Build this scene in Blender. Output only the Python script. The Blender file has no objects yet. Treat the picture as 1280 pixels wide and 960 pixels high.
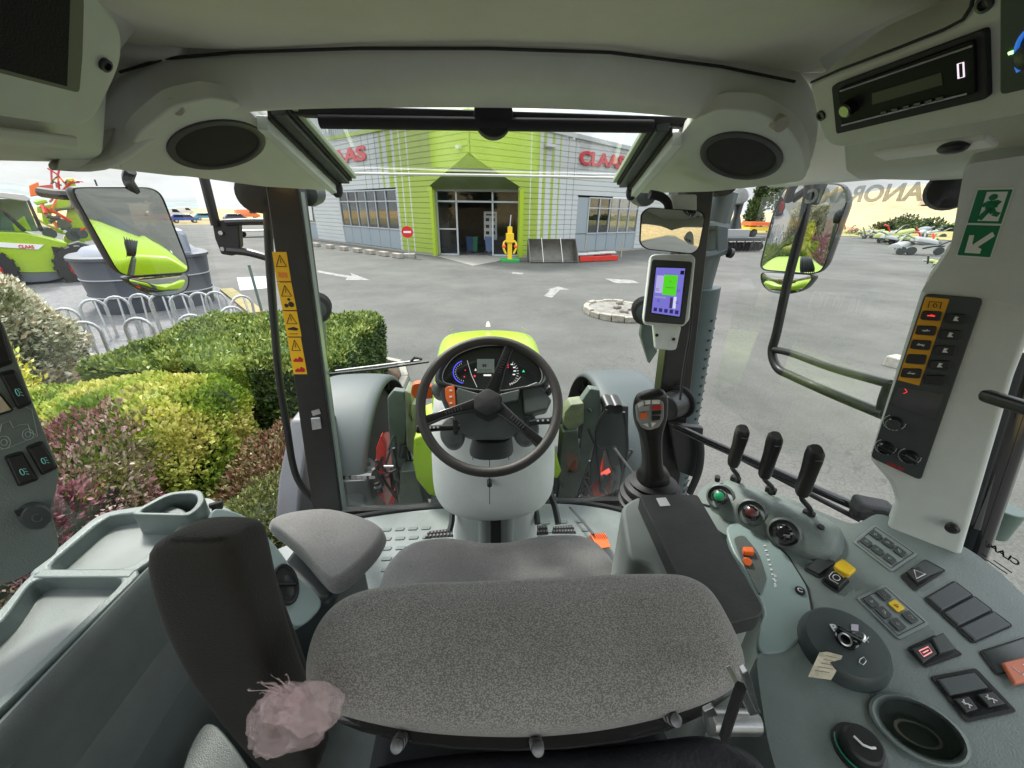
import bpy, math, random
from mathutils import Vector as V, Matrix
random.seed(7)
R=math.radians
scene=bpy.context.scene
COL=scene.collection
# ------------------------------------------------------------------ camera
F=481.0; CX,CY=640,480
CAM=V((-.04,0.0,2.7)); YAW=R(4.5); PIT=R(24.2); ROL=R(.8)
fwd=V((math.sin(YAW)*math.cos(PIT),math.cos(YAW)*math.cos(PIT),-math.sin(PIT)))
r0=V((math.cos(YAW),-math.sin(YAW),0)); u0=r0.cross(fwd)
rgt=r0*math.cos(ROL)+u0*math.sin(ROL); upv=u0*math.cos(ROL)-r0*math.sin(ROL)
cd=bpy.data.cameras.new('camera'); cam=bpy.data.objects.new('camera',cd); COL.objects.link(cam)
cam.matrix_world=Matrix(((rgt.x,upv.x,-fwd.x,CAM.x),(rgt.y,upv.y,-fwd.y,CAM.y),(rgt.z,upv.z,-fwd.z,CAM.z),(0,0,0,1)))
cd.sensor_width=36; cd.lens=36*F/1280; cd.clip_start=.02; cd.clip_end=5000
scene.camera=cam
def ray(px,py): return fwd+rgt*((px-CX)/F)+upv*((CY-py)/F)
def at(px,py,x=None,y=None,z=None,d=None):
    "a point of the place measured off the photograph, given one known coordinate"
    r=ray(px,py)
    if x is not None: t=(x-CAM.x)/r.x
    elif y is not None: t=(y-CAM.y)/r.y
    elif z is not None: t=(z-CAM.z)/r.z
    else: t=d
    return CAM+r*t
def on(px,py,O,N):
    r=ray(px,py); return CAM+r*((O-CAM).dot(N)/r.dot(N))
# ------------------------------------------------------------------ materials
MATS={}
def mat(name,col,rough=.5,metal=0,bump=0,bscale=200,var=0,vscale=8,spec=.5,emis=None,es=1,coat=0,sheen=0,col2=None):
    if name in MATS: return MATS[name]
    m=bpy.data.materials.new(name); m.use_nodes=True; nt=m.node_tree; b=nt.nodes['Principled BSDF']
    b.inputs['Base Color'].default_value=(*col,1); b.inputs['Roughness'].default_value=rough
    b.inputs['Metallic'].default_value=metal; b.inputs['Specular IOR Level'].default_value=spec
    b.inputs['Coat Weight'].default_value=coat
    if sheen: b.inputs['Sheen Weight'].default_value=sheen
    tc=nt.nodes.new('ShaderNodeTexCoord')
    if emis: b.inputs['Emission Color'].default_value=(*emis,1); b.inputs['Emission Strength'].default_value=es
    if var or col2:
        n=nt.nodes.new('ShaderNodeTexNoise'); n.inputs['Scale'].default_value=vscale; n.inputs['Detail'].default_value=6
        n.inputs['Roughness'].default_value=.65
        nt.links.new(tc.outputs['Object'],n.inputs['Vector'])
        cr=nt.nodes.new('ShaderNodeValToRGB'); c2=col2 or tuple(max(0,c*(1-var)) for c in col)
        c1=col if col2 else tuple(min(1,c*(1+var)) for c in col)
        cr.color_ramp.elements[0].position=.35; cr.color_ramp.elements[0].color=(*c2,1)
        cr.color_ramp.elements[1].position=.65; cr.color_ramp.elements[1].color=(*c1,1)
        nt.links.new(n.outputs[0],cr.inputs[0]); nt.links.new(cr.outputs[0],b.inputs['Base Color'])
        mr=nt.nodes.new('ShaderNodeMapRange'); mr.inputs[3].default_value=max(0.03,rough-.08); mr.inputs[4].default_value=min(1,rough+.1)
        nt.links.new(n.outputs[0],mr.inputs[0]); nt.links.new(mr.outputs[0],b.inputs['Roughness'])
    if bump:
        n2=nt.nodes.new('ShaderNodeTexNoise'); n2.inputs['Scale'].default_value=bscale; n2.inputs['Detail'].default_value=3
        nt.links.new(tc.outputs['Object'],n2.inputs['Vector'])
        bp=nt.nodes.new('ShaderNodeBump'); bp.inputs['Strength'].default_value=bump; bp.inputs['Distance'].default_value=.002
        nt.links.new(n2.outputs[0],bp.inputs['Height']); nt.links.new(bp.outputs[0],b.inputs['Normal'])
    MATS[name]=m; return m
def glass_mat(name,tint=(1,1,1),refl=1.0):
    m=bpy.data.materials.new(name); m.use_nodes=True; nt=m.node_tree; nt.nodes.clear()
    o=nt.nodes.new('ShaderNodeOutputMaterial'); mx=nt.nodes.new('ShaderNodeMixShader'); t=nt.nodes.new('ShaderNodeBsdfTransparent')
    g=nt.nodes.new('ShaderNodeBsdfGlossy'); f=nt.nodes.new('ShaderNodeFresnel'); f.inputs[0].default_value=1.45
    g.inputs['Roughness'].default_value=.01; t.inputs[0].default_value=(*tint,1)
    ml=nt.nodes.new('ShaderNodeMath'); ml.operation='MULTIPLY'; ml.inputs[1].default_value=refl
    nt.links.new(f.outputs[0],ml.inputs[0]); nt.links.new(ml.outputs[0],mx.inputs[0]); nt.links.new(t.outputs[0],mx.inputs[1]); nt.links.new(g.outputs[0],mx.inputs[2]); nt.links.new(mx.outputs[0],o.inputs[0])
    MATS[name]=m; return m
LINER=mat('headliner_felt',(.70,.685,.60),.95,bump=.35,bscale=900,var=.05,vscale=5)
ROOFPL=mat('roof_plastic',(.60,.61,.56),.55,bump=.12,bscale=500,var=.04)
LG=mat('light_grey_plastic',(.68,.72,.695),.45,bump=.35,bscale=420,var=.07,vscale=5)
GG=mat('green_grey_plastic',(.165,.20,.19),.38,bump=.4,bscale=420,var=.13,vscale=6)
GGD=mat('dark_green_grey_plastic',(.095,.112,.106),.36,bump=.4,bscale=420,var=.14,vscale=6)
CHAR=mat('charcoal_plastic',(.045,.055,.056),.42,bump=.2,bscale=700,var=.1)
BLK=mat('black_plastic',(.014,.015,.016),.38,bump=.1,bscale=500,var=.2)
BOLT=mat('bolt_steel',(.16,.16,.165),.42,.9,var=.3,vscale=60)
BLKG=mat('gloss_black',(.01,.01,.012),.12,coat=.5)
BLKM=mat('matt_black',(.018,.018,.02),.75,bump=.2,bscale=400)
SOFT=mat('moulded_black_foam',(.024,.022,.02),.6,bump=.5,bscale=350,var=.15,vscale=12)
LEATH=mat('black_leatherette',(.022,.022,.026),.42,bump=.5,bscale=160,var=.25,vscale=5)
RIM=mat('steering_leather',(.05,.046,.043),.5,bump=.35,bscale=500,var=.1)
PILL=mat('pillar_black_paint',(.016,.015,.014),.35,var=.2,vscale=20)
STEEL=mat('zinc_steel',(.55,.56,.57),.3,1,var=.15,vscale=30)
GALV=mat('galvanised_steel',(.5,.52,.53),.45,.7,var=.15,vscale=20)
WHT=mat('white_print',(.8,.8,.8),.5)
LIME=mat('lime_paint',(.33,.50,.02),.28,coat=.4,var=.03)
REDP=mat('red_paint',(.62,.03,.02),.35,coat=.2,var=.1)
ORG=mat('orange_plastic',(.85,.16,.03),.4)
YEL=mat('yellow_plastic',(.85,.55,.02),.4)
FEND=mat('fender_plastic',(.06,.075,.078),.55,var=.1,vscale=3,bump=.1)
GREYM=mat('cast_grey_paint',(.09,.115,.10),.5,var=.2,vscale=6)
RUB=mat('tyre_rubber',(.02,.02,.021),.75,bump=.3,bscale=60,var=.2)
GLASS=glass_mat('window_glass',(.94,.97,.95),.3)
GLASSS=glass_mat('side_window_glass',(.94,.97,.95),.07)
GLASS2=glass_mat('showroom_glass',(.85,.88,.9),.8)
# silver mirror
MIRR=mat('mirror_silver',(.62,.64,.63),.015,1)
# speckled seat fabric
def fabric(name,c1,c2,scale):
    m=mat(name,c1,.95,sheen=.3); nt=m.node_tree; b=nt.nodes['Principled BSDF']
    tc=nt.nodes.new('ShaderNodeTexCoord'); mp=nt.nodes.new('ShaderNodeMapping'); mp.inputs['Rotation'].default_value=(0,0,.7); mp.inputs['Scale'].default_value=(1,1.9,1)
    n=nt.nodes.new('ShaderNodeTexNoise'); n.inputs['Scale'].default_value=scale; n.inputs['Detail'].default_value=1; n.inputs['Distortion'].default_value=.3
    cr=nt.nodes.new('ShaderNodeValToRGB'); cr.color_ramp.elements[0].position=.46; cr.color_ramp.elements[0].color=(*c1,1); cr.color_ramp.elements[1].position=.58; cr.color_ramp.elements[1].color=(*c2,1)
    n3=nt.nodes.new('ShaderNodeTexNoise'); n3.inputs['Scale'].default_value=9
    mx=nt.nodes.new('ShaderNodeMix'); mx.data_type='RGBA'; mx.blend_type='MULTIPLY'; mx.inputs[0].default_value=.35
    nt.links.new(tc.outputs['Object'],mp.inputs[0]); nt.links.new(mp.outputs[0],n.inputs[0]); nt.links.new(n.outputs[0],cr.inputs[0])
    nt.links.new(tc.outputs['Object'],n3.inputs[0]); nt.links.new(cr.outputs[0],mx.inputs[6]); nt.links.new(n3.outputs[0],mx.inputs[7]); nt.links.new(mx.outputs[2],b.inputs['Base Color'])
    bp=nt.nodes.new('ShaderNodeBump'); bp.inputs['Strength'].default_value=.6; bp.inputs['Distance'].default_value=.002
    nt.links.new(n.outputs[0],bp.inputs['Height']); nt.links.new(bp.outputs[0],b.inputs['Normal']); return m
FAB=fabric('speckled_fabric',(.24,.232,.225),(.50,.48,.46),540)
FAB2=fabric('velour_fabric',(.18,.176,.172),(.27,.263,.256),420)
# ------------------------------------------------------------------ mesh building
ORG0={}
def wo(o): return ORG0.get(o.name,V((0,0,0))) if o else V((0,0,0))
class MB:
    def __init__(s): s.v=[]; s.f=[]; s.m=[]; s.mi=0
    def add(s,vs,fs):
        b=len(s.v); s.v+= [V(q) for q in vs]; s.f+=[tuple(b+i for i in f) for f in fs]; s.m+=[s.mi]*len(fs); return s
    def hex(s,c,ax,ay,az):
        c,ax,ay,az=V(c),V(ax),V(ay),V(az)
        vs=[c+ax*i+ay*j+az*k for k in(-1,1) for j in(-1,1) for i in(-1,1)]
        return s.add(vs,[(0,2,3,1),(4,5,7,6),(0,1,5,4),(2,6,7,3),(0,4,6,2),(1,3,7,5)])
    def box(s,a,b):
        c=(V(a)+V(b))/2; h=(V(b)-V(a))/2; return s.hex(c,(h.x,0,0),(0,h.y,0),(0,0,h.z))
    def prism(s,pts,vec):
        "closed outline given thickness along vec"
        n=len(pts); vec=V(vec); pts=[V(p) for p in pts]
        return s.add(pts+[p+vec for p in pts],[tuple(range(n)),tuple(range(2*n-1,n-1,-1))]+[(i,i+n,(i+1)%n+n,(i+1)%n) for i in range(n)])
    def loft(s,rings,cap=(1,1),closed=True):
        n=len(rings[0]); vs=[p for r in rings for p in r]; fs=[]
        for k in range(len(rings)-1):
            for i in range(n if closed else n-1):
                j=(i+1)%n; fs.append((k*n+i,k*n+j,(k+1)*n+j,(k+1)*n+i))
        if cap[0]: fs.append(tuple(range(n-1,-1,-1)))
        if cap[1]: fs.append(tuple((len(rings)-1)*n+i for i in range(n)))
        return s.add(vs,fs)
    def ring(s,c,ax,r,seg=16,r2=None,ref=None):
        ax=V(ax).normalized(); ref=V(ref) if ref is not None else (V((0,0,1)) if abs(ax.z)<.9 else V((0,1,0)))
        a=(ref-ax*ref.dot(ax)).normalized(); b=ax.cross(a); r2=r2 or r
        return [V(c)+a*(math.cos(t)*r)+b*(math.sin(t)*r2) for t in (2*math.pi*i/seg for i in range(seg))]
    def cyl(s,p0,p1,ra,rb=None,seg=16,r2=None,ref=None):
        p0,p1=V(p0),V(p1); ax=p1-p0; rb=ra if rb is None else rb; k=(r2/ra) if r2 else 1
        return s.loft([s.ring(p0,ax,ra,seg,ra*k,ref),s.ring(p1,ax,rb,seg,rb*k,ref)])
    def lathe(s,o,ax,prof,seg=24):
        "profile of (radius, distance along axis)"
        ax=V(ax).normalized(); return s.loft([s.ring(V(o)+ax*h,ax,max(r,1e-4),seg) for r,h in prof])
    def tube(s,pts,r,seg=8,closed=False,flat=1):
        pts=[V(p) for p in pts]; n=len(pts); rings=[]; ref=None
        for i,p in enumerate(pts):
            a=pts[(i-1)%n] if (i or closed) else p; b=pts[(i+1)%n] if (i<n-1 or closed) else p
            t=(b-a).normalized()
            if ref is None: ref=V((0,0,1)) if abs(t.z)<.9 else V((0,1,0))
            ref=(ref-t*ref.dot(t)).normalized(); q=t.cross(ref); rr=r[i] if isinstance(r,(list,tuple)) else r
            rings.append([p+ref*(math.cos(w)*rr)+q*(math.sin(w)*rr*flat) for w in (2*math.pi*k/seg for k in range(seg))])
        if closed: rings.append(rings[0]); return s.loft(rings,(0,0))
        return s.loft(rings)
    def ball(s,c,r,seg=16,rn=8,r3=None):
        c=V(c); rx,ry,rz=r3 or (r,r,r); rings=[]
        for k in range(1,rn):
            a=math.pi*k/rn; rings.append([c+V((rx*math.sin(a)*math.cos(t),ry*math.sin(a)*math.sin(t),-rz*math.cos(a))) for t in (2*math.pi*i/seg for i in range(seg))])
        return s.loft(rings)
    def pad(s,pts,N,th,rad,rings=5,dome=0):
        "cushion: outline on its top plane, rounded towards its edge, thickness th against N"
        N=V(N).normalized(); pts=[V(p) for p in pts]; c=sum(pts,V())/len(pts); L=[]
        for k in range(rings+1):
            a=math.pi/2*k/rings; ins=rad*(1-math.cos(a)); dep=rad*(1-math.sin(a))
            L.append([p+(c-p).normalized()*(rad-ins if False else rad*(1-math.cos(a)))*1-N*dep for p in pts])
        L=[[p-N*(th) for p in L[0]]]+L
        for q in (.75,.5,.25,.05): L.append([c+(p-c)*q+N*dome*(1-q*q) for p in [x for x in L[rings+1]]])
        return s.loft(L)
    def grid(s,rows):
        n=len(rows[0]); return s.add([p for r in rows for p in r],[(k*n+i,k*n+i+1,(k+1)*n+i+1,(k+1)*n+i) for k in range(len(rows)-1) for i in range(n-1)])
    def cut(s,obj):
        "carve this shape out of an object's mesh"
        c=s.build('cutter',obj.data.materials[0],obj.parent); q=obj.modifiers.new('cut','BOOLEAN'); q.object=c; q.solver='EXACT'; bpy.context.view_layer.update()
        me=bpy.data.meshes.new_from_object(obj.evaluated_get(bpy.context.evaluated_depsgraph_get())); obj.modifiers.clear(); obj.data=me; bpy.data.objects.remove(c)
    def build(s,name,m,parent=None,bevel=0,seg=2,ang=38,sub=0,solid=0,fix=True):
        o0=wo(parent); me=bpy.data.meshes.new(name)
        if parent is None and ORG0.get('_next') is not None: o0=ORG0['_next']
        me.from_pydata([tuple(p-o0) for p in s.v],[],s.f)
        ms=m if isinstance(m,(list,tuple)) else [m]
        for q in ms: me.materials.append(q)
        if len(ms)>1: me.polygons.foreach_set('material_index',s.m)
        me.validate()
        if fix:
            import bmesh
            bm=bmesh.new(); bm.from_mesh(me); bmesh.ops.recalc_face_normals(bm,faces=bm.faces); bm.to_mesh(me); bm.free()
        me.polygons.foreach_set('use_smooth',[True]*len(me.polygons))
        if not bevel and ang<180: me.set_sharp_from_angle(angle=R(ang))
        o=bpy.data.objects.new(name,me); COL.objects.link(o)
        if solid: q=o.modifiers.new('solid','SOLIDIFY'); q.thickness=solid; q.offset=0
        if sub: q=o.modifiers.new('sub','SUBSURF'); q.levels=sub; q.render_levels=sub
        if bevel: q=o.modifiers.new('bevel','BEVEL'); q.width=bevel; q.segments=seg; q.limit_method='ANGLE'; q.angle_limit=R(ang); q.harden_normals=True
        if parent: o.parent=parent; ORG0[o.name]=o0
        else: o.location=o0; ORG0[o.name]=V(o0)
        return o
def tag(o,label,cat=None,group=None,kind=None):
    if label: o['label']=label
    if cat: o['category']=cat
    if group: o['group']=group
    if kind: o['kind']=kind
    return o
def thing(name,label,cat,loc=(0,0,0),group=None):
    o=bpy.data.objects.new(name,None); COL.objects.link(o); o.location=loc; o.empty_display_size=.1; ORG0[o.name]=V(loc)
    return tag(o,label,cat,group)
def solo(mb,name,m,label,cat,loc=None,group=None,**k):
    "a thing that is one mesh"
    ORG0['_next']=V(loc) if loc is not None else V((0,0,0)); o=mb.build(name,m,None,**k); ORG0['_next']=None
    return tag(o,label,cat,group)
def struct(mb,name,m,**k): return tag(mb.build(name,m,None,**k),None,kind='structure')
def kids(o): return [c for c in bpy.data.objects if c.parent==o]
def dup(o,loc,rot=0,label=None,scale=None,parent=None):
    c=o.copy(); COL.objects.link(c)
    if parent is None: c.location=loc; c.rotation_euler=(0,0,rot)
    else: c.parent=parent
    if scale: c.scale=(scale,)*3
    if label: c['label']=label
    for k in kids(o): dup(k,None,parent=c)
    return c
def rnd(pts,r,n=4):
    "round the corners of a closed outline"
    out=[]; m=len(pts); pts=[V(p) for p in pts]
    for i,p in enumerate(pts):
        a=pts[i-1]-p; b=pts[(i+1)%m]-p; ra=min(r,a.length*.45); rb=min(r,b.length*.45)
        A=p+a.normalized()*ra; B=p+b.normalized()*rb
        for k in range(n+1):
            t=k/n; out.append(A*(1-t)**2+p*(2*t*(1-t))+B*t*t)
    return out
def cr(pts,n=6,closed=False):
    pts=[V(p) for p in pts]; m=len(pts); out=[]
    for i in range(m if closed else m-1):
        g=lambda k: pts[k%m] if closed else pts[max(0,min(m-1,k))]
        a,b,c,d=g(i-1),g(i),g(i+1),g(i+2)
        for k in range(n):
            t=k/n; out.append(.5*((2*b)+(c-a)*t+(2*a-5*b+4*c-d)*t*t+(3*b-a-3*c+d)*t**3))
    if not closed: out.append(pts[-1])
    return out
def text(body,name,m,parent,O,X,Y,h,ext=.001,w=None,bold=0,label=None):
    "lettering as real thin geometry: O lower left corner, X reading direction, Y up"
    c=bpy.data.curves.new('t','FONT'); c.body=body; c.extrude=ext; c.offset=bold; c.size=1
    t=bpy.data.objects.new('t',c); COL.objects.link(t); bpy.context.view_layer.update()
    me=bpy.data.meshes.new_from_object(t.evaluated_get(bpy.context.evaluated_depsgraph_get())); bpy.data.objects.remove(t)
    X=V(X).normalized(); Y=V(Y); Y=(Y-X*Y.dot(X)).normalized(); Z=X.cross(Y)
    xs=[v.co.x for v in me.vertices]; ys=[v.co.y for v in me.vertices]; mw=max(xs)-min(xs); mh=max(ys)-min(ys); x0,y0=min(xs),min(ys)
    sy=h/mh; sx=(w/mw) if w else sy; o0=wo(parent)
    for v in me.vertices: q=V(O)+X*((v.co.x-x0)*sx)+Y*((v.co.y-y0)*sy)+Z*v.co.z; v.co=q-o0
    me.materials.clear(); me.materials.append(m); o=bpy.data.objects.new(name,me); COL.objects.link(o)
    if parent: o.parent=parent; ORG0[o.name]=o0
    if label: o['label']=label
    return o
def px_poly(pl,O,N,off=0): N=V(N).normalized(); return [on(a,b,V(O)+N*off,N) for a,b in pl]
def slab(pl,O,N,th,off=0):
    "outline measured off the photograph on a plane of the place, given real thickness"
    N=V(N).normalized(); return MB().prism(px_poly(pl,O,N,off),-N*th)
# ================================================================== TRACTOR: cab shell and bodywork
def lerp(a,b,t): return V(a)*(1-t)+V(b)*t
T=thing('tractor','lime green tractor seen from inside its glazed cab, with black posts and grey trim','tractor',(0,1,0))
MB().grid([[V((x,y,z)) for x in (-.8,-.4,0,.4,.8)] for y,z in ((-.5,3.01),(0,3.005),(.5,3.0),(.80,2.995),(.93,2.985),(.99,2.98))]).build('headliner',LINER,T,sub=2,solid=.01)
cols=[((106,168),'z',2.87,(50,206),'x',-.80),((155,85),'z',2.96,(140,213),'x',-.78),((210,70),'z',2.978,(205,140),'y',.95),((300,62),'z',2.98,(320,128),'y',1.0),
 ((450,57),'z',2.98,(450,125),'y',1.01),((610,57),'z',2.98,(610,125),'y',1.01),((760,62),'z',2.98,(760,128),'y',1.01),((900,80),'z',2.978,(880,140),'y',.97),((990,99),'z',2.96,(965,152),'y',.90),((1024,160),'z',2.88,(1005,222),'x',.80)]
rows=[[] for _ in range(8)]
for (a,k,v,b,k2,v2) in cols:
    U=at(*a,**{k:v}); L=at(*b,**{k2:v2})
    rows[0].append(U+V((0,.02,.05))); rows[1].append(U+V((0,.002,.004)));rows[2].append(lerp(U,L,.06)+V((0,-.004,-.006)))
    rows[3].append(lerp(U,L,.35)+V((0,-.012,-.012))); rows[4].append(lerp(U,L,.75)+V((0,-.01,-.008))); rows[5].append(L); rows[6].append(L+V((0,.02,-.018))); rows[7].append(L+V((0,.06,.07)))
MB().grid(rows).build('front_header',ROOFPL,T,sub=2,solid=.008)
MB().tube([lerp(rows[1][i],rows[2][i],.5)+V((0,-.011,-.004)) for i in range(1,9)],.0028,6).build('header_seam',BLKM,T)
# side headers with slanted cove
for s in (-1,1):
    pr=[(s*1.0,3.1),(s*1.0,2.775),(s*.80,2.775),(s*.765,2.79),(s*.70,2.93),(s*.62,2.99),(s*.62,3.1)]
    MB().prism([V((x,-.5,z)) for x,z in pr],(0,1.42,0)).build('side_header',ROOFPL,T,bevel=.012,seg=3)
MB().box((-1,-.62,2.72),(1,-.45,3.1)).build('rear_header',ROOFPL,T,bevel=.02)
MB().box((-1.05,-.66,3.08),(1.05,1.03,3.16)).build('roof_shell',mat('roof_white',(.7,.7,.68),.4),T,bevel=.03)
# front speaker pods either side of the roof window
podN={}
for side,tip,B,Cc,outl,sc,rr,edge in (
  (-1,(435,238),(150,213),(320,130),[(416,239),(300,129),(262,122),(215,133),(175,165),(146,213),(240,222),(330,234)],(270,180),(57,28),((302,134),(414,236))),
  (1,(779,240),(1030,226),(842,150),[(795,242),(866,150),(900,136),(945,140),(985,160),(1004,190),(1008,226),(965,232),(890,240)],(927,194),(48,27),((864,158),(796,240)))):
    Tp=at(*tip,y=1.5); Bp=at(*B,x=side*.80); A=at(*Cc,y=1.0); N=(Bp-Tp).cross(A-Tp).normalized()
    if (CAM-Tp).dot(N)<0: N=-N
    podN[side]=(Tp,N)
    pod=MB().prism(px_poly(rnd([V((a,b,0)) for a,b in outl],14,3) and [(q.x,q.y) for q in rnd([V((a,b,0)) for a,b in outl],10,3)],Tp,N),-N*.035).build('speaker_pod',ROOFPL,T,bevel=.004,seg=3)
    c=[on(sc[0]+rr[0]*math.cos(t)*1.0+rr[1]*0,sc[1]+rr[1]*math.sin(t)+ (0.07*side*rr[0]*math.cos(t)),Tp,N) for t in (2*math.pi*i/40 for i in range(40))]
    cc=sum(c,V())/40
    sp=MB()
    sp.loft([[cc+(p-cc)*k+N*h for p in c] for k,h in ((1.09,-.001),(1.08,.004),(1.0,.006),(.93,.005),(.91,.001))],(1,0)).build('speaker_bezel',mat('speaker_bezel_grey',(.05,.05,.047),.5),pod)
    sp=MB(); sp.loft([[cc+(p-cc)*k+N*h for p in c] for k,h in ((.93,.001),(.9,.0015),(.7,.003),(.4,.004),(.02,.0045))],(0,1)); sp.build('speaker_grille',mat('grille_mesh',(.013,.013,.012),.8,bump=1,bscale=900),pod)
    # oval trim badge on the header
    # roof window frame running down to the tip
    A0=on(*edge[0],Tp,N); T0=on(*edge[1],Tp,N); dr=(T0-A0).normalized(); A0=A0+dr*.05
    inw=V((-side,0,0)); inw=(inw-dr*inw.dot(dr)).normalized(); nn=dr.cross(inw).normalized()
    if nn.z>0: nn=-nn
    M1=LG if True else None
    w=.0
    for nm,m_,wd,hh,dz in (('roof_window_trim',LG,.024,.03,.004),('roof_window_seal',BLKM,.008,.02,-.012),('roof_window_rail',CHAR,.032,.02,-.022),('roof_window_seal',BLKM,.008,.02,-.03),('roof_window_edge',mat('pale_green_edge',(.35,.42,.30),.4),.014,.015,-.035)):
        c0=A0+inw*(w+wd/2)-nn*(-dz); c1=T0+inw*(w+wd/2)-nn*(-dz)-dr*.01*(w>0)
        MB().hex((c0+c1)/2,(c1-c0)/2,inw*wd/2,nn*hh/2).build(nm,m_,T,bevel=.003); w+=wd
    MB().ball(T0+inw*.02-dr*.006,.02,r3=(.018,.02,.03)).build('frame_end_cap',BLKM,T)
for s in (-1,1):
    MB().prism([V((s*.62,1.0,3.1)),V((s*.62,1.0,2.97)),V((s*.60,1.52,2.86)),V((s*.60,1.52,3.1))],V((s*.42,0,0))).build('roof_front_corner',mat('roof_white',(.7,.7,.68),.4),T,bevel=.02)
    MB().box((s*.99,.9,2.79),(s*1.04,1.5,3.0)).build('roof_side_skirt',mat('roof_white',(.7,.7,.68)),T,bevel=.01)
MB().box((-.62,1.03,2.985),(.62,1.06,3.12)).build('roof_front_wall',ROOFPL,T)
# badge ovals
for q,yy in (((228,123),.955),((968,145),.905)):
    c=at(*q,y=yy)
    MB().cyl(c+V((0,-.03,-.02)),c+V((0,.01,.0)),.014,.014,20,ref=(1,0,0)).build('trim_clip',mat('clip_beige',(.42,.38,.33),.5),T)
# roller blind under the header
a=at(400,152,y=1.06); b=at(815,158,y=1.06)
MB().tube([a,b],.014,12).build('roller_blind',BLKM,T)
c=at(617,156,y=1.05); MB().cyl(c+V((0,-.0,.02)),c+V((0,.05,.02)),.045,.045,28).build('blind_catch',BLKM,T,bevel=.004)
MB().hex(c+V((0,.03,.02)),(.50,0,0),(0,.02,0),(0,0,.010)).build('blind_housing',BLKM,T,bevel=.005)
# windscreen, roof window, their joint
zs=at(610,218,y=1.5).z
g=MB().grid([[V((x,1.5,z)) for x in (-.86,-.4,0,.4,.86)] for z in (1.36,2.0,2.84 if zs>2.84 else zs)]); g.build('windscreen',GLASS,T)
g=MB().grid([[V((x,y,z)) for x in (-.5,0,.5)] for y,z in ((1.5,zs+.006),(1.3,2.90),(1.06,2.96))]); g.build('roof_window',GLASS,T)
l=at(432,217,y=1.5); r=at(792,223,y=1.5); MB().tube([l,(l+r)/2+V((0,0,.002)),r],.004,8).build('windscreen_joint',mat('pale_seal',(.85,.85,.82),.4),T)
# A pillars
for pl in ([(331,232),(372,232),(427,640),(391,640)],[(859,232),(894,232),(846,640),(806,640)]):
    MB().prism([at(*q,y=1.46) for q in pl],(0,.07,0)).build('front_pillar',PILL,T,bevel=.008,seg=3)
# chrome-green edge strips of the glazing next to the left pillar
MB().prism([at(*q,y=1.47) for q in [(372,240),(376,240),(431,640),(427,640)]],(0,.03,0)).build('glazing_strip',mat('strip_grey',(.2,.24,.23),.3),T)
# warning labels up the left pillar
wl=[(340,315,358,315,364,352,346,352),(346,353,364,353,371,388,353,388),(353,389,371,389,377,421,359,421),(359,422,376,422,384,468,367,468)]
YW=mat('label_yellow',(.9,.5,.01),.45); BKP=mat('label_black_print',(.02,.015,.01),.6); ORP=mat('label_orange_print',(.8,.25,.02),.5); RDP=mat('label_red_print',(.5,.01,.02),.5)
for i,w4 in enumerate(wl):
    q=[at(w4[k],w4[k+1],y=1.4585) for k in (0,2,4,6)]
    o=MB().prism(q,(0,.001,0)).build('warning_label',YW,T)
    def P(u,v,dy=0): return lerp(lerp(q[0],q[1],u),lerp(q[3],q[2],u),v)+V((0,-.0008-dy,0))
    s=MB(); tri=[P(.5,.1),P(.85,.48),P(.15,.48)] if i<3 else [P(.5,.06),P(.82,.34),P(.18,.34)]
    for k in range(3): s.tube([tri[k],tri[(k+1)%3]],.0011,4)
    s.tube([P(.5,.22),P(.5,.36)] if i<3 else [P(.5,.14),P(.5,.26)],.001,4)
    s.tube([P(0,1),P(1,1)],.0012,4)
    s.build('warning_triangle',BKP,o)
    s=MB()
    if i==0:
        for a,b in ((.2,.5),(.5,.8)): s.prism([P(a,.66),P(b,.7),P(b,.88),P(a,.84)],(0,-.0004,0))
        s.build('booklet_symbol',ORP,o)
    elif i==1:
        s.cyl(P(.35,.82),P(.35,.82,.0006),.007); s.cyl(P(.7,.78),P(.7,.78,.0006),.010); s.cyl(P(.6,.6),P(.6,.6,.0006),.005); s.build('wheel_symbol',BKP,o)
    elif i==2:
        s.prism([P(.15,.66),P(.6,.6),P(.9,.68),P(.75,.75),P(.15,.72)],(0,-.0004,0)); s.tube([P(.2,.88),P(.8,.88)],.001,4); s.build('hand_symbol',BKP,o)
    else:
        for v in (.6,.88): s.prism([P(.15,v),P(.4,v-.06),P(.5,v-.02),P(.65,v-.1),P(.9,v-.04),P(.85,v+.05),P(.2,v+.05)],(0,-.0004,0))
        s.build('tractor_symbol',RDP,o)
MB().prism([at(*q,y=1.457) for q in [(389,514),(399,511),(401,517),(391,520)]],(0,.002,0)).build('maker_plate',STEEL,T)
MB().prism([at(*q,y=1.452) for q in [(388,523),(400,522),(402,536),(390,538)]],(0,.01,0)).build('striker_plate',STEEL,T,bevel=.003)
# rear and centre posts, side and rear glazing
for s in (-1,1):
    MB().box((s*.95-.03,-.5,1.3),(s*.95+.03,-.4,2.8)).build('rear_pillar',PILL,T,bevel=.01)
    MB().grid([[V((s*.99,y,z)) for y in (-.4,.6,1.5)] for z in (1.95,2.4,2.8)]).build('side_window',GLASSS,T)
MB().grid([[V((x,-.5,z)) for x in (-.92,0,.92)] for z in (1.9,2.3,2.75)]).build('rear_window',GLASS,T)
MB().box((-.98,-.56,1.3),(.98,-.44,1.9)).build('rear_wall',GGD,T,bevel=.01)
c40=V((.62,-.49,2.6)); d=MB().cyl(c40,c40+V((0,.002,0)),.09,.09,32).build('speed_disc',WHT,T)
text('40','speed_number',BKP,d,c40+V((.055,.003,-.035)),(-1,0,0),(0,0,1),.07,w=.11,bold=.02)
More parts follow.
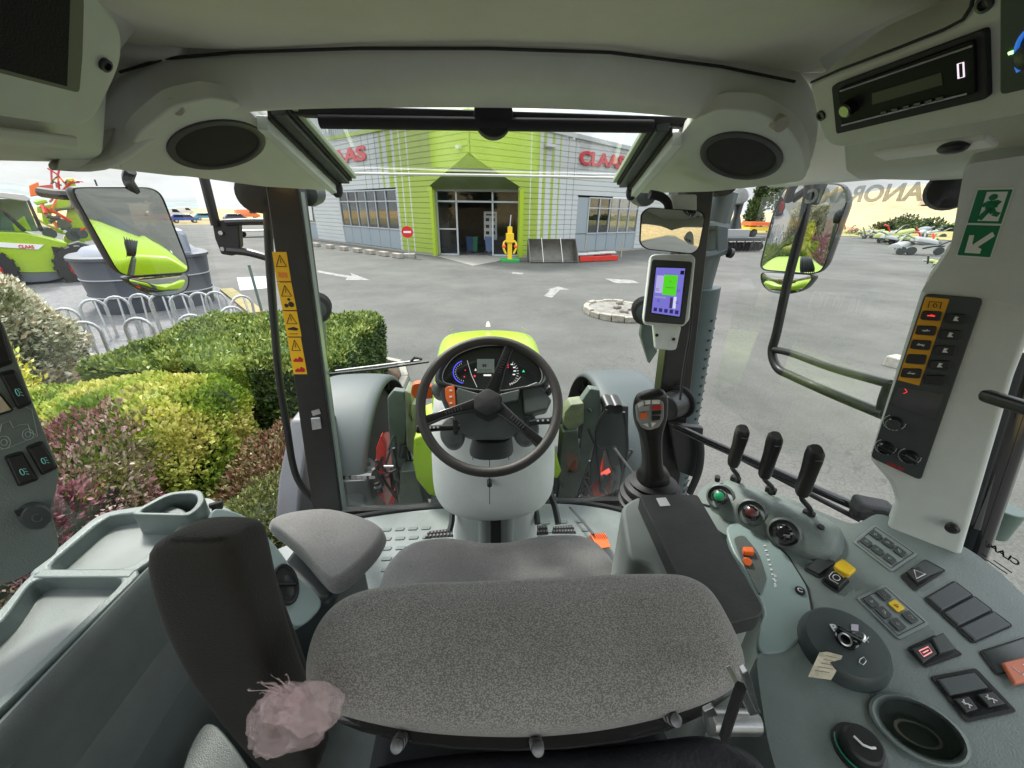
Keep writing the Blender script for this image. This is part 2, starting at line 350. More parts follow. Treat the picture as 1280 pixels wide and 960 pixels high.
# cab floor with moulded treads
FL=mat('floor_rubber',(.185,.212,.206),.5,bump=.3,bscale=300,var=.12,vscale=9)
fm=MB(); ed=cr([at(q[0],q[1],z=1.35) for q in [(425,652),(480,643),(540,636),(612,632),(700,629),(760,636),(800,648)]],4)
fm.prism([V((-.95,-.4,1.35)),V((-.95,1.3,1.35))]+ed+[V((.95,1.3,1.35)),V((.95,-.4,1.35))],(0,0,-.06))
fl=fm.build('cab_floor',FL,T,bevel=.006)
tr=MB()
for i in range(4):
    for j in range(5):
        for (x0,dx) in ((-.52,.06),(.22,.085)):
            if x0>0 and i==3: continue
            x=x0+i*dx+j*.012; y=1.39-j*.055; tr.prism(rnd([V((x,y,1.35)),V((x+.04,y,1.35)),V((x+.035,y-.018,1.35)),V((x-.005,y-.018,1.35))],.004,2),(0,0,.004))
tr.build('tread_pattern',mat('tread_grey',(.14,.175,.178),.6),fl,bevel=.001)
MB().tube(cr([V((p.x,p.y+.012,1.352)) for p in ed[::4]],5),.012,8).build('floor_edge_seal',BLKM,T)
MB().box((-1.0,-.4,1.2),(-.97,.8,1.93)).build('side_panel',GGD,T,bevel=.004); MB().box((.93,-.4,1.2),(.98,.55,1.9)).build('side_panel',GGD,T,bevel=.004)
# thin cab front sill outside the glass
MB().tube([V((-.86,1.52,1.34)),V((-.4,1.55,1.32)),V((0,1.56,1.32)),V((.4,1.55,1.32)),V((.86,1.52,1.34))],.025,8).build('front_sill',PILL,T)
# ---- door frames seen through the glazing
# left: curved door tube by the pillar
pts=[at(*q,y=1.62) for q in [(334,255),(338,340),(345,430),(350,480),(358,530),(366,580),(376,606),(396,628)]]
MB().tube(cr(pts,5),[.0155]*36,10).build('door_frame_tube',BLK,T)
# left mirror bracket and arms
ya=1.72
MB().prism([at(*q,y=ya) for q in [(264,276),(283,274),(298,280),(300,308),(290,320),(276,318),(268,298)]],(0,.03,0)).build('mirror_bracket',BLK,T,bevel=.006)
for k,(p,rr) in enumerate((([(255,222),(262,250),(270,282)],.017),([(283,278),(312,277),(340,277)],.013),([(285,313),(312,316),(346,326)],.015),([(332,255),(345,240),(365,236)],.012))):
    MB().tube(cr([at(*q,y=ya) for q in p],4),rr,8).build('mirror_arm',BLK,T)
for q in ((277,291),(279,311)): c=at(*q,y=ya-.002); MB().cyl(c,c-V((0,.008,0)),.008).build('bracket_bolt',GALV,T)
# mirrors
def mirror(name,up_,lo_,P0,N,lab,arm):
    Mr=thing(name,lab,'mirror',P0)
    N=V(N).normalized(); 
    for nm,pl in (('mirror_glass',up_),('wide_angle_glass',lo_)):
        pts=[on(a,b,P0,N) for a,b in pl]; pts=rnd(pts,.035,4); c=sum(pts,V())/len(pts)
        hs=MB().loft([[c+(p-c)*k+N*h for p in pts] for k,h in ((.80,-.07),(.96,-.05),(1.02,-.02),(1.025,.004),(1.0,.006),(.995,.001))],(1,0)).build('mirror_housing',BLK,Mr)
        # slightly convex glass
        MB().loft([[c+(p-c)*k+N*(.002+.01*(1-k*k)) for p in pts] for k in (.995,.8,.6,.4,.2,.02)],(0,1)).build(nm,MIRR,hs,ang=180)
    for a in arm: MB().tube(cr(a[0],4),a[1],8).build('mirror_stalk',BLK,Mr)
    return Mr
PL=at(165,300,y=1.9); NL=V((.943,-.26,-.19))
PR=at(1005,300,y=1.9); NR=V((-.95,-.25,-.10))
mirror('wing_mirror',[(89,237),(99,235),(187,235),(201,243),(234,328),(235,340),(163,345),(147,340)],[(155,348),(236,342),(235,361),(222,368),(195,371),(175,362)],PL,NL,
 'large wing mirror with a small second lens, beyond the left window over the grey tank',[([at(163,213,y=1.88),at(160,225,y=1.9),at(168,238,y=1.95)],.02),([at(50,240,y=1.95),at(72,243,y=1.95),at(92,244,y=1.95)],.02)])
mirror('wing_mirror',[(966,271),(951,331),(955,337),(1016,342),(1029,337),(1060,250),(1054,231),(1002,229),(980,236)],[(951,340),(1019,344),(1003,364),(984,368),(963,365),(953,356)],PR,NR,
 'large rounded wing mirror hanging outside the right window, partly behind the black door bar',[([at(1000,222,y=1.9),at(990,235,y=1.95),at(985,250,y=2.0)],.02)])
# right door: black tube frame loops
xd=1.06
for p,rr in (([(1014,226),(1003,280),(985,350),(971,415),(965,440),(972,460),(990,470),(1040,492),(1104,518)],.0155),([(968,437),(990,442),(1040,460),(1112,480)],.0125),([(1112,478),(1104,500),(1100,520)],.012)):
    MB().tube(cr([at(*q,x=xd) for q in p],5),rr,10).build('door_tube',BLK,T)
MB().prism([at(*q,x=xd+.005) for q in [(1003,228),(1026,228),(1014,256),(1006,256)]],(.03,0,0)).build('tube_cover',CHAR,T,bevel=.005)
# inner grab rail by the levers
MB().tube([at(*q,y=yy) for q,yy in (((842,532),1.36),((880,550),1.28),((1085,640),.93))],.016,12).build('grab_rail',BLKG,T)
MB().tube(cr([at(*q,y=1.37) for q in [(873,545),(876,565),(873,590),(862,616)]],5),.016,10).build('rail_leg',BLKM,T)
MB().tube([at(918,578,y=1.2)+V((0,0,.03)),at(1075,650,y=.92)+V((0,0,-.0))],.009,8).build('stay_rod',BLK,T)
e=at(1090,636,y=.9); MB().hex(e,(.045,-.02,0),(.01,.03,0),(0,0,.03)).build('rail_end_block',BLKM,T,bevel=.012)
MB().hex(e+V((.03,.01,-.035)),(.06,-.02,0),(.01,.02,0),(0,0,.02)).build('rail_bracket',BLKM,T,bevel=.008)
# joint housing on the right pillar
c=at(840,510,y=1.38); MB().cyl(c+V((-.03,0,0)),c+V((.05,.05,0)),.055,.06,28).build('pillar_boss',BLK,T,bevel=.008)
MB().cyl(c+V((.05,.05,0)),c+V((.065,.06,0)),.075,.075,28).build('boss_flange',BLKM,T,bevel=.004)
MB().prism([at(*q,y=1.40) for q in [(838,530),(880,535),(874,600),(848,590)]],(0,.03,0)).build('pillar_bracket',BLK,T,bevel=.006)
# right mirror arms (outside) and exhaust
ye=1.75
MB().cyl(at(903,240,y=ye),at(868,372,y=ye),.062,.062,24).build('exhaust_pipe',mat('exhaust_grey',(.10,.125,.13),.35,.3),T,bevel=.004)
gd=MB(); a,b=at(876,358,y=ye),at(838,620,y=ye); gd.cyl(a,b,.085,.08,28); gs=gd.build('exhaust_guard',mat('guard_green_grey',(.07,.10,.10),.45,.2),T,bevel=.005)
h=MB()
ax=(b-a); n_=26
for i in range(3,n_):
    p=a+ax*(i/n_)
    for k in range(3):
        h.hex(p+V((.035+.018*k,-.078+.018*k,0)),(.006,.004,0),(0,.003,0),(0,0,.004))
h.build('guard_slots',BLKM,gs)
for p,rr in (([(868,322),(890,318),(905,312)],.022),([(878,282),(895,282),(908,285)],.018)):
    MB().tube([at(*q,y=1.7) for q in p],rr,8).build('mirror_arm',mat('arm_grey',(.09,.12,.125),.4),T)
MB().prism([at(*q,y=1.68) for q in [(896,281),(911,283),(910,318),(897,322)]],(0,.05,0)).build('mirror_bracket',mat('arm_grey',(.1,.1,.1)),T,bevel=.006)
MB().cyl(at(911,316,y=1.68),at(915,317,y=1.68),.02,.02).build('bracket_bolt',BLK,T)
# joystick-like camera / strut behind right window
MB().tube([at(925,250,y=1.8),at(921,270,y=1.8),at(918,286,y=1.8)],[.02,.014,.03],10).build('gas_strut',CHAR,T)
q=at(925,245,y=1.8); MB().cyl(q+V((-.02,-.03,0)),q+V((.02,.03,0)),.035,.035,20).build('strut_eye',GALV,T,bevel=.006)
# lamps under the pods outside
for q,m_ in (((385,242),CHAR),((806,243),CHAR),((320,242),BLKM),((905,222),BLKM),((1190,236),BLKM)):
    c=at(*q,y=1.62) if q[0]<1100 else at(*q,x=1.02); r_=.045 if q[0] in(385,806,1190) else .07
    o=MB().lathe(c,V((0,1,.1)) if q[0]<1100 else V((.6,.6,0)),[(r_*.5,-.03),(r_*.9,-.02),(r_,.02),(r_*.95,.06)],24).build('work_lamp',m_,T)
    MB().lathe(c,V((0,1,.1)) if q[0]<1100 else V((.6,.6,0)),[(r_*.9,.062),(r_*.6,.07),(r_*.1,.072)],24).build('lamp_lens',mat('lamp_lens',(.5,.55,.56),.1),o)
# small lit courtesy lamp at the left pod
c=at(326,229,y=1.38); MB().hex(c,(.03,.006,0),(0,.012,0),(0,0,.004)).build('courtesy_lamp',mat('courtesy_lens',(.9,.5,.2),.3,emis=(1,.55,.15),es=2.5),T,bevel=.003)
# ---- bonnet
bn=MB(); rings=[]
for y,w_,zt,zb in ((1.62,.325,1.90,1.30),(2.0,.34,1.88,1.25),(2.5,.385,1.86,1.2),(3.0,.41,1.82,1.15),(3.2,.40,1.77,1.15),(3.27,.37,1.66,1.2)):
    rings.append([V((x*w_,y,zb+(zt-zb)*h_)) for x,h_ in ((-1,0),(-1,.45),(-.985,.80),(-.93,.9),(-.80,.965),(-.4,1.0),(0,1.01),(.4,1.0),(.80,.965),(.93,.9),(.985,.80),(1,.45),(1,0))])
bo=bn.loft(rings).build('bonnet',LIME,T,sub=2,ang=180)
gr=MB()
for x in (-.3,.3): gr.tube([V((x,2.9,1.845)),V((x*.96,3.15,1.80))],.0035,6)
gr.build('bonnet_joint',mat('lime_groove',(.12,.2,.01),.5),bo)
MB().lathe((0,3.1,1.83),(0,0,1),[(.02,0),(.012,.03),(.002,.04)]).build('bonnet_mascot',WHT,bo)
for s,pl in ((-1,[(517,548),(540,540),(548,622),(536,620),(520,600),(516,580)]),(1,[(680,520),(688,540),(702,590),(697,600),(684,596),(676,560)])):
    MB().prism([at(*q,y=1.62) for q in pl],(0,.35,0)).build('bonnet_side_cover',LIME,T,bevel=.015,seg=3)
# front axle, wheels, mudguards
for s in (-1,1):
    prof=[(.30,-.16),(.62,-.15),(.70,-.12),(.72,-.06),(.725,0),(.72,.06),(.70,.12),(.62,.15),(.30,.16)]
    W=MB().lathe((s*1.02,2.65,.73),(1,0,0),prof,48).build('front_tyre',RUB,T)
    lg=MB()
    for i in range(22):
        for q in (-1,1):
            t=2*math.pi*(i+.25*q)/22; c=V((s*1.02+q*.085,2.65+.725*math.cos(t),.73+.725*math.sin(t))); tn=V((0,-math.sin(t),math.cos(t))); nr=V((0,math.cos(t),math.sin(t)))
            lg.hex(c,V((.08,0,0))+tn*.03*q,tn*.022,nr*.03)
    lg.build('tyre_lugs',RUB,W)
    MB().lathe((s*1.02,2.65,.73),(1,0,0),[(.33,-.17),(.34,-.1),(.2,-.05),(.1,0),(.1,.05),(.2,.08),(.34,.1),(.33,.17)],32).build('wheel_rim',REDP,W)
    mg=[]
    for t in range(-12,175,11):
        a=R(t); rr=.80+.02*math.sin(a); mg.append([V((s*(1.0+dx),2.62-rr*math.cos(a)*1.0,.73+rr*math.sin(a)-dz)) for dx,dz in ((-.22,.05),(-.215,.012),(-.18,0),(0,-.012),(.2,0),(.24,.012),(.25,.06))])
    MB().grid(mg).build('front_mudguard',FEND,T,sub=1,solid=.012,ang=180)
MB().box((-.8,2.5,.55),(.8,2.8,.85)).build('front_axle',CHAR,T,bevel=.03)
MB().box((-.35,1.6,.6),(.35,3.2,1.25)).build('chassis',CHAR,T,bevel=.03)
# perforated step beside the left mudguard
st=[at(*q,z=1.22) for q in [(404,562),(446,560),(470,578),(462,600),(408,604)]]
so=MB().prism(rnd(st,.03,3),(0,0,-.35)).build('battery_box_step',FEND,T,bevel=.01)
hh=MB()
for i in range(4):
    for j in range(6):
        p=at(413+j*7.5+i*2.5,570+i*8.5,z=1.221); hh.prism([p,p+V((.05,.0,0)),p+V((.06,-.03,0)),p+V((.012,-.03,0))],(0,0,.003))
hh.build('step_slots',BLKM,so)
# left lower side: dark grey tank cover
MB().prism([at(*q,x=-1.12) for q in [(343,650),(347,600),(362,525),(378,505),(398,520),(402,650)]],(.12,0,0)).build('fuel_tank_cover',mat('tank_grey',(.10,.105,.115),.45,var=.1),T,bevel=.02,seg=3)
# loader brackets and hydraulics, front left and right
for pl,yy,th,nm,m_ in (
 ([(484,498),(492,488),(506,490),(510,520),(506,560),(512,600),(520,650),(502,650),(490,590),(486,540)],1.95,.05,'loader_bracket',GREYM),
 ([(506,488),(514,492),(512,520),(520,535),(526,560),(520,575),(508,560)],1.93,.14,'loader_bracket',mat('olive_grey_casting',(.17,.19,.12),.6,var=.25,vscale=12)),
 ([(514,505),(527,506),(526,516),(536,524),(534,532),(516,536)],1.9,.08,'bracket_lug',mat('olive_grey_casting',(.1,.1,.1))),
 ([(500,590),(520,588),(536,650),(498,650)],1.85,.1,'loader_bracket',GREYM),
 ([(706,520),(728,500),(738,486),(750,488),(752,520),(742,560),(728,600),(714,640),(694,640),(700,600),(724,560),(728,530)],1.95,.06,'loader_bracket',GREYM),
 ([(714,506),(730,504),(730,530),(712,540),(704,532),(706,516)],1.92,.1,'bracket_lug',mat('olive_grey_casting',(.1,.1,.1))),
 ([(754,506),(786,508),(786,540),(780,580),(770,600),(756,560),(748,600),(738,610),(738,580)],1.98,.08,'valve_block',CHAR),
 ([(703,540),(722,538),(726,575),(704,612),(698,600)],1.9,.1,'loader_bracket',mat('olive_dark',(.07,.085,.07),.5,var=.2))):
    MB().prism([at(*q,y=yy) for q in pl],(0,th,0)).build(nm,m_,T,bevel=.008)
hy=MB()
for q in ((772,512),(762,512)): c=at(*q,y=1.9); hy.cyl(c,c+V((0,.1,.02)),.035,.035,16)
hy.build('hydraulic_coupler',BLK,T,bevel=.004)
for p in ([(735,535),(748,560),(770,560),(778,590)],[(730,600),(740,620),(758,628),(770,600)],[(758,512),(745,540),(750,600)],[(780,515),(784,560),(775,610)],[(492,560),(500,600),(515,640)],[(470,575),(484,590),(500,585)]):
    MB().tube(cr([at(*q,y=1.86) for q in p],5),.009,6).build('hydraulic_hose',BLK,T)
for p in ([(768,560),(790,590)],[(480,583),(492,583)]): MB().tube([at(*q,y=1.84) for q in p],.008,8).build('hydraulic_fitting',STEEL,T)
for pl in ([(474,612),(482,640),(493,612),(498,614),(486,648),(470,648),(466,616)],[(738,606),(764,590),(764,634),(752,630),(742,620)],[(470,560),(476,545),(482,560),(482,590),(472,590)]):
    MB().prism([at(*q,y=2.0) for q in pl],(0,.05,0)).build('red_hitch_part',REDP,T,bevel=.005)
rq=random.Random(77)
for s,(xa,xb,ya_,yb_) in ((-1,(462,512,540,640)),(1,(705,785,500,630))):
    for i in range(14):
        a_=at(rq.uniform(xa,xb),rq.uniform(ya_,yb_),y=1.88+rq.random()*.15)
        if i%4==0: MB().cyl(a_,a_+V((rq.uniform(-.03,.03),.03,rq.uniform(.06,.14))),.022,.022,12).build('valve_block',BLK,T,bevel=.005)
        else: MB().tube(cr([a_,a_+V((rq.uniform(-.06,.06),rq.uniform(-.03,.05),rq.uniform(-.15,.1))),a_+V((rq.uniform(-.12,.12),0,rq.uniform(-.3,-.1)))],4),rq.choice((.007,.009,.012)),6).build('hydraulic_hose',BLK if i%3==1 else CHAR,T)
# round ribbed work lights beyond each pillar with their grey masts
for q,m0,nm in (((396,384),[(386,400),(404,402),(406,440),(398,462),(388,440)],-1),((806,388),[(803,404),(818,408),(822,440),(812,455),(801,420)],1)):
    c=at(*q,y=2.1); o=MB().lathe(c,(nm*.3,1,0),[(.03,-.06),(.055,-.05),(.065,0),(.07,.06)],24).build('headlamp',CHAR,T)
    f=MB()
    for i in range(6): f.lathe(c+V((nm*.3*(-.05+.018*i),-.05+.018*i,0)),(nm*.3,1,0),[(.062,0),(.072,.002),(.072,.006),(.062,.008)],20)
    f.build('cooling_ribs',BLKM,o)
    MB().prism([at(*q2,y=2.12) for q2 in m0],(0,.04,0)).build('lamp_mast',GREYM,T,bevel=.006)
# wiper on the windscreen
a,b=at(408,468,y=1.53),at(536,452,y=1.53)
w=MB().tube([a,(a+b)/2+V((0,0,-.004)),b],.006,6).build('wiper_arm',BLK,T)
MB().hex((a+b)/2+V((0,.012,.006)),(b-a)*.42,V((0,.004,0)),(0,0,.003)).build('wiper_blade',GALV,w)
MB().tube([at(514,452,y=1.52),at(518,447,y=1.52),at(528,449,y=1.52)],.006,6).build('wiper_link',BLK,w)
# door frame on the far right
MB().tube([at(1290,440,x=.98),at(1205,700,x=.98)],.03,10).build('rear_door_post',BLKG,T)
MB().tube([at(1283,452,x=.965),at(1222,660,x=.965)],.01,8).build('door_seal',mat('seal_grey',(.1,.1,.1),.6),T)
hd=MB().hex(at(1260,503,x=.76),(.006,.036,-.004),(.012,0,0),(0,.002,.010)).build('door_handle',BLK,T,bevel=.008)
ETCH=mat('etched_print',(.55,.58,.56),.6); ETCH.node_tree.nodes['Principled BSDF'].inputs['Alpha'].default_value=.42
# mirrored lettering printed on the outside of the right window
gp=at(1100,225,x=.985)
O=at(1168,240,x=.988); E=at(1000,242,x=.988); O2=at(1010,252,x=.988)
text('PANORAMIC','window_lettering',ETCH,T,V((.992,at(1168,250,x=.99).y,at(1168,251,x=.99).z)),(0,1,0),(0,0,1),.042,ext=.0006,w=at(1005,246,x=.992).y-at(1166,245,x=.992).y,bold=.03)
text('CLAAS','window_decal',BKP,T,V((.994,at(1272,708,x=.994).y,at(1272,708,x=.994).z)),(0,1,0),(0,0,1),.012,ext=.0004,w=.055,bold=.03)
s=MB()
for i in range(6): q_=V((.994,at(1268,712,x=.994).y+.004*i,at(1268,712,x=.994).z-.010-.008*i)); s.box(q_,q_+V((.0006,.03+.006*(i%3),.002)))
s.build('decal_small_print',BKP,T)
c=at(1246,655,x=1.2); MB().cyl(c-V((0,0,.03)),c+V((0,0,.05)),.028,.03,20).build('marker_lamp',mat('marker_green',(.12,.17,.15),.4),T,bevel=.003)
# ================================================================== STEERING COLUMN
Wc=at(612,503,d=1.05); Nw=V((-.04,-.72,.70)).normalized(); SC=thing('steering_column','grey steering column with a three spoke black wheel and lit instrument cluster','steering column',(Wc.x,1.05,1.35))
ux=V((1,-.02,0)).normalized(); ux=(ux-Nw*ux.dot(Nw)).normalized(); vx=Nw.cross(ux); Rw=.187
def wp(px,py,o=0): return on(px,py,Wc+Nw*o,Nw)
sw=MB(); ctr=Wc
sw.tube([ctr+ux*(Rw*math.cos(t))+vx*(Rw*math.sin(t)) for t in (2*math.pi*i/72 for i in range(72))],.0135,14,closed=True)
WH=sw.build('steering_wheel',RIM,SC,ang=180)
for e,w0 in (((636,437),.014),((540,524),.013),((668,548),.013)):
    a=wp(612,500,-.02); b=wp(*e,-.004); dr=(b-a); L=dr.length; dr.normalize(); sd=Nw.cross(dr)
    sp=MB(); sp.loft([[a+dr*(L*k)+sd*(w*x)+Nw*(h+q) for x,q in ((-1,-.006),(-1,.004),(-.55,.007),(.55,.007),(1,.004),(1,-.006))] for k,w,h in ((.10,w0*1.5,.0),(.35,w0*1.25,.004),(.6,w0,.008),(.85,w0*.95,.008),(1.16,w0*1.2,.000))]).build('wheel_spoke',BLKG if 0 else mat('spoke_black',(.015,.015,.017),.22,coat=.3),WH,bevel=.003)
    s2=MB()
    for k in range(6): s2.hex(a+dr*(L*(.5+.05*k))+Nw*.0165,sd*.006,dr*.0015,Nw*.0005)
    s2.build('spoke_ribs',BLKM,WH)
hb=wp(610,506,-.02); hx=[hb+ux*(.043*math.cos(t))+vx*(.043*math.sin(t)) for t in (math.pi*2*(i+.5)/6 for i in range(6))]; hx=rnd(hx,.009,3); hc=sum(hx,V())/len(hx)
MB().loft([[hc+(p-hc)*k+Nw*h for p in hx] for k,h in ((1,-.03),(1.05,.0),(1.0,.018),(.9,.024),(.5,.028),(.05,.029))]).build('wheel_hub',BLKM,WH)
# column shroud behind the wheel: dark cowl with instrument cluster
def cw(px,py,o): return wp(px,py,o)
cowl=[(547,482),(548,462),(562,442),(590,431),(622,428),(650,433),(672,447),(684,468),(686,482),(676,494)]
low=[(682,497),(684,510),(655,516),(648,540),(630,546),(590,546),(573,540),(566,516),(556,508)]
co=rnd([cw(a,b,-.085) for a,b in cowl+low],.012,3); cc=sum(co,V())/len(co)
MB().loft([[cc+(p-cc)*k+Nw*h for p in co] for k,h in ((.80,-.15),(.95,-.08),(1.02,-.03),(1.02,-.008),(1.0,0),(.985,.001)) ],(1,1)).build('cowl',GGD,SC)
# cluster hood ring and face
ring=cr([cw(a,b,-.083) for a,b in [(549,478),(552,462),(568,444),(596,433),(624,431),(650,436),(670,449),(682,468),(678,482),(655,487),(625,492),(590,490),(562,484)]],5,closed=True); rc=sum(ring,V())/len(ring)
hd=MB().loft([[rc+(p-rc)*k+Nw*h for p in ring] for k,h in ((1.04,-.01),(1.06,.010),(1.04,.02),(.99,.022),(.96,.016),(.94,-.002))],(0,0)).build('cluster_hood',CHAR,SC)
ringi=[rc+(p-rc)*.955+Nw*.0005 for p in ring]; ICF=MB().prism(ringi,-Nw*.004).build('instrument_cluster',mat('cluster_face',(.018,.022,.022),.25,coat=.6),SC)
MB().tube([rc+(p-rc)*.925+Nw*.010 for p in ring],.0016,5,closed=True).build('chrome_ring',mat('dull_chrome',(.6,.61,.61),.3,.6),ICF)
def cf(a,b,o=.0015): return cw(540+a*.1172,410+b*.1172,-.0825+o)     # 1280 px enlargement of the cluster
def quad(mb,x0,y0,x1,y1,o=.0015): mb.prism([cf(x0,y0,o),cf(x1,y0,o),cf(x1,y1,o),cf(x0,y1,o)],-Nw*.0008)
s=MB(); quad(s,480,330,665,480); s.build('lcd_screen',mat('lcd_grey',(.07,.085,.075),.3,emis=(.35,.42,.36),es=.10),ICF)
s=MB(); 
for k in range(6):
    x=487+k*27; quad(s,x,440,x+3,475,.0022); quad(s,x+16,440,x+19,475,.0022); quad(s,x,440,x+19,443,.0022); quad(s,x,472,x+19,475,.0022)
quad(s,538,385,560,415,.0022); quad(s,565,385,580,415,.0022); s.build('lcd_digits',BKP,ICF)
s=MB()
for t in range(105,262,6): 
    for r_,w in ((118,10),): 
        x=345+r_*math.cos(R(t)); y=470-r_*math.sin(R(t)); s.cyl(cf(x,y),cf(x,y,.0022),.0018,seg=8)
s.build('blue_gauge_arc',mat('gauge_blue',(.05,.06,.6),.4,emis=(.1,.12,1),es=.5),ICF)
s=MB()
for t in range(110,265,14): x=345+88*math.cos(R(t)); y=470-88*math.sin(R(t)); x2=345+102*math.cos(R(t)); y2=470-102*math.sin(R(t)); s.tube([cf(x,y,.002),cf(x2,y2,.002)],.0005,4)
for t in range(-80,75,13): x=815+88*math.cos(R(t)); y=480-110*math.sin(R(t)); x2=815+112*math.cos(R(t)); y2=480-135*math.sin(R(t)); s.tube([cf(x,y,.002),cf(x2,y2,.002)],.0006,4)
for x,y in ((852,388),(878,420),(882,458),(874,495)): quad(s,x-13,y-6,x+13,y+6,.0022)
quad(s,550,494,632,512); s.prism([cf(465,428),cf(478,455),cf(452,455)],-Nw*.0008)
s.tube([cf(375,345,.002),cf(420,500,.002),cf(480,630,.002)],.0006,4); s.tube([cf(830,600),cf(900,575),cf(945,520)],.0006,4)
s.build('gauge_markings',mat('gauge_white',(.8,.8,.8),.4,emis=(.9,.9,.9),es=.25),ICF)
s=MB()
for x,y,r_ in ((455,512,.0032),(808,350,.0022),(812,420,.0022),(345,520,.0022),(355,450,.0018)): s.cyl(cf(x,y),cf(x,y,.0022),r_,seg=10)
quad(s,795,340,815,400); s.build('red_warning_lights',mat('gauge_red',(.5,.02,.05),.4,emis=(1,.03,.08),es=.5),ICF)
s=MB(); s.prism([cf(962,470),cf(975,445),cf(990,470)],-Nw*.0008); s.build('green_indicator',mat('gauge_green',(.03,.4,.15),.4,emis=(.05,.8,.3),es=.4),ICF)
# switch pad, orange button group, stalks
s=slab([(572,484),(566,500),(569,512),(596,512),(648,500),(650,486),(625,492),(600,492)],Wc-Nw*.06,Nw,.03); s.build('column_panel',GGD,SC,bevel=.004)
ob=MB().prism(rnd(px_poly([(556,484),(568,481),(570,512),(563,511),(557,498)],Wc-Nw*.055,Nw),.008,3),-Nw*.02).build('orange_button',ORG,SC,bevel=.002)
s=MB()
for y in (488,496,504): q=wp(563.5,y,-.0545); s.hex(q,ux*.004,vx*.0025,Nw*.0004)
s.build('button_symbol',WHT,ob)
s=slab([(652,484),(672,476),(690,500),(684,512),(655,518)],Wc-Nw*.07,Nw,.05); s.build('cowl_side',GGD,SC,bevel=.006)
q0=wp(686,489,-.07); MB().cyl(q0-Nw*.02,q0+Nw*.012,.009).build('round_switch',BLK,SC,bevel=.002)
for p,r_ in (([(575,534),(548,535),(534,536)],.0095),([(655,531),(672,527),(690,526)],.0095)):
    a=[wp(*q,-.05) for q in p]; st=MB().tube(a,[.008,.009,.0095],12).build('stalk_switch',BLK,SC)
    e=a[-1]; dr=(a[-1]-a[-2]).normalized(); MB().cyl(e-dr*.004,e+dr*.03,.0125,.0115,16).build('stalk_tip',BLKG,st,bevel=.004)
    s=MB(); 
    for k in range(3): s.hex(lerp(a[1],a[2],k*.35)+Nw*.0095,dr*.003,Nw.cross(dr)*.0025,Nw*.0006)
    s.build('stalk_symbol',WHT,st)
    m_=lerp(a[0],a[1],.2); MB().hex(m_,dr*.006,Nw.cross(dr)*.02,Nw*.014).build('stalk_collar',BLKM,st,bevel=.004)
for c_,rr in (((565,541),(15,19)),((658,536),(16,20)),((549,487),(10,9))):
    pts=[wp(c_[0]+rr[0]*math.cos(t),c_[1]+rr[1]*math.sin(t),-.10) for t in (2*math.pi*i/24 for i in range(24))]; q=sum(pts,V())/24
    MB().loft([[q+(p-q)*k+Nw*h for p in pts] for k,h in ((1,-.04),(1,.0),(.85,.012),(.5,.016),(.05,.017))]).build('stalk_boot',GGD,SC)
MB().prism(rnd([at(a,b,y=1.12) for a,b in [(515,481),(524,479),(540,484),(541,499),(518,499),(513,492)]],.008,3),(0,.03,0)).build('orange_lever_knob',ORG,SC,bevel=.004)
MB().tube(cr([at(*q,y=1.10) for q in [(540,491),(550,494),(560,500)]],4),.004,6).build('lever_rod',BLK,SC)
# light grey lower shroud (lofted horizontally)
def hring(zz,xl,xr,yf,yb,n=9,pw=2.6):
    cx_=(xl+xr)/2; w=(xr-xl)/2; d=(yb-yf)/2; cy_=(yf+yb)/2; out=[]
    for i in range(28):
        t=2*math.pi*i/28; c_,s_=math.cos(t),math.sin(t)
        out.append(V((cx_+w*math.copysign(abs(c_)**(2/pw),c_),cy_+d*math.copysign(abs(s_)**(2/pw),s_),zz)))
    return out
def pxr(l,r,row,yf,yb,pw=2.6):
    a=at(l,row,y=(yf*.6+yb*.4)); b=at(r,row,y=(yf*.6+yb*.4)); return hring((a.z+b.z)/2,a.x,b.x,yf,yb,pw=pw)
rg=[pxr(546,686,470,1.16,1.42),pxr(540,694,500,1.12,1.42),pxr(537,694,545,1.06,1.42),pxr(539,694,580,1.01,1.42),pxr(540,693,600,1.0,1.42),pxr(543,690,610,1.0,1.42),pxr(558,674,617,1.01,1.40)]
sh=MB().loft(rg).build('column_shroud',LG,SC,sub=1)
z0=rg[5][0].z
MB().loft([pxr(592,640,545,1.0,1.1),pxr(586,642,566,.99,1.1)]).build('column_neck',CHAR,SC,bevel=.006)
g_=MB(); g_.tube([at(612,556,y=1.04),at(612,580,y=1.006),at(612,600,y=.998),at(612,630,y=.998)],.0012,5); g_.tube([at(591,556,y=1.035),at(591,575,y=1.015)],.0011,5); g_.tube([at(636,556,y=1.035),at(636,575,y=1.015)],.0011,5); g_.build('shroud_joint',BLKM,sh)
q=at(612,605,y=1.008); MB().cyl(q+V((0,.02,0)),q-V((0,.008,0)),.0085).build('shroud_plug',CHAR,sh,bevel=.002)
MB().loft([hring(zz,a,b,c_,d,pw=4) for zz,a,b,c_,d in ((1.86,-.15,.15,1.12,1.45),(1.6,-.17,.16,1.14,1.45),(1.345,-.20,.19,1.18,1.45))]).build('column_pedestal',LG,SC)
MB().loft([hring(zz,a,b,c_,d,pw=5) for zz,a,b,c_,d in ((1.78,-.075,.065,1.07,1.3),(1.345,-.075,.065,1.08,1.3))]).build('pedestal_cover',mat('mid_grey_plastic',(.27,.30,.285),.45),SC)
MB().box((-.028,1.055,1.4),(.012,1.075,1.76)).build('steering_shaft',BLKM,SC,bevel=.005)
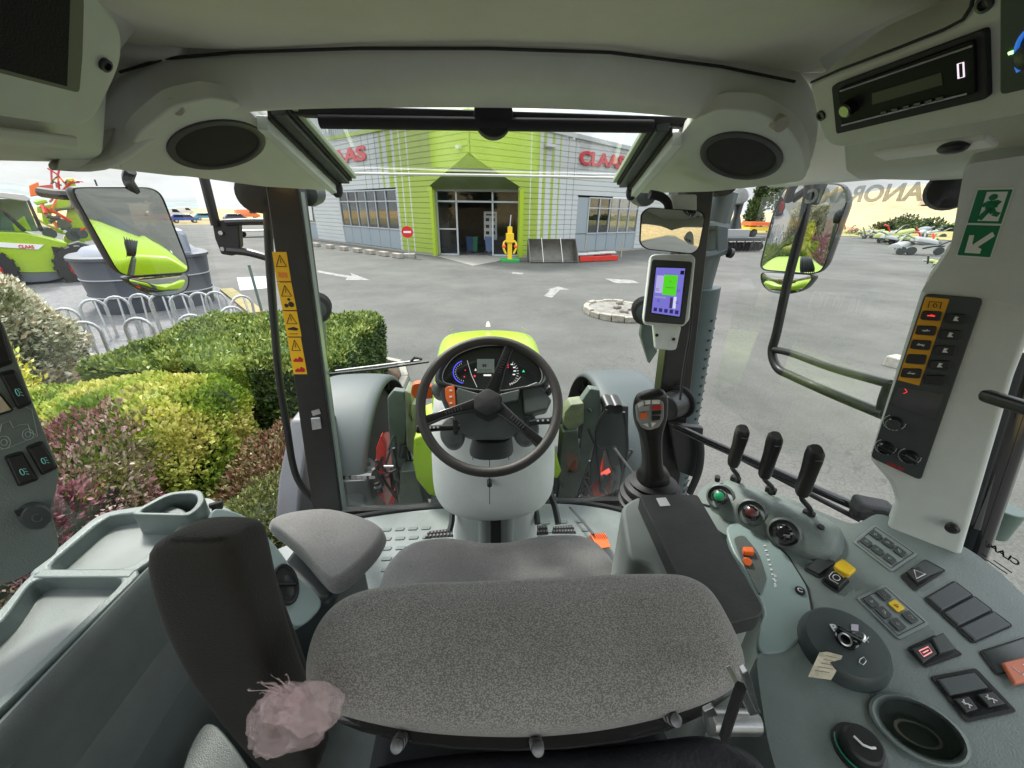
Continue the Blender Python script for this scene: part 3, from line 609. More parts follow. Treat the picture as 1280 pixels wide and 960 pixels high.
# pedals
def pedal(name,pts,foot,yy,fz):
    st=MB().tube(cr([at(*q,y=y_) for q,y_ in pts],5),.014,8,flat=.8).build(name,CHAR,SC)
    a,b,c_,d=[at(*q,z=fz) for q in foot]; p=MB().prism([a,b,c_,d],(0,.01,-.012)).build('pedal_pad',BLKM,st,bevel=.004)
    s=MB(); 
    for i in range(8):
        for v in (.25,.7): s.hex(lerp(lerp(a,b,(i+.5)/8),lerp(d,c_,(i+.5)/8),v)+V((0,-.002,.003)),(.003,0,0),(0,.005,0),(0,0,.003))
    s.build('pad_studs',STEEL if 0 else mat('stud_grey',(.12,.12,.12),.5),st)
pedal('clutch_pedal',[((565,632),1.2),((565,650),1.16),((562,664),1.13)],[(535,664),(567,660),(567,671),(530,673)],1.1,1.45)
pedal('brake_pedal',[((664,625),1.22),((670,640),1.2),((672,655),1.16)],[(660,658),(684,656),(686,668),(656,669)],1.1,1.45)
pedal('brake_pedal',[((684,612),1.22),((693,632),1.2),((698,655),1.14)],[(692,658),(716,656),(721,667),(690,667)],1.1,1.45)
pd=MB().prism([at(*q,z=1.42) for q in [(738,668),(757,666),(764,684),(748,686)]],(0,.03,-.04)).build('accelerator_pedal',ORG,SC,bevel=.004)
MB().tube([at(712,634,y=1.42),at(725,648,y=1.33),at(742,668,y=1.22)],.005,6).build('accelerator_rod',BLK,SC)
s=MB(); 
for i in range(7): s.hex(at(741+i*2.6,669.5,z=1.425),(.001,0,0),(.004,-.014,0),(0,0,.002))
s.build('pedal_ribs',mat('orange_dark',(.5,.08,.01),.5),pd)
# ================================================================== DRIVER SEAT
DS=thing('driver_seat','driver seat with speckled grey fabric backrest and black shell, nearest to the viewer','seat',(0,.5,1.35))
Po=V((0,.285,2.245)); Np=V((0,-.40,.92)).normalized(); 
ol=[(480,724),(520,720),(580,719),(640,716),(700,714),(770,710),(840,709),(872,713),(900,730),(925,770),(943,810),(944,838),(925,860),(890,877),(840,893),(770,908),(700,916),(640,918),(560,915),(500,908),(440,895),(400,882),(380,862),(373,840),(376,808),(388,775),(410,748),(440,732)]
pts=cr([on(a,b,Po,Np) for a,b in ol],3,closed=True); c=sum(pts,V())/len(pts); pts=[c+V(((p.x-c.x)*1.04,(p.y-c.y)*1.03,(p.z-c.z)*1.03)) for p in pts]; L=[]
for t in [i/7 for i in range(8)]:
    a=math.pi/2*t; L.append([c+(p-c)*(1-.22*(1-math.cos(a)))-Np*(.062*(1-math.sin(a))) for p in pts])
L=[[c+(p-c)*.99-Np*.12 for p in pts]]+[[c+(p-c)*1.0-Np*.08 for p in pts]]+L
for k,h in ((.66,.008),(.5,.014),(.33,.018),(.15,.020),(.03,.020)): L.append([c+(p-c)*k+Np*h for p in pts])
MB().loft(L).build('backrest',FAB,DS,ang=180,sub=1)
# fabric piping seam, shell, bolts
shp=[on(a,b,Po-Np*.03,Np) for a,b in [(372,850),(380,880),(402,900),(440,915),(500,930),(560,938),(640,941),(720,938),(790,929),(850,914),(900,892),(935,865),(948,840),(925,800),(660,740),(400,800)]]
c2=sum(shp,V())/len(shp); MB().loft([[c2+(p-c2)*k-Np*h for p in shp] for k,h in ((.9,.13),(1,.09),(1.0,.05),(.99,.035),(.93,.03))]).build('backrest_shell',BLKG if 0 else mat('shell_black',(.013,.013,.014),.25,coat=.3),DS)
for q in ((497,931),(672,935),(843,899)):
    p=on(*q,Po-Np*.03,Np); ax=V((.0,-.6,.8)).normalized(); b=MB(); b.lathe(p-ax*.02,ax,[(.0075,0),(.0075,.006),(.0058,.007),(.0058,.010),(.0075,.011),(.0075,.016),(.0058,.017),(.0058,.019),(.007,.02),(.0065,.025),(.004,.026)],16); b.build('shell_bolt',BOLT,DS)
# black leatherette bellows below the shell
row=[]
for k,(dy,zz) in enumerate(((0,0),(-.02,.012),(-.05,.0),(-.08,-.06),(-.1,-.2))):
    row.append([at(a,b,z=2.09)+V((0,dy,zz)) for a,b in [(455,960),(520,948),(600,940),(680,938),(760,935),(830,925),(870,918),(905,925),(945,945)]])
MB().grid(row).build('rear_cover',LEATH,DS,sub=2,solid=.01,ang=180)
MB().prism([V((x,y,2.06)) for x,y in ((-.2,.33),(.2,.33),(.22,.12),(-.2,.12))],(0,0,-.5)).build('backrest_core',BLKM,DS,bevel=.03)
# cushion
ol=[(472,740),(474,712),(486,690),(508,674),(545,668),(580,672),(605,675),(640,674),(668,668),(700,664),(735,665),(758,678),(778,710),(782,760)]
zc=1.86; top=[at(a,b,z=zc) for a,b in ol]; bk=[V((.24,.40,zc)),V((-.22,.40,zc))]
pts=cr(top+bk,3,closed=True); c=sum(pts,V())/len(pts)
L=[[c+(p-c)*.9-V((0,0,.16)) for p in pts],[c+(p-c)*1-V((0,0,.10)) for p in pts]]
for t in [i/6 for i in range(7)]: a=math.pi/2*t; L.append([c+(p-c)*(1-.16*(1-math.cos(a)))-V((0,0,.05*(1-math.sin(a)))) for p in pts])
for k,h in ((.6,-.004),(.3,-.01),(.03,-.012)): L.append([c+(p-c)*k+V((0,0,h)) for p in pts])
MB().loft(L).build('seat_cushion',FAB2,DS,ang=180)
MB().box((-.22,.4,1.5),(.22,.75,1.72)).build('seat_base',BLKM,DS,bevel=.03); MB().box((-.16,.42,1.34),(.16,.72,1.52)).build('seat_suspension',CHAR,DS,bevel=.01)
# upright left armrest: big moulded foam pad
rows=((680,186,283),(694,168,288),(730,171,297),(790,190,313),(850,222,334),(905,262,357),(950,302,382),(985,335,402))
L=[]
for k,(rw,l,r_) in enumerate(rows):
    a=at(l,rw,y=.285); b=at(r_,rw,y=.285); dp=.07 if k else .055
    f0=a; n=10; ring_=[]
    sq=rnd([a,b,b+V((.0,dp,-.02)),a+V((.01,dp,-.02))],.02,4); L.append(sq)
cap=[sum(L[0],V())/len(L[0])+ (p-sum(L[0],V())/len(L[0]))*.82+V((0,.002,.004)) for p in L[0]]
MB().loft([cap]+L).build('armrest',SOFT,DS,sub=1,ang=180)
# armrest pivot bulge on its front
MB().loft([rnd([at(a,b,y=.36)+V((dx,dy,0)) for a,b,dx,dy in ((l,rw,0,0),(r_,rw,0,0),(r_,rw,.01,.05),(l,rw,.01,.05))],.012,3) for rw,l,r_ in ((700,240,303),(722,246,307),(745,252,312),(790,270,328),(840,300,350),(900,330,376))]).build('armrest_side_pad',SOFT,DS,sub=1,ang=180)
# adjuster bracket right of the backrest
s=MB(); s.prism([at(*q,y=.17) for q in [(928,843),(935,838),(940,850),(950,890),(946,892),(936,870)]],(0,.006,0)); s.prism([at(*q,y=.175) for q in [(922,865),(930,862),(952,892),(938,896)]],(0,.02,0)); s.prism([at(*q,y=.17) for q in [(880,890),(892,884),(898,895),(886,898),(890,916),(884,917)]],(0,.004,0))
s.tube([at(886,902,y=.18),at(945,903,y=.18)],.010,12); s.build('recline_bracket',STEEL,DS,bevel=.001)
MB().tube(cr([at(*q,y=.16) for q in [(926,858),(915,890),(905,922)]],4),.004,6).build('release_cable',BLKM,DS)
# crumpled plastic wrap
PW=MB(); rr=random.Random(3)
from mathutils import noise as NZ2
def crump(cx_,cy_,rx,ry,yy,n=64,m=40,j=.3,sd=0):
    c=at(cx_,cy_,y=yy); rx*=.00083; ry*=.00083; rings=[]
    for k in range(1,m):
        a=math.pi*k/m; row=[]
        for i in range(n):
            t=2*math.pi*i/n; d_=V((math.sin(a)*math.cos(t),math.sin(a)*math.sin(t),-math.cos(a))); q=d_*1.7+V((sd,0,0))
            w=1+j*(NZ2.noise(q)*1.3-abs(NZ2.noise(q*2.6))*1.2-abs(NZ2.noise(q*6))*.5+.25)
            row.append(c+V((rx*d_.x,.7*rx*d_.y,ry*d_.z))*w)
        rings.append(row)
    PW.loft(rings)
def film(cx_,cy_,yy,w_,h_,sd,n=34,cup=.5):
    c=at(cx_,cy_,y=yy); g=random.Random(sd); u=V((1,g.uniform(-.5,.5),g.uniform(-.5,.5))).normalized(); v=V((g.uniform(-.4,.4),g.uniform(-.2,.2),1)); v=(v-u*v.dot(u)).normalized(); nn=u.cross(v); rows=[]
    for i in range(n):
        r_=[]
        for k in range(n):
            s_,t_=(i/(n-1)-.5)*2,(k/(n-1)-.5)*2; q=V((s_*1.6+sd,t_*1.6,sd*.37)); rr_=math.sqrt(s_*s_+t_*t_)
            e=1-.25*abs(NZ2.noise(q*1.3)); h=cup*(1-rr_*rr_)*.5+.55*abs(NZ2.noise(q*1.8))+.28*abs(NZ2.noise(q*4.1))+.12*NZ2.noise(q*9)
            f=math.sqrt(max(0,1-.5*min(1,s_*s_)*min(1,t_*t_)))
            r_.append(c+u*(w_*s_*e*f+.01*NZ2.noise(q*3+V((5,0,0))))+v*(h_*t_*e*f+.01*NZ2.noise(q*3+V((0,9,0))))+nn*(h*w_*.9*(1 if nn.y<0 else -1)))
        rows.append(r_)
    PW.grid(rows)
def bag(cx_,cy_,yy,rx,ry,sd,n=72,m=44):
    c=at(cx_,cy_,y=yy); rings=[]
    for k in range(1,m):
        a=math.pi*k/m; row=[]
        for i in range(n):
            t=2*math.pi*i/n; d_=V((math.sin(a)*math.cos(t),math.sin(a)*math.sin(t),-math.cos(a))); q=d_*1.5+V((sd,0,0))
            f=1+.22*NZ2.noise(q)-.30*abs(NZ2.noise(q*1.6+V((0,3,0))))-.12*abs(NZ2.noise(q*3.4))-.035*abs(NZ2.noise(q*8))
            w=.45+.55*math.sqrt(max(0,1-max(0,d_.z+.1)**2)) if d_.z>0 else 1
            row.append(c+V((rx*d_.x*w,.7*rx*d_.y*w,ry*d_.z))*f)
        rings.append(row)
    PW.loft(rings)
bag(360,897,.235,.044,.034,1.3); bag(388,884,.228,.030,.030,4.1); bag(352,880,.235,.022,.020,7.7)
rs=random.Random(8)
for i in range(22):
    x0,y0=rs.uniform(345,385),rs.uniform(862,880); ex,ey=x0-rs.uniform(10,40),y0-rs.uniform(2,26)
    q=cr([at(x0,y0,y=.235),at((x0+ex)/2+rs.uniform(-7,7),(y0+ey)/2+rs.uniform(-7,7),y=.238),at(ex,ey,y=.24),at(ex+rs.uniform(-6,8),ey+rs.uniform(-6,4),y=.243)],4)
    PW.tube(q,[rs.uniform(.0007,.0022)*(1.2-u_/len(q)) for u_ in range(len(q))],5,flat=.4)
pm=bpy.data.materials.new('thin_plastic_film'); pm.use_nodes=True; b=pm.node_tree.nodes['Principled BSDF']; b.inputs['Base Color'].default_value=(.96,.74,.76,1); b.inputs['Roughness'].default_value=.12; b.inputs['Alpha'].default_value=.27; b.inputs['Transmission Weight'].default_value=.15; b.inputs['Coat Weight'].default_value=.6
solo(PW,'plastic_wrap',pm,'crumpled pinkish clear plastic wrapping hanging between the armrest and the seat back','plastic wrapping',at(362,892,y=.235),ang=180)
# ================================================================== PASSENGER SEAT
PS=thing('passenger_seat','small grey cushioned passenger seat on the left console behind the pillar','seat',at(420,680,z=1.5))
ol=[(333,650),(348,640),(380,634),(412,633),(450,642),(474,653),(481,664),(470,684),(448,706),(428,722),(412,726),(396,712),(372,684),(350,664)]
pts=cr([at(a,b,z=1.86) for a,b in ol],3,closed=True); c=sum(pts,V())/len(pts)
L=[[c+(p-c)*.80-V((0,0,.07)) for p in pts],[c+(p-c)*.95-V((0,0,.055)) for p in pts]]
for t in [i/6 for i in range(7)]: a=math.pi/2*t; L.append([c+(p-c)*(1-.13*(1-math.cos(a)))-V((0,0,.04*(1-math.sin(a)))) for p in pts])
for k,h in ((.6,-.004),(.3,-.006),(.03,-.007)): L.append([c+(p-c)*k+V((0,0,h)) for p in pts])
MB().loft(L).build('seat_cushion',FAB2,PS,ang=180)
MB().prism([V((x,y,1.76)) for x,y in ((-.62,.95),(-.42,.9),(-.45,.72),(-.66,.72))],(0,0,-.42)).build('seat_base',CHAR,PS,bevel=.02)
# ================================================================== LEFT STORAGE CONSOLE
LC=thing('storage_console','green grey moulded storage console with shallow trays running along the left side','console',(-.8,.5,1.35))
zr=2.02
def T2(a,b,z=zr): return at(a,b,z=z)
outer=[T2(-40,800),T2(0,770),(T2(131,641)),T2(150,632),T2(210,617),T2(240,616),T2(262,624),T2(272,640),T2(262,650)]
inner=[T2(250,648),T2(172,716),T2(0,896),T2(-60,955)]
# body: rim ring + trays sunk
RG=mat('tray_rim_grey',(.125,.155,.147),.36,bump=.4,bscale=420,var=.12,vscale=7)
def ringwall(name,op,ip,ztop,zb,par,m_):
    n=len(op); o=MB(); a=[V((p.x,p.y,ztop)) for p in op]; b=[V((p.x,p.y,ztop)) for p in ip]
    a0=[V((p.x,p.y,zb)) for p in op]; b0=[V((p.x*.985,p.y,zb)) for p in ip]
    o.loft([a0,a,b,b0],(0,0)); return o.build(name,m_,par,bevel=.006,seg=3)
RG=mat('tray_rim_grey',(.125,.155,.147),.36,bump=.4,bscale=420,var=.12,vscale=7)
MB().hex((T2(46,717)+T2(166,717))/2-V((0,0,.018)),(T2(166,717)-T2(46,717))/2,(0,.010,0),(0,0,.02)).build('tray_divider',RG,LC,bevel=.004)
tA=[T2(52,712),T2(131,645),T2(176,640),T2(205,640),T2(230,652),T2(165,709)]   # far tray opening
tB=[T2(-70,830),T2(0,780),T2(40,722),T2(160,722),T2(0,872),T2(-60,925)]
def grow(pl,d):
    c=sum(pl,V())/len(pl); return [p+(p-c).normalized()*d for p in pl]
ringwall('tray_rim',rnd(grow(tA,.028),.03,3),rnd(tA,.03,3),zr,zr-.05,LC,RG)
ringwall('tray_rim',rnd(grow(tB,.028),.03,3),rnd(tB,.03,3),zr,zr-.05,LC,RG)
TR=mat('tray_floor_grey',(.16,.18,.172),.28,bump=.15,bscale=400,var=.15,vscale=5)
for t in (tA,tB): MB().prism([V((p.x,p.y,zr-.032)) for p in grow(t,.01)],(0,0,-.02)).build('tray_floor',TR,LC)
# open cup pocket at the far end with raised rim
pk=[T2(170,640,2.05),T2(212,618,2.05),T2(243,616,2.05),T2(248,626,2.05),T2(236,641,2.05)]
ringwall('pocket_rim',rnd(grow(pk,.016),.02,3),rnd(pk,.02,3),2.05,1.95,LC,RG)
MB().prism([V((p.x,p.y,1.955)) for p in grow(pk,.003)],(0,0,-.02)).build('pocket_floor',GGD,LC)
# inner wall sloping to the seat: stepped surface
cs=[(240,650),(165,722),(80,810),(0,893),(-70,965)]
rows_=[]
base=[T2(a,b) for a,b in cs]
prof=((-.02,-.035),(0,-.01),(.012,.0),(.022,-.012),(.045,-.16),(.085,-.19),(.10,-.42),(.16,-.66))
for dx,dz in prof: rows_.append([p+V((dx,-.01*0,dz)) for p in base])
MB().grid(rows_).build('inner_wall',GGD,LC,sub=1,solid=.006)
MB().prism([V((-.97,-.3,1.975)),V((-.97,.84,1.975)),V((-.72,.80,1.975)),V((-.76,.62,1.975)),V((-.72,.3,1.975)),V((-.68,-.3,1.975))],(0,0,-.6)).build('console_body',GGD,LC,bevel=.01)
# end cap to the passenger seat, with vent
ec=[(262,632),(300,640),(322,655),(352,690),(372,720),(400,742),(404,760),(372,790),(350,760),(330,720),(300,690),(262,665)]
Pe=at(330,700,x=-.58); Ne=V((.62,-.30,.72)).normalized()
MB().prism(rnd(px_poly(ec,Pe,Ne),.03,3),-Ne*.25).build('console_end_cover',mat('console_end_light',(.27,.345,.335),.42,bump=.1,bscale=500),LC,bevel=.01,seg=3)
MB().prism(rnd([at(a,b,z=2.0) for a,b in [(244,622),(262,622),(300,644),(312,660),(262,672),(240,650)]],.015,3),(0,0,-.3)).build('console_shoulder',GG,LC,bevel=.01,seg=3)
vc=on(357,731,Pe+Ne*.004,Ne); va=Ne; vr=[on(357+16*math.cos(t)*1+3*math.sin(t),731+26*math.sin(t),Pe+Ne*.004,Ne) for t in (2*math.pi*i/28 for i in range(28))]; vv=sum(vr,V())/28
v=MB().loft([[vv+(p-vv)*k+va*h for p in vr] for k,h in ((1,-.01),(1,.006),(.93,.01),(.86,.006),(.8,.002),(.05,.002))]).build('air_vent',BLKM,LC)
s=MB(); s.tube([lerp(vr[0],vr[14],.12)+va*.006,lerp(vr[0],vr[14],.88)+va*.006],.004,6); s.loft([[vv+(p-vv)*k+va*h-V((0,0,.01)) for p in vr] for k,h in ((.6,.0),(.6,.008),(.5,.01),(.05,.01))]); s.build('vent_flap',BLK,v)
q=T2(272,636,2.015); lc=MB(); lc.lathe(q,(0,0,1),[(.012,0),(.011,.008),(.004,.012)],16); lc.hex(q+V((0,0,.014)),(.012,.006,0),(-.002,.004,0),(0,0,.005)); lc.build('latch_knob',BLKM,LC)
# lower pale corner of the seat plinth bottom left
MB().prism(rnd([at(*q,z=1.75) for q in [(236,930),(262,895),(300,940),(340,1010),(215,1010)]],.06,5),(0,0,-.4)).build('plinth_corner',GGD,LC,bevel=.02)
# dark scoop left end bottom
# ================================================================== LEFT SWITCH PILLAR
Ol=at(35,560,x=-.84); Nl=V((.80,-.55,.22)).normalized()
LP=thing('switch_pillar','grey pillar trim with light switches and a round socket cover at the left edge','pillar trim',at(40,720,x=-.84))
MB().prism(rnd(px_poly([(-60,380),(2,398),(10,420),(40,500),(74,588),(72,604),(64,640),(72,668),(74,690),(30,722),(-10,735),(-80,760)],Ol,Nl),.012,3),-Nl*.06).build('pillar_cover',GG,LP,bevel=.012,seg=3)
def rocker(pl,O,N,par,h=.008,m_=BLK,name='rocker_switch',sym=None,frame=True,sm=None,tilt=.0):
    pts=px_poly(pl,O,N); c=sum(pts,V())/len(pts)
    if frame: fr=MB().prism(rnd(grow(pts,.004),.004,2),N*.002).build('switch_frame',BLKM,par,bevel=.001)
    k=MB(); a=pts; d1=(a[1]-a[0]); top=[p+N*h for p in pts]
    if tilt: top[0]+=N*tilt; top[1]+=N*tilt
    k.loft([pts,[c+(p-c)*.99+N*(h*.6+(tilt if i<2 else 0)*.7) for i,p in enumerate(pts)],[c+(p-c)*.93+(q-p) for p,q in zip(pts,top)]]); o=k.build(name,m_,par,bevel=.0015)
    if sym:
        def Q(u,v): return lerp(lerp(top[0],top[1],u),lerp(top[3],top[2],u),v)+N*.0004
        s=MB(); sym(s,Q,N); s.build('switch_symbol',sm or WHT,o)
    return o
SYMT=mat('lit_symbol_teal',(.2,.5,.45),.4,emis=(.3,.95,.8),es=.06)
def y_beam(s,Q,N):
    s.tube([Q(.45+.10*math.cos(t),.6+.11*math.sin(t)) for t in (2*math.pi*i/12 for i in range(12))],.0005,4,closed=True)
    for v in (.5,.6,.7): s.tube([Q(.6,v),Q(.74,v+.05)],.0004,4)
for top_,lit in (([(-10,466),(16,466),(33,490),(0,506)],[(0,506),(33,490),(36,505),(-2,520)]),):
    rocker([(0,468),(18,464),(38,502),(22,510)],Ol,Nl,LP,sym=y_beam,sm=SYMT)
rocker([(-20,500),(-2,492),(14,512),(-10,520)],Ol,Nl,LP,m_=mat('cream_switch',(.6,.5,.35),.5))
rocker([(7,572),(27,566),(46,598),(23,606)],Ol,Nl,LP,sym=y_beam,sm=SYMT)
rocker([(34,560),(52,553),(70,583),(52,592)],Ol,Nl,LP,sym=y_beam,sm=SYMT)
rocker([(-20,410),(0,405),(14,452),(-8,460)],Ol,Nl,LP)
# engraved tractor outline
s=MB(); tp=[(0,540),(2,530),(12,526),(17,535),(24,531),(35,530),(38,540),(45,544)]
s.tube([on(a,b,Ol+Nl*.0008,Nl) for a,b in tp],.0006,4)
for x,y,r_ in ((5,553,8),(5,553,4),(35,543,7),(35,543,3.5)): s.tube([on(x+r_*math.cos(t),y+r_*math.sin(t),Ol+Nl*.0008,Nl) for t in (2*math.pi*i/16 for i in range(16))],.0006,4,closed=True)
s.tube([on(a,b,Ol+Nl*.0008,Nl) for a,b in [(0,513),(30,508),(40,512),(47,545),(10,560),(0,562)]],.0005,4)
s.build('tractor_pictogram',mat('pictogram_pale',(.42,.5,.48),.5),LP)
q=[on(43+20*math.cos(t),644+15*math.sin(t),Ol+Nl*.002,Nl) for t in (2*math.pi*i/24 for i in range(24))]; c=sum(q,V())/24
so=MB().loft([[c+(p-c)*k+Nl*h for p in q] for k,h in ((1.1,-.002),(1.08,.01),(1,.018),(.9,.021),(.05,.022))]).build('socket_cover',CHAR,LP)
s=MB(); s.tube([c+Nl*.024+(q[i]-c)*.3 for i in range(0,20)],.001,4); s.build('socket_symbol',mat('faint_grey',(.12,.13,.13),.5),so)
MB().prism(px_poly([(18,640),(40,632),(44,638),(22,646)],Ol+Nl*.02,Nl),-Nl*.01).build('cover_hinge',BLKM,so)
# ================================================================== RIGHT SIDE CONSOLE
zc=2.08; UP=V((0,0,1)); Cn=V((-.18,-.10,1)).normalized(); Co=at(1100,740,z=zc)
def C(a,b,o=0): return on(a,b,Co+Cn*o,Cn)
RC=thing('control_console','green grey side console full of switches, levers and a key, right of the driver seat','console',(.7,.4,1.35))
ol=[(868,640),(872,615),(890,600),(960,612),(1050,650),(1070,656),(1098,640),(1150,662),(1205,682),(1242,708),(1300,762),(1360,850),(1360,1010),(985,1010),(960,930),(948,850),(945,815),(985,800),(1000,760),(985,720),(950,690),(900,665)]
CB=MB().prism(rnd([C(a,b) for a,b in ol],.02,3),(0,0,-.62)).build('console_body',GG,RC)
# lighter outer wall going down past the glass
# swivel plate near the armrest, with slider scale
pl=[C(a,b,.004) for a,b in [(905,655),(935,650),(972,680),(1000,712),(1014,745),(1016,780),(985,815),(945,818),(950,780),(958,765),(935,715),(915,690)]]
sp=MB().prism(rnd(pl,.03,4),-Cn*.02).build('swivel_plate',mat('plate_green_grey',(.25,.325,.318),.3,bump=.1,bscale=500),RC,bevel=.004,seg=3)
pl=[C(a,b,.008) for a,b in [(916,672),(930,668),(948,690),(958,720),(950,745),(938,720),(925,695)]]; s1=MB().prism(rnd(pl,.01,3),-Cn*.006).build('slider_recess',GGD,sp,bevel=.002)
MB().hex(C(935,689,.014),(.009,-.003,.002),(.003,.007,0),(0,0,.006)).build('slider_knob',ORG,s1,bevel=.003)
MB().cyl(C(934,702,.008),C(934,702,.018),.008).build('slider_wheel',ORG,s1,bevel=.002)
s=MB()
for i in range(9):
    p=C(956+i*1.6,682+i*6,.0055); s.hex(p,(.0028-.0001*i,0,0),(0,.0012,0),(0,0,.0006)); 
for i in (6,7,8): s.cyl(C(969,682+i*6.3,.005),C(969,682+i*6.3,.006),.0025,seg=8)
s.build('slider_scale',WHT,sp)
q=C(1000,739,.005); k=MB().lathe(q,Cn,[(.008,0),(.008,.003),(.006,.003)],16).build('plate_screw',BLK,sp); MB().tube([q+Cn*.004+V((.004*math.cos(t),.004*math.sin(t),0)) for t in [i*.5 for i in range(11)]],.0007,4).build('screw_mark',WHT,k)
MB().tube([C(a,b,.003) for a,b in [(872,628),(913,640),(950,662),(985,695),(1010,735),(1018,775),(1012,810)]],.002,5).build('panel_gap',BLKM,RC)
# hump carrying the three spool levers
A=C(906,622); B=C(1034,680); dr=(B-A).normalized(); sd=Cn.cross(dr)
rings=[]
for t,k in ((-.13,.3),(-.10,.7),(-.04,.93),(.1,1),(.5,1),(.9,1),(1.03,.9),(1.10,.6),(1.13,.25)):
    c=A+(B-A)*t; rings.append([c+sd*(.062*k*math.cos(w))+Cn*(.05*k*math.sin(w)-.01) for w in (math.pi*2*i/24 for i in range(24))])
hp=MB().loft(rings).build('lever_housing',GG,RC,ang=180)
for q in ((897,597),(1026,659)): c=on(*q,Co+Cn*.04,Cn); MB().cyl(c-Cn*.01,c+Cn*.003,.006,.006,12).build('housing_screw',BLKM,hp)
for i,(st,hb_,ht,kn) in enumerate((((919,601),(916,580),(930,536),(900,621)),((963,615),(955,594),(971,545),(939,641)),((1010,645),(1002,616),(1022,562),(980,666)))):
    s0=on(*st,Co+Cn*.03,Cn); dd=(CAM-s0).length
    yy=s0.y; b0=at(*hb_,y=yy-.01); t0=at(*ht,y=yy-.03)
    MB().hex(s0+Cn*.006,dr*.011,sd*.006,Cn*.008).build('lever_slot',BLKM,hp,bevel=.003)
    L_=MB().tube(cr([s0-Cn*.01,lerp(s0,b0,.35)+dr*.008,lerp(s0,b0,.7)-dr*.002,b0],4),.0052,8).build('spool_lever',BLK,RC)
    ax=(t0-b0).normalized(); sdv=V((.9,-.3,0)); sdv=(sdv-ax*sdv.dot(ax)).normalized(); fv=ax.cross(sdv); rg=[]
    ln=(t0-b0).length
    for k,w,d,o in ((-.02,.5,.5,0),(.0,.85,.8,0),(.12,1.0,.85,0),(.5,.95,1.0,.001),(.8,1.05,1.15,.003),(.94,1.0,1.05,.003),(1.0,.7,.8,.002)):
        rg.append([b0+ax*(ln*k)+sdv*(.0125*w*math.copysign(abs(math.cos(a))**.7,math.cos(a)))+fv*(.0155*d*math.copysign(abs(math.sin(a))**.7,math.sin(a))+o) for a in (2*math.pi*j/20 for j in range(20))])
    h_=MB().loft(rg).build('lever_handle',BLKM if i<0 else mat('handle_black',(.016,.015,.015),.33,bump=.15,bscale=300),L_)
    MB().tube([t0-ax*.012-fv*.017+sdv*.006,t0-ax*.012-fv*.017-sdv*.006],.0008,4).build('handle_mark',mat('faint_grey',(.1,.1,.1)),L_)
    kc=on(*kn,Co+Cn*.036,Cn); kN=(Cn*.6+V((-.5,-.5,0))).normalized()
    MB().lathe(kc-kN*.012,kN,[(.031,-.01),(.030,.004),(.026,.007),(.021,-.002)],28).build('knob_collar',GGD,hp)
    kb=MB().lathe(kc-kN*.006,kN,[(.017,0),(.017,.016),(.014,.022),(.008,.025),(.001,.026)],20).build('flow_knob',BLKG,RC)
    cpt=kc+kN*.0185
    if i==0:
        MB().lathe(kc-kN*.006,kN,[(.011,.0245),(.009,.0262),(.001,.028)],16).build('knob_cap',mat('knob_green',(.02,.28,.12),.35),kb)
    elif i==1: MB().lathe(kc-kN*.006,kN,[(.010,.0245),(.008,.0262),(.001,.0275)],16).build('knob_cap',mat('knob_maroon',(.10,.025,.025),.3),kb)
    else:
        s=MB(); 
        for j in range(8): a=j*math.pi/4; u=dr*math.cos(a)+dr.cross(kN)*math.sin(a); s.hex(kc+kN*.01+u*.0165,u*.0025,kN*.008,u.cross(kN)*.003)
        s.build('knob_grip',BLKM,kb)
# ignition boss and lock
ic=C(1058,800,.029)-Cn*.029; ib=MB().lathe(ic,Cn,[(.062,-.02),(.060,.010),(.056,.022),(.052,.027),(.001,.029)],40).build('ignition_boss',mat('dial_dark',(.05,.065,.065),.4,bump=.2,bscale=500),RC)
icn=ic+Cn*.029
lk=MB().lathe(icn,Cn,[(.015,0),(.015,.005),(.012,.007),(.001,.007)],28).build('ignition_lock',BLKG,ib)
s=MB()
def cb(a,b,o=.030): return on(a,b,ic+Cn*o,Cn)
text('P','dial_mark',WHT,ib,cb(1042,789),cb(1052,789)-cb(1042,789),cb(1042,779)-cb(1042,789),.011,w=.008,bold=.02)
s=MB(); s.prism([cb(1064,780),cb(1073,781),cb(1073,789),cb(1064,788)],Cn*.0004); s.build('dial_mark',mat('dial_lilac',(.55,.5,.6),.5),ib)
s=MB(); s.tube([cb(1079,796),cb(1086,803)],.0006,4); s.tube([cb(1086,796),cb(1080,803)],.0006,4); s.tube([cb(a,b) for a,b in [(1075,824),(1080,821),(1083,826),(1079,831),(1074,828)]],.0006,4,closed=True); s.build('dial_mark',WHT,ib)
# keys and paper tag
KY=thing('ignition_key','ignition key on a ring, standing in its lock with a worn cream paper tag','key',icn+Cn*.007)
kc=icn+Cn*.007
MB().hex(kc+Cn*.007,dr*.016,sd*.003,Cn*.008).build('key_head',BLKG,KY,bevel=.003)
MB().tube([kc+Cn*.008+V((-.012,-.006,0))+V((.009*math.cos(t),.007*math.sin(t),.004*math.sin(t))) for t in (2*math.pi*i/20 for i in range(20))],.0013,6,closed=True).build('key_ring',STEEL,KY)
MB().tube([kc+Cn*.01+V((.011,-.004,0))+V((.008*math.cos(t),.007*math.sin(t),.004*math.cos(t))) for t in (2*math.pi*i/20 for i in range(20))],.0013,6,closed=True).build('key_ring',STEEL,KY)
tgp=[on(a,b,ic+Cn*.036,V((-.2,-.5,1)).normalized()) for a,b in [(1024,816),(1034,815),(1053,820),(1046,838),(1039,850),(1010,846)]]
tgo=MB().prism(tgp,V((0,0,.0008))).build('key_tag',mat('worn_paper',(.55,.50,.38),.8,var=.3,vscale=60),KY)
s=MB(); rr=random.Random(5)
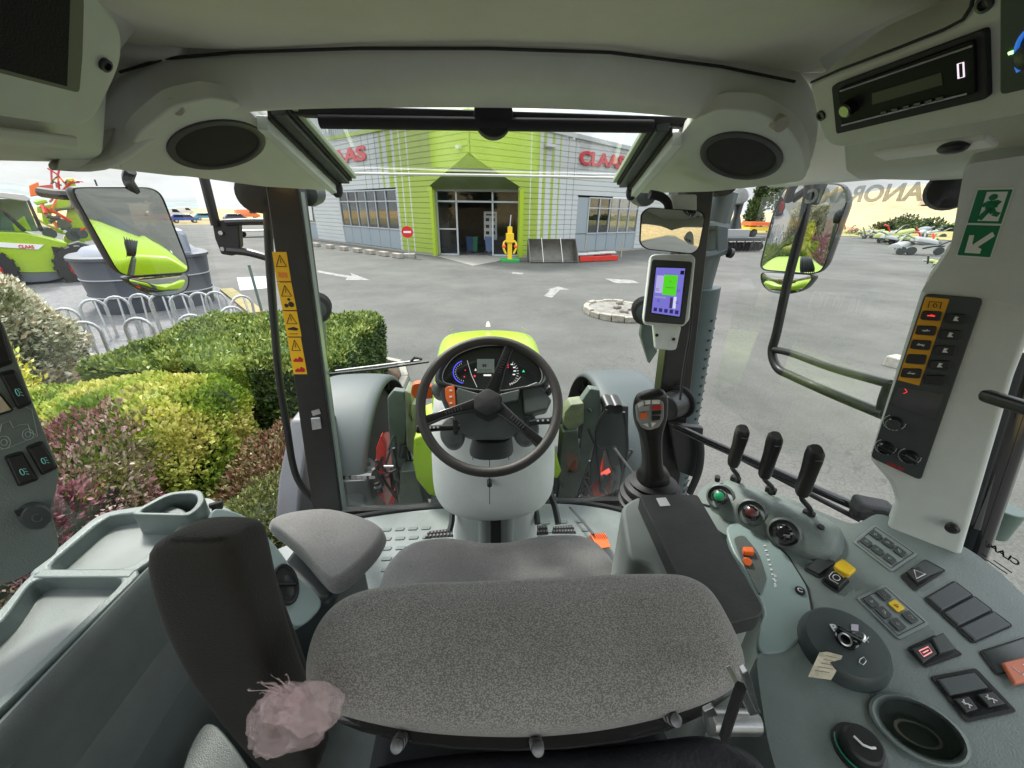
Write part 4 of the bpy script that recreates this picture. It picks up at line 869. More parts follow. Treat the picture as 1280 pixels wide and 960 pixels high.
for i in range(5):
    a,b=lerp(tgp[1],tgp[5],.15+.15*i),lerp(tgp[2],tgp[4],.15+.15*i); s.tube([lerp(a,b,.1)+V((0,0,.0012)),lerp(a,b,rr.uniform(.5,.85))+V((0,0,.0012))],.0005,4)
s.build('handwriting',mat('pencil_grey',(.2,.18,.14),.8),tgo)
# keypads
def keypad(pl,btn,name,sz,hot=(),sym=WHT):
    p=MB().prism(rnd([C(a,b,.003) for a,b in pl],.006,3),-Cn*.01).build(name,mat('keypad_plate',(.20,.235,.23),.35),RC,bevel=.0015)
    i1=lerp(C(*pl[0],.0035),C(*pl[2],.0035),.5); ins=[i1+(C(a,b,.0035)-i1)*.86 for a,b in pl]
    MB().tube(ins,.0006,4,closed=True).build('plate_border',BLKM,p)
    u=(C(*pl[1])-C(*pl[0])).normalized(); w=(C(*pl[3])-C(*pl[0])).normalized()
    for i,(a,b) in enumerate(btn):
        c=C(a,b,.004); q=[c-u*sz-w*sz,c+u*sz-w*sz,c+u*sz+w*sz,c-u*sz+w*sz]
        k=MB().prism(rnd(q,.002,2),Cn*.003).build('key_button',YEL if i in hot and hot else CHAR,p,bevel=.0008)
        s=MB(); g=random.Random(i*7+len(name)); cc=c+Cn*.0034
        s.tube([cc+u*g.uniform(-.5,.5)*sz+w*g.uniform(-.5,.5)*sz for _ in range(4)],.0006,4); s.tube([cc+(u*math.cos(t)+w*math.sin(t))*sz*.3 for t in (0,1.5,3,4.5)],.0005,4,closed=True)
        s.build('key_symbol',mat('key_print_dark',(.3,.18,.02),.5) if i in hot else sym,k)
keypad([(1066,677),(1093,655),(1148,692),(1115,715)],[(1094,669),(1109,679),(1124,690),(1082,678),(1096,688),(1111.5,699)],'front_keypad',.0085,sym=mat('dim_print',(.25,.35,.28),.5))
keypad([(1070,747),(1106,730),(1163,780),(1124,800)],[(1088.5,753),(1104,744),(1104,766),(1120,758),(1121.5,781),(1137,772)],'rear_keypad',.0085,hot=(3,),sym=mat('dim_print2',(.4,.38,.33),.5))
for pl,nm in (([(1006,711),(1028,694),(1043,705),(1023,720)],'blank_switch'),):
    rocker([C(a,b,.002) and (a,b) for a,b in pl],Co+Cn*.002,Cn,RC,name=nm,h=.006,m_=CHAR)
pb=rocker([(1028,727),(1039,714),(1060,727),(1047,740)],Co+Cn*.002,Cn,RC,name='power_take_off_switch',h=.012,sym=lambda s,Q,N:(s.tube([Q(.5+.2*math.cos(t),.5+.2*math.sin(t)) for t in (2*math.pi*i/10 for i in range(10))],.0006,4,closed=True),s.tube([Q(.2,.8),Q(.15,.3),Q(.3,.15),Q(.7,.15),Q(.85,.3),Q(.8,.8)],.0006,4)))
MB().prism(rnd([C(a,b,.012) for a,b in [(1041,709),(1051,702),(1069,716),(1059,724),(1043,715)]],.004,3),Cn*.012).build('yellow_rocker',YEL,pb,bevel=.003,seg=3)
hz=rocker([(1127,720),(1156,701),(1180,714),(1144,738)],Co+Cn*.001,Cn,RC,name='switch_socket',h=.003,m_=BLKM)
MB().prism([C(a,b,.004) for a,b in [(1138,711),(1155,702),(1178,714),(1158,722)]],Cn*.004).build('switch_blank_half',CHAR,hz,bevel=.001)
rocker([(1131,716),(1147,710),(1161,722),(1145,731)],Co+Cn*.008,Cn,RC,name='hazard_switch',h=.006,frame=False,sym=lambda s,Q,N:(s.tube([Q(.5,.15),Q(.85,.75),Q(.15,.75)],.0009,4,closed=True)))
b3=[(1156,747.5),(1191,727),(1264,783.5),(1218,804)]
for i in range(3):
    f=lambda p,q,t:(p[0]+(q[0]-p[0])*t,p[1]+(q[1]-p[1])*t); t0,t1=i/3+.012,(i+1)/3-.012
    rocker([f(b3[0],b3[3],t0),f(b3[1],b3[2],t0),f(b3[1],b3[2],t1),f(b3[0],b3[3],t1)],Co+Cn*.001,Cn,RC,name='blank_switch',h=.005,m_=CHAR)
rk=rocker([(1136,811),(1168,796),(1200,818),(1157,833)],Co+Cn*.001,Cn,RC,name='switch_socket',h=.003,m_=BLKM)
rocker([(1162,800),(1177,793),(1194,814),(1172,820)],Co+Cn*.004,Cn,rk,name='switch_blank_half',h=.008,m_=CHAR,frame=False)
rocker([(1137,813),(1161,804),(1171,819),(1152,832)],Co+Cn*.004,Cn,RC,name='four_wheel_drive_switch',h=.006,frame=False,sm=mat('symbol_pink',(.8,.35,.35),.5,emis=(1,.3,.3),es=.3),sym=lambda s,Q,N:(s.tube([Q(.25,.3),Q(.75,.3),Q(.75,.7),Q(.25,.7)],.0008,4,closed=True),s.tube([Q(.35,.5),Q(.65,.5)],.0008,4)))
lp=rocker([(1166,848),(1219,838),(1266,888),(1208,901)],Co+Cn*.001,Cn,RC,name='switch_socket',h=.002,m_=BLKM)
rocker([(1170,850),(1217,841),(1235,861),(1186,871)],Co+Cn*.004,Cn,lp,name='blank_switch',h=.004,m_=CHAR,frame=False)
for pl in ([(1190,875),(1209,871),(1222,888),(1206,893)],[(1219,869),(1239,865),(1256,882),(1234,886)]):
    rocker(pl,Co+Cn*.004,Cn,RC,name='axle_switch',h=.005,frame=False,sym=lambda s,Q,N:(s.tube([Q(.3,.3),Q(.7,.7)],.0008,4),s.tube([Q(.5,.2),Q(.3,.5),Q(.6,.5),Q(.45,.8)],.0008,4)))
rocker([(1227,815),(1280,798),(1304,828),(1247,843)],Co+Cn*.001,Cn,RC,name='blank_switch',h=.004,m_=CHAR)
rocker([(1250,830),(1292,820),(1308,848),(1266,858)],Co+Cn*.006,Cn,RC,name='seat_switch',h=.006,m_=mat('switch_orange_lit',(.6,.16,.08),.4),frame=False,sym=lambda s,Q,N:(s.tube([Q(.2,.3),Q(.35,.7),Q(.7,.7)],.001,4),s.tube([Q(.5,.3),Q(.8,.35)],.0008,4)))
# cup holder, sunk with a raised lip
def cel(k,o,cx_=1150,cy_=912): return [C(cx_+k*(58*math.cos(t)+14*math.sin(t)),cy_+k*(40*math.sin(t)+18*math.cos(t)),o) for t in (2*math.pi*i/36 for i in range(36))]
MB().loft([cel(.98,.03),cel(.98,0),cel(.90,-.05)]).cut(CB)
bq=CB.modifiers.new('bevel','BEVEL'); bq.width=.010; bq.segments=3; bq.limit_method='ANGLE'; bq.angle_limit=R(38); bq.harden_normals=True
ch=MB().loft([cel(1.10,-.004),cel(1.07,.006),cel(1.0,.008),cel(.96,.003),cel(.94,-.01),cel(.84,-.045)],(0,1)).build('cup_holder',GG,RC)
MB().loft([[C(1148+k*(30*math.cos(t)+8*math.sin(t)),918+k*(17*math.sin(t)+9*math.cos(t)),-.040+h) for t in (2*math.pi*i/30 for i in range(30))] for k,h in ((1,0),(1,.006),(.86,.006),(.82,.001))],(0,0)).build('holder_rim',mat('beige_ring',(.30,.28,.23),.5),ch)
kk=C(1073,938,.0); rot=MB().lathe(kk,Cn,[(.030,-.01),(.030,.004),(.024,.006),(.022,.024),(.019,.027),(.001,.027)],28).build('rotary_knob',BLK,RC)
MB().tube([kk+Cn*.003+V((.027*math.cos(t),.027*math.sin(t),0)) for t in (2*math.pi*i/28 for i in range(28))],.0012,5,closed=True).build('knob_light_ring',mat('ring_green',(.02,.3,.18),.4),rot)
s=MB(); s.tube([kk+Cn*.0275+V((x,y,0)) for x,y in ((-.008,.008),(-.004,-.002),(.004,-.006),(.010,-.006))],.0016,5); s.build('knob_symbol',WHT,rot)
# inner lower flank with dark gap beside the seat
MB().prism([at(*q,z=1.95) for q in [(945,820),(960,812),(1010,1000),(985,1000)]],(0,0,-.5)).build('console_flank',GG,RC,bevel=.008)
# ================================================================== ARMREST WITH JOYSTICK
AR=thing('armrest_console','grey control armrest with a long black lid and a joystick, right beside the driver seat','armrest',at(860,690,z=1.8))
zl=2.2
lid=[at(a,b,z=zl) for a,b in [(799,618),(872,618),(955,760),(950,770),(925,776),(880,790)]]
MB().prism(rnd(lid,.008,3),(0,0,-.03)).build('armrest_lid',mat('lid_dark',(.045,.048,.046),.5,bump=.3,bscale=250,var=.2,vscale=14),AR,bevel=.007,seg=3)
st=[at(a,b,z=zl+.001) for a,b in [(820,623),(832,622),(838,632),(825,633)]]; MB().prism(st,(0,0,.0006)).build('lid_sticker',WHT,AR)
bd=[at(a,b,z=2.17) for a,b in [(776,632),(800,618),(868,622),(948,765),(900,800),(850,760),(815,705),(786,700)]]
MB().prism(rnd(bd,.02,3),(0,0,-.42)).build('armrest_body',mat('armrest_grey',(.27,.30,.285),.5,bump=.15,bscale=500),AR,bevel=.008,seg=3)
for q in ((793,650),(833,668)): c=at(*q,z=2.14); MB().lathe(c+V((-.02,-.02,0)),V((-.7,-.7,.2)),[(.006,0),(.006,.004),(.003,.004)],12).build('body_screw',BLK,AR)
jc=at(816,606,z=2.17)
jb=MB()
prof=[(.066,-.05),(.068,-.04),(.060,-.036),(.066,-.030),(.066,-.022),(.057,-.018),(.060,-.010),(.058,-.003),(.048,.002),(.050,.008),(.040,.012),(.030,.018),(.024,.028)]
jb.lathe(jc,(0,.1,1),prof,32).build('joystick_boot',SOFT if 0 else mat('boot_rubber',(.02,.02,.021),.5),AR)
jb=at(816,596,y=jc.y); jt=at(813,520,y=jc.y-.03)
ax=(jt-jb).normalized(); sx=V((1,0,0)); sx=(sx-ax*sx.dot(ax)).normalized(); fy=ax.cross(sx); ln=(jt-jb).length
rg=[]
for k,w,d,o in ((-.12,.030,.03,0),(0,.034,.032,0),(.06,.033,.032,0),(.11,.022,.024,0),(.3,.018,.022,0),(.6,.019,.023,.003),(.78,.022,.022,.004),(.92,.03,.022,.002),(1.1,.032,.02,0),(1.28,.030,.018,-.004),(1.36,.022,.012,-.006)):
    rg.append([jb+ax*(ln*k)+sx*(w*math.copysign(abs(math.cos(a))**.8,math.cos(a)))+fy*(d*math.copysign(abs(math.sin(a))**.8,math.sin(a))+o) for a in (2*math.pi*j/24 for j in range(24))])
JS=MB().loft(rg).build('joystick',mat('handle_black',(.016,.015,.015)),AR,sub=1,ang=180)
Nj=(-fy if fy.y>0 else fy); Nj=(CAM-jt).normalized()*.75+V((0,-.3,.2)); Nj.normalize(); Oj=at(812,516,y=jc.y-.07)
fp=MB().prism(rnd(px_poly([(795,506),(801,500),(826,499),(830,504),(830,523),(824,534),(812,538),(803,534),(797,524)],Oj,Nj),.004,3),-Nj*.02).build('joystick_face',mat('joy_grey',(.28,.29,.30),.4),JS,bevel=.002)
for pl,m_ in (([(797,505),(804,501),(805,506),(798,510)],WHT),([(806,501),(813,500),(813,505),(807,506)],WHT),([(815,500),(825,500),(825,505),(815,505)],WHT),([(815,507),(827,506),(827,512),(815,512)],REDP),([(800,517),(808,515),(809,523),(801,524)],ORG),([(815,514),(827,513),(826,518),(815,519)],BLK),([(815,520),(826,520),(825,525),(815,526)],BLK),([(799,508),(812,507),(812,513),(799,514)],mat('button_grey',(.35,.36,.38),.4)),([(803,530),(810,529),(811,534)],WHT),([(814,528),(821,528),(815,534)],WHT)):
    k=MB().prism(px_poly(pl,Oj+Nj*.004,Nj),-Nj*.004).build('joystick_button',m_,JS,bevel=.0008)
# ================================================================== RIGHT PILLAR with control panel
bd_=(C(1198,690)-C(1110,656)); bd_.z=0; n0=bd_.cross(UP).normalized(); n0=n0 if (CAM-C(1150,672)).dot(n0)>0 else -n0
Op=C(1150,674); Nlow=(n0+UP*.06).normalized(); Nup=(n0-UP*.30).normalized(); Opu=on(1190,362,Op,Nlow)
RP=thing('pillar_panel','tall pale grey pillar trim carrying a dark keypad with knobs, at the right','pillar trim',at(1150,660,x=.8))
MB().prism(rnd(px_poly([(1154,356),(1200,352),(1300,370),(1296,400),(1268,470),(1200,700),(1148,684),(1106,666),(1120,628),(1112,604),(1086,574)],Op,Nlow),.012,3),-Nlow*.07).build('pillar_cover',LG,RP,bevel=.012,seg=4)
MB().prism(rnd(px_poly([(1206,205),(1310,190),(1310,430),(1254,376),(1150,366),(1168,340),(1188,310)],Opu+Nup*.004,Nup),.01,3),-Nup*.07).build('pillar_upper_cover',LG,RP,bevel=.012,seg=4)
q=on(1190,655,Op,Nlow); MB().lathe(q,Nlow,[(.004,-.005),(.004,.01),(.009,.012),(.01,.02),(.006,.024)],16).build('coat_hook',BLK,RP)
def S(a,b,o=0): return on(a,b,Op+Nlow*o,Nlow)
PN=MB().prism(rnd([S(a,b,.006) for a,b in [(1156,367),(1230,373),(1151,601),(1088,572)]],.008,3),-Nlow*.012).build('control_panel',CHAR,RP,bevel=.002)
YP=MB().prism([S(a,b,.007) for a,b in [(1157,371),(1187,374),(1149,482),(1122,475)]],-Nlow*.002).build('yellow_panel',mat('panel_amber',(.85,.42,.02),.4),RP)
s=MB(); s.tube([S(a,b,.0076) for a,b in [(1160,385),(1162,377),(1177,378),(1175,386)]],.0007,4); s.tube([S(1169+2.5*math.cos(t),382+2.5*math.sin(t),.0076) for t in (0,1,2,3,4,5)],.0006,4,closed=True); s.build('shaft_symbol',BKP,YP)
for i,(a,b) in enumerate([(1164,394.5),(1157.5,413),(1151,431),(1145,449),(1139,466.5),(1195,398.5),(1188,418.5),(1181.5,438),(1175,456.5),(1168.5,475)]):
    q=[(a-11,b-6),(a+14,b-5),(a+11,b+7),(a-14,b+5)]
    k=MB().prism(rnd([S(x,y,.012) for x,y in q],.003,2),-Nlow*.006).build('panel_key',BLK,RP,bevel=.001)
    s=MB(); g=random.Random(i)
    if i in (3,9): continue
    if i<5: s.tube([S(a-5,b,.0125),S(a+5,b+.5,.0125)],.0009,4); s.tube([S(a+g.uniform(-4,4),b+g.uniform(-2.5,2.5),.0125) for _ in range(4)],.0005,4)
    else: s.prism([S(a-4,b+2.5,.0125),S(a-1,b-3,.0125),S(a+4,b-2,.0125),S(a+1,b,.0125),S(a+3.5,b+3,.0125)],-Nlow*.0004)
    s.build('key_symbol',mat('symbol_red',(.8,.02,.03),.5,emis=(1,.05,.05),es=.5) if i==0 else WHT,k)
ds=MB().prism([S(a,b,.0068) for a,b in [(1123,483),(1180,493),(1169,526),(1112,506)]],-Nlow*.002).build('dark_display',BLKG,RP)
s=MB(); s.tube([S(a,b,.0075) for a,b in [(1131,486),(1134,490),(1129,492)]],.0006,4); s.build('display_symbol',mat('symbol_red',(.8,.1,.1)),ds)
for (a,b) in ((1118,528),(1107,558.5),(1137,570)):
    c=S(a,b,.006); kb=MB().lathe(c,Nlow,[(.0125,0),(.012,.012),(.010,.016),(.001,.016)],24).build('panel_knob',BLKG,RP,ang=50)
    u=(S(a+10,b+6)-S(a,b)).normalized()
    MB().hex(c+Nlow*.018,u*.012,u.cross(Nlow)*.003,Nlow*.003).build('knob_bar',BLKG,kb,bevel=.001)
    s=MB(); w=u.cross(Nlow)
    for i in range(14):
        t=R(-30+i*18); s.hex(c+(u*math.cos(t)+w*math.sin(t))*.0155+Nlow*.0006,u*.0008,w*.0008,Nlow*.0003)
    s.tube([c+(u*math.cos(R(t))+w*math.sin(R(t)))*.0155+Nlow*.0006 for t in range(-30,215,15)],.0005,4)
    s.build('knob_scale',WHT,kb)
text('CMATIC','panel_badge',mat('badge_red',(.6,.02,.03),.4),RP,S(1108,580,.0065),S(1128,589)-S(1108,580),S(1118,570)-S(1115,580),.006,w=(S(1128,589)-S(1108,580)).length,ext=.0003,bold=.03)
# emergency exit sign
EX=thing('exit_sign','green emergency exit sticker with running figure and arrow, high on the right pillar','sign',on(1232,277,Opu+Nup*.006,Nup))
def X(u,v,o=.0055):
    q=[(1222,234),(1269,233),(1239,322),(1195,319)]; a=lerp(on(*q[0],Opu,Nup),on(*q[1],Opu,Nup),u); b=lerp(on(*q[3],Opu,Nup),on(*q[2],Opu,Nup),u); return lerp(a,b,v)+Nup*o
MB().prism([X(0,0),X(1,0),X(1,1),X(0,1)],-Nup*.001).build('sign_plate',mat('sign_white',(.8,.82,.78),.45),EX)
SG=mat('sign_green',(.005,.18,.07),.45)
for v0,v1 in ((.025,.485),(.515,.975)): MB().prism([X(.04,v0,.0061),X(.96,v0,.0061),X(.96,v1,.0061),X(.04,v1,.0061)],-Nup*.0005).build('green_field',SG,EX)
s=MB(); s.prism([X(.30,.05,.0067),X(.86,.05,.0067),X(.86,.45,.0067),X(.30,.45,.0067)],-Nup*.0004); s.build('doorway_symbol',mat('sign_white',(.8,.8,.8)),EX)
s=MB(); O_=.0073
s.cyl(X(.52,.12,O_-.0004),X(.52,.12,O_),.0045,seg=12)
for p,w in (([(.52,.17),(.56,.27)],.006),([(.56,.27),(.45,.33),(.33,.43)],.0032),([(.56,.27),(.66,.34),(.82,.36)],.0032),([(.53,.18),(.38,.2),(.3,.25)],.0022),([(.54,.18),(.66,.22),(.74,.17)],.0022)):
    for a,b in zip(p,p[1:]):
        A_,B_=X(*a,O_),X(*b,O_); d_=(B_-A_).normalized(); n_=d_.cross(Nup)*w; s.prism([A_-n_,B_-n_,B_+n_,A_+n_],-Nup*.0004)
s.build('running_figure',SG,EX)
s=MB(); 
for P_ in ([(.80,.60),(.90,.66),(.52,.84),(.40,.79)],[(.22,.93),(.20,.66),(.34,.66),(.36,.80)],[(.22,.93),(.36,.79),(.66,.86),(.66,.93)]): s.prism([X(a,b,.0068) for a,b in P_],-Nup*.0004)
s.build('arrow_symbol',mat('sign_white',(.8,.8,.8)),EX)
# ================================================================== DISPLAY TERMINAL AND INTERIOR MIRROR
Ot=at(838,362,y=1.16); Nt=V((-.28,-.90,.33)).normalized()
DT=thing('display_terminal','upright grey monitor with a purple screen fixed to the right front pillar below the mirror','monitor',Ot)
MB().prism(rnd(px_poly([(813,319),(820,317),(864,317),(870,322),(862,400),(854,408),(806,405),(804,396)],Ot,Nt),.008,3),-Nt*.035).build('terminal_case',LG,DT,bevel=.006,seg=3)
MB().prism(rnd(px_poly([(815,324),(866,327),(856,406),(805,402)],Ot+Nt*.004,Nt),.008,3),-Nt*.004).build('terminal_bezel',mat('bezel_grey',(.05,.058,.055),.4),DT,bevel=.002)
def Z(u,v,o=.0055):
    q=[(820,335),(856,336),(849,396),(814,391)]; a=lerp(on(*q[0],Ot,Nt),on(*q[1],Ot,Nt),u); b=lerp(on(*q[3],Ot,Nt),on(*q[2],Ot,Nt),u); return lerp(a,b,v)+Nt*o
def zq(s,a,b,c,d,o): s.prism([Z(a,b,o),Z(c,b,o),Z(c,d,o),Z(a,d,o)],-Nt*.0004)
def em(n,c,e): return mat(n,tuple(x*.12 for x in c),.25,emis=c,es=e*.5)
s=MB(); zq(s,-.03,-.02,1.03,1.02,.0052); s.build('screen_border',BLKG,DT)
SCN=MB(); zq(SCN,0,0,1,1,.006); SCN=SCN.build('screen',em('screen_violet',(.22,.20,.72),.75),DT)
for r_,c_,e,nm in (((.05,.17,.30,.55),(.5,.47,.85),.8,'screen_tile'),((.3,.15,.78,.58),(.10,.72,.02),.8,'screen_green_tile'),((.85,.05,.98,.13),(.03,.03,.08),.2,'screen_icon'),((.72,.6,.82,.85),(.75,.75,.95),.8,'screen_icon'),((.6,.62,.7,.85),(.08,.06,.2),.5,'screen_icon'),((.05,.62,.45,.66),(.4,.4,.8),.6,'screen_icon')):
    s=MB(); zq(s,*r_,.0068); s.build(nm,em('em_%s%d'%(nm,int(c_[0]*100)),c_,e),SCN)
s=MB()
for i in range(5): zq(s,.06+.19*i,.88,.18+.19*i,.96,.0074)
for a,b in ((.12,.48),(.85,.47),(.2,.72),(.85,.72)): s.tube([Z(a+.05*math.cos(t),b+.025*math.sin(t),.0074) for t in range(6)],.0006,4,closed=True)
s.tube([Z(.5,.3,.0074),Z(.55,.27,.0074),Z(.58,.31,.0074)],.0006,4); s.tube([Z(.4,.42,.0074),Z(.7,.42,.0074)],.0006,4)
s.build('screen_icons',em('em_dark_icons',(.06,.05,.25),.4),SCN)
nk=MB().prism(rnd(px_poly([(817,404),(852,407),(845,438),(820,436)],Ot-Nt*.005,Nt),.01,3),-Nt*.04).build('terminal_neck',LG,DT,bevel=.006,seg=3)
for q in ((842,424),(821,419)): c=on(*q,Ot-Nt*.004,Nt); MB().cyl(c,c+Nt*.002,.005,seg=12).build('neck_screw',BLKM,DT)
MB().tube(cr([on(*q,Ot-Nt*.05,Nt) for q in [(866,380),(862,420),(855,460),(850,500)]],4),.004,6).build('terminal_cable',BLKM,DT)
Om=at(841,289,y=1.14); Nm=V((-.27,-.96,.03)).normalized()
IM=thing('interior_mirror','small rounded rear view mirror with black rim hung above the monitor','mirror',Om)
pts=rnd(px_poly([(811,260),(875,264),(881,271),(873,311),(865,317),(808,311),(800,304),(802,267)],Om,Nm),.012,4); c=sum(pts,V())/len(pts)
MB().loft([[c+(p-c)*k+Nm*h for p in pts] for k,h in ((.7,-.03),(.95,-.02),(1.03,-.008),(1.03,.002),(1,.003),(.98,.001))],(1,0)).build('mirror_shell',BLK,IM)
MB().loft([[c+(p-c)*k+Nm*(.002+.004*(1-k*k)) for p in pts] for k in (.985,.8,.6,.4,.2,.02)],(0,1)).build('mirror_glass',MIRR,IM,ang=180)
MB().prism([at(*q,y=1.2) for q in [(838,243),(872,243),(872,268),(842,266)]],(0,.03,0)).build('mirror_mount',LG,IM,bevel=.006)
MB().tube(cr([at(*q,y=1.18) for q in [(812,243),(826,246),(834,253),(836,262)]],4),.012,8).build('mirror_stalk',BLKM,IM)
# ================================================================== OVERHEAD CONSOLES
for side,O3,pl in ((1,at(1137,100,x=.52),[(1009,106),(1020,98),(1122,59),(1204,24),(1224,-30),(1400,-110),(1400,110),(1280,146),(1047,187),(1031,180),(1022,160)]),(-1,at(60,80,x=-.53),[(122,-20),(128,0),(150,26),(157,50),(155,80),(145,105),(134,128),(122,150),(100,163),(0,149),(-120,135),(-120,-60)])):
    N3=V((-side*.8,0,-.6))
    lb='right overhead housing of pale plastic holding the car radio' if side>0 else 'left overhead housing of pale plastic with a dark square opening'
    OC=thing('overhead_console',lb,'console',O3)
    MB().prism(rnd(px_poly(pl,O3,N3),.012,4),-N3*.12).build('console_shell',ROOFPL,OC,bevel=.01,seg=4)
    if side>0:
        MB().tube([on(a,b,O3+N3*.001,N3) for a,b in [(1014,103),(1050,87),(1122,60),(1180,37),(1204,24),(1214,8),(1220,-20)]],.002,6).build('shell_seam',BLKM,OC)
        for q in ((1027,144),(1232,4)):
            c=on(*q,O3,N3); MB().lathe(c,N3,[(.008,-.002),(.008,.003),(.005,.0035),(.004,.001)],16).build('shell_screw',BLK,OC)
        hv=MB().prism(rnd(px_poly([(1249,-40),(1400,-90),(1400,85),(1249,120)],O3+N3*.003,N3),.006,3),-N3*.01).build('climate_panel',mat('climate_grey',(.035,.045,.04),.5),OC,bevel=.002)
        s=MB(); s.tube([on(1300+30*math.cos(R(t)),70+38*math.sin(R(t)),O3+N3*.004,N3) for t in range(150,250,10)],.002,5); s.build('blue_scale',mat('scale_blue',(.02,.1,.35),.4,emis=(.03,.2,.8),es=.3),hv)
        s=MB(); s.hex(on(1267,65,O3+N3*.004,N3),V((0,.004,0)),V((.001,0,-.001)),N3*.0008); s.build('green_light',mat('light_green',(.1,.8,.1),.4,emis=(.3,1,.2),es=2),hv)
        c=on(1293,66,O3+N3*.004,N3); MB().lathe(c,N3,[(.014,0),(.013,.006),(.01,.008),(.001,.008)],28).build('climate_dial',BLK,hv)
    else:
        fr=MB().prism(rnd(px_poly([(-80,-50),(96,-30),(106,0),(104,70),(100,117),(0,92),(-80,72)],O3+N3*.001,N3),.006,3),-N3*.008).build('opening_frame',mat('frame_olive',(.16,.165,.12),.7),OC,bevel=.002)
        MB().prism(px_poly([(-80,-50),(82,-40),(88,0),(84,108),(0,86),(-80,66)],O3+N3*.0025,N3),-N3*.002).build('dark_opening',mat('net_black',(.006,.006,.006),.9,bump=1,bscale=400),OC)
        c=on(130,80,O3,N3); MB().lathe(c,N3,[(.008,-.002),(.008,.004),(.005,.005),(.004,.001)],16).build('shell_screw',BLK,OC)
        MB().prism(px_poly([(-120,140),(0,158),(100,170),(101,188),(92,188),(0,175),(-120,165)],at(60,170,x=-.72),V((1,0,-.2)).normalized()),V((-.05,0,0))).build('lower_step',ROOFPL,OC,bevel=.006)
    if side>0: O3R,N3R=O3,N3
RD=thing('car_radio','black car radio with silver lines, set into the right overhead housing','radio',O3R)
def Q3(a,b,o=0): return on(a,b,O3R+N3R*o,N3R)
rf=MB().prism(rnd([Q3(a,b,.006) for a,b in [(1039,108),(1231,37),(1234,124),(1045,168)]],.005,3),-N3R*.03).build('radio_frame',BLKM,RD,bevel=.002)
MB().prism(rnd([Q3(a,b,.009) for a,b in [(1047,112),(1217,50),(1219,118),(1052,158)]],.004,3),-N3R*.006).build('radio_face',mat('radio_black',(.012,.012,.012),.5,spec=.08),RD,bevel=.001)
for a,b in (((1050,114),(1216,57)),((1052,157),(1209,117))): MB().tube([Q3(*a,.0098),Q3(*b,.0098)],.0011,6).build('silver_line',STEEL,RD)
MB().prism([Q3(a,b,.0096) for a,b in [(1090,117),(1176,91),(1178,106),(1090,131)]],-N3R*.001).build('radio_display',mat('radio_lcd',(.03,.034,.022),.5,spec=.2,emis=(.3,.35,.2),es=.01),RD)
c=Q3(1064,133,.009); MB().lathe(c,N3R,[(.011,0),(.010,.010),(.008,.012),(.001,.012)],28).build('radio_knob',BLKG,RD)
s=MB(); s.tube([Q3(a,b,.0098) for a,b in [(1197,80),(1204,78),(1205,96),(1198,98)]],.0008,5,closed=True); s.build('source_button',mat('lit_pinkish',(.8,.7,.75),.4,emis=(.9,.75,.85),es=.5),RD)
s=MB()
for i in range(6): s.hex(Q3(1105+i*14,141-i*3.6,.0096),V((0,.004,0)),V((.0012,0,-.0016)),N3R*.001)
s.build('preset_buttons',CHAR,RD)
# reading lamp below the right housing
c=at(1191,182,x=.60); L1=MB().hex(c+V((-.0,.03,0)),(.012,0,-.004),(0,.075,0),(0,0,.004)).build('reading_lamp',mat('lamp_lens_white',(.7,.7,.66),.3),bpy.data.objects['overhead_console'],bevel=.003)
MB().ball(c+V((-.01,-.01,-.004)),.014,r3=(.012,.018,.008)).build('lamp_switch',BLK,L1)
# ================================================================== OUTSIDE
def gmat(name,c1,c2,s1,c3=None,rough=.9,bump=.6,bs=60,pos=(.4,.6)):
    m=mat(name,c1,rough); nt=m.node_tree; b=nt.nodes['Principled BSDF']; tc=nt.nodes.new('ShaderNodeTexCoord')
    n=nt.nodes.new('ShaderNodeTexNoise'); n.inputs['Scale'].default_value=s1; n.inputs['Detail'].default_value=8; n.inputs['Roughness'].default_value=.7
    n2=nt.nodes.new('ShaderNodeTexNoise'); n2.inputs['Scale'].default_value=bs; n2.inputs['Detail'].default_value=4
    r=nt.nodes.new('ShaderNodeValToRGB'); r.color_ramp.elements[0].position=pos[0]; r.color_ramp.elements[0].color=(*c1,1); r.color_ramp.elements[1].position=pos[1]; r.color_ramp.elements[1].color=(*c2,1)
    r2=nt.nodes.new('ShaderNodeValToRGB'); r2.color_ramp.elements[0].position=.38; r2.color_ramp.elements[0].color=(.8,.8,.8,1); r2.color_ramp.elements[1].position=.62; r2.color_ramp.elements[1].color=(1.14,1.14,1.14,1)
    mx=nt.nodes.new('ShaderNodeMix'); mx.data_type='RGBA'; mx.blend_type='MULTIPLY'; mx.inputs[0].default_value=1
    L=nt.links.new; L(tc.outputs['Object'],n.inputs[0]); L(tc.outputs['Object'],n2.inputs[0]); L(n.outputs[0],r.inputs[0]); L(n2.outputs[0],r2.inputs[0]); L(r.outputs[0],mx.inputs[6]); L(r2.outputs[0],mx.inputs[7]); L(mx.outputs[2],b.inputs['Base Color'])
    bp=nt.nodes.new('ShaderNodeBump'); bp.inputs['Strength'].default_value=bump; bp.inputs['Distance'].default_value=.01; L(n2.outputs[0],bp.inputs['Height']); L(bp.outputs[0],b.inputs['Normal']); return m
ASP=gmat('worn_asphalt',(.058,.06,.055),(.118,.118,.108),.3,bs=38,pos=(.32,.68),bump=.35)
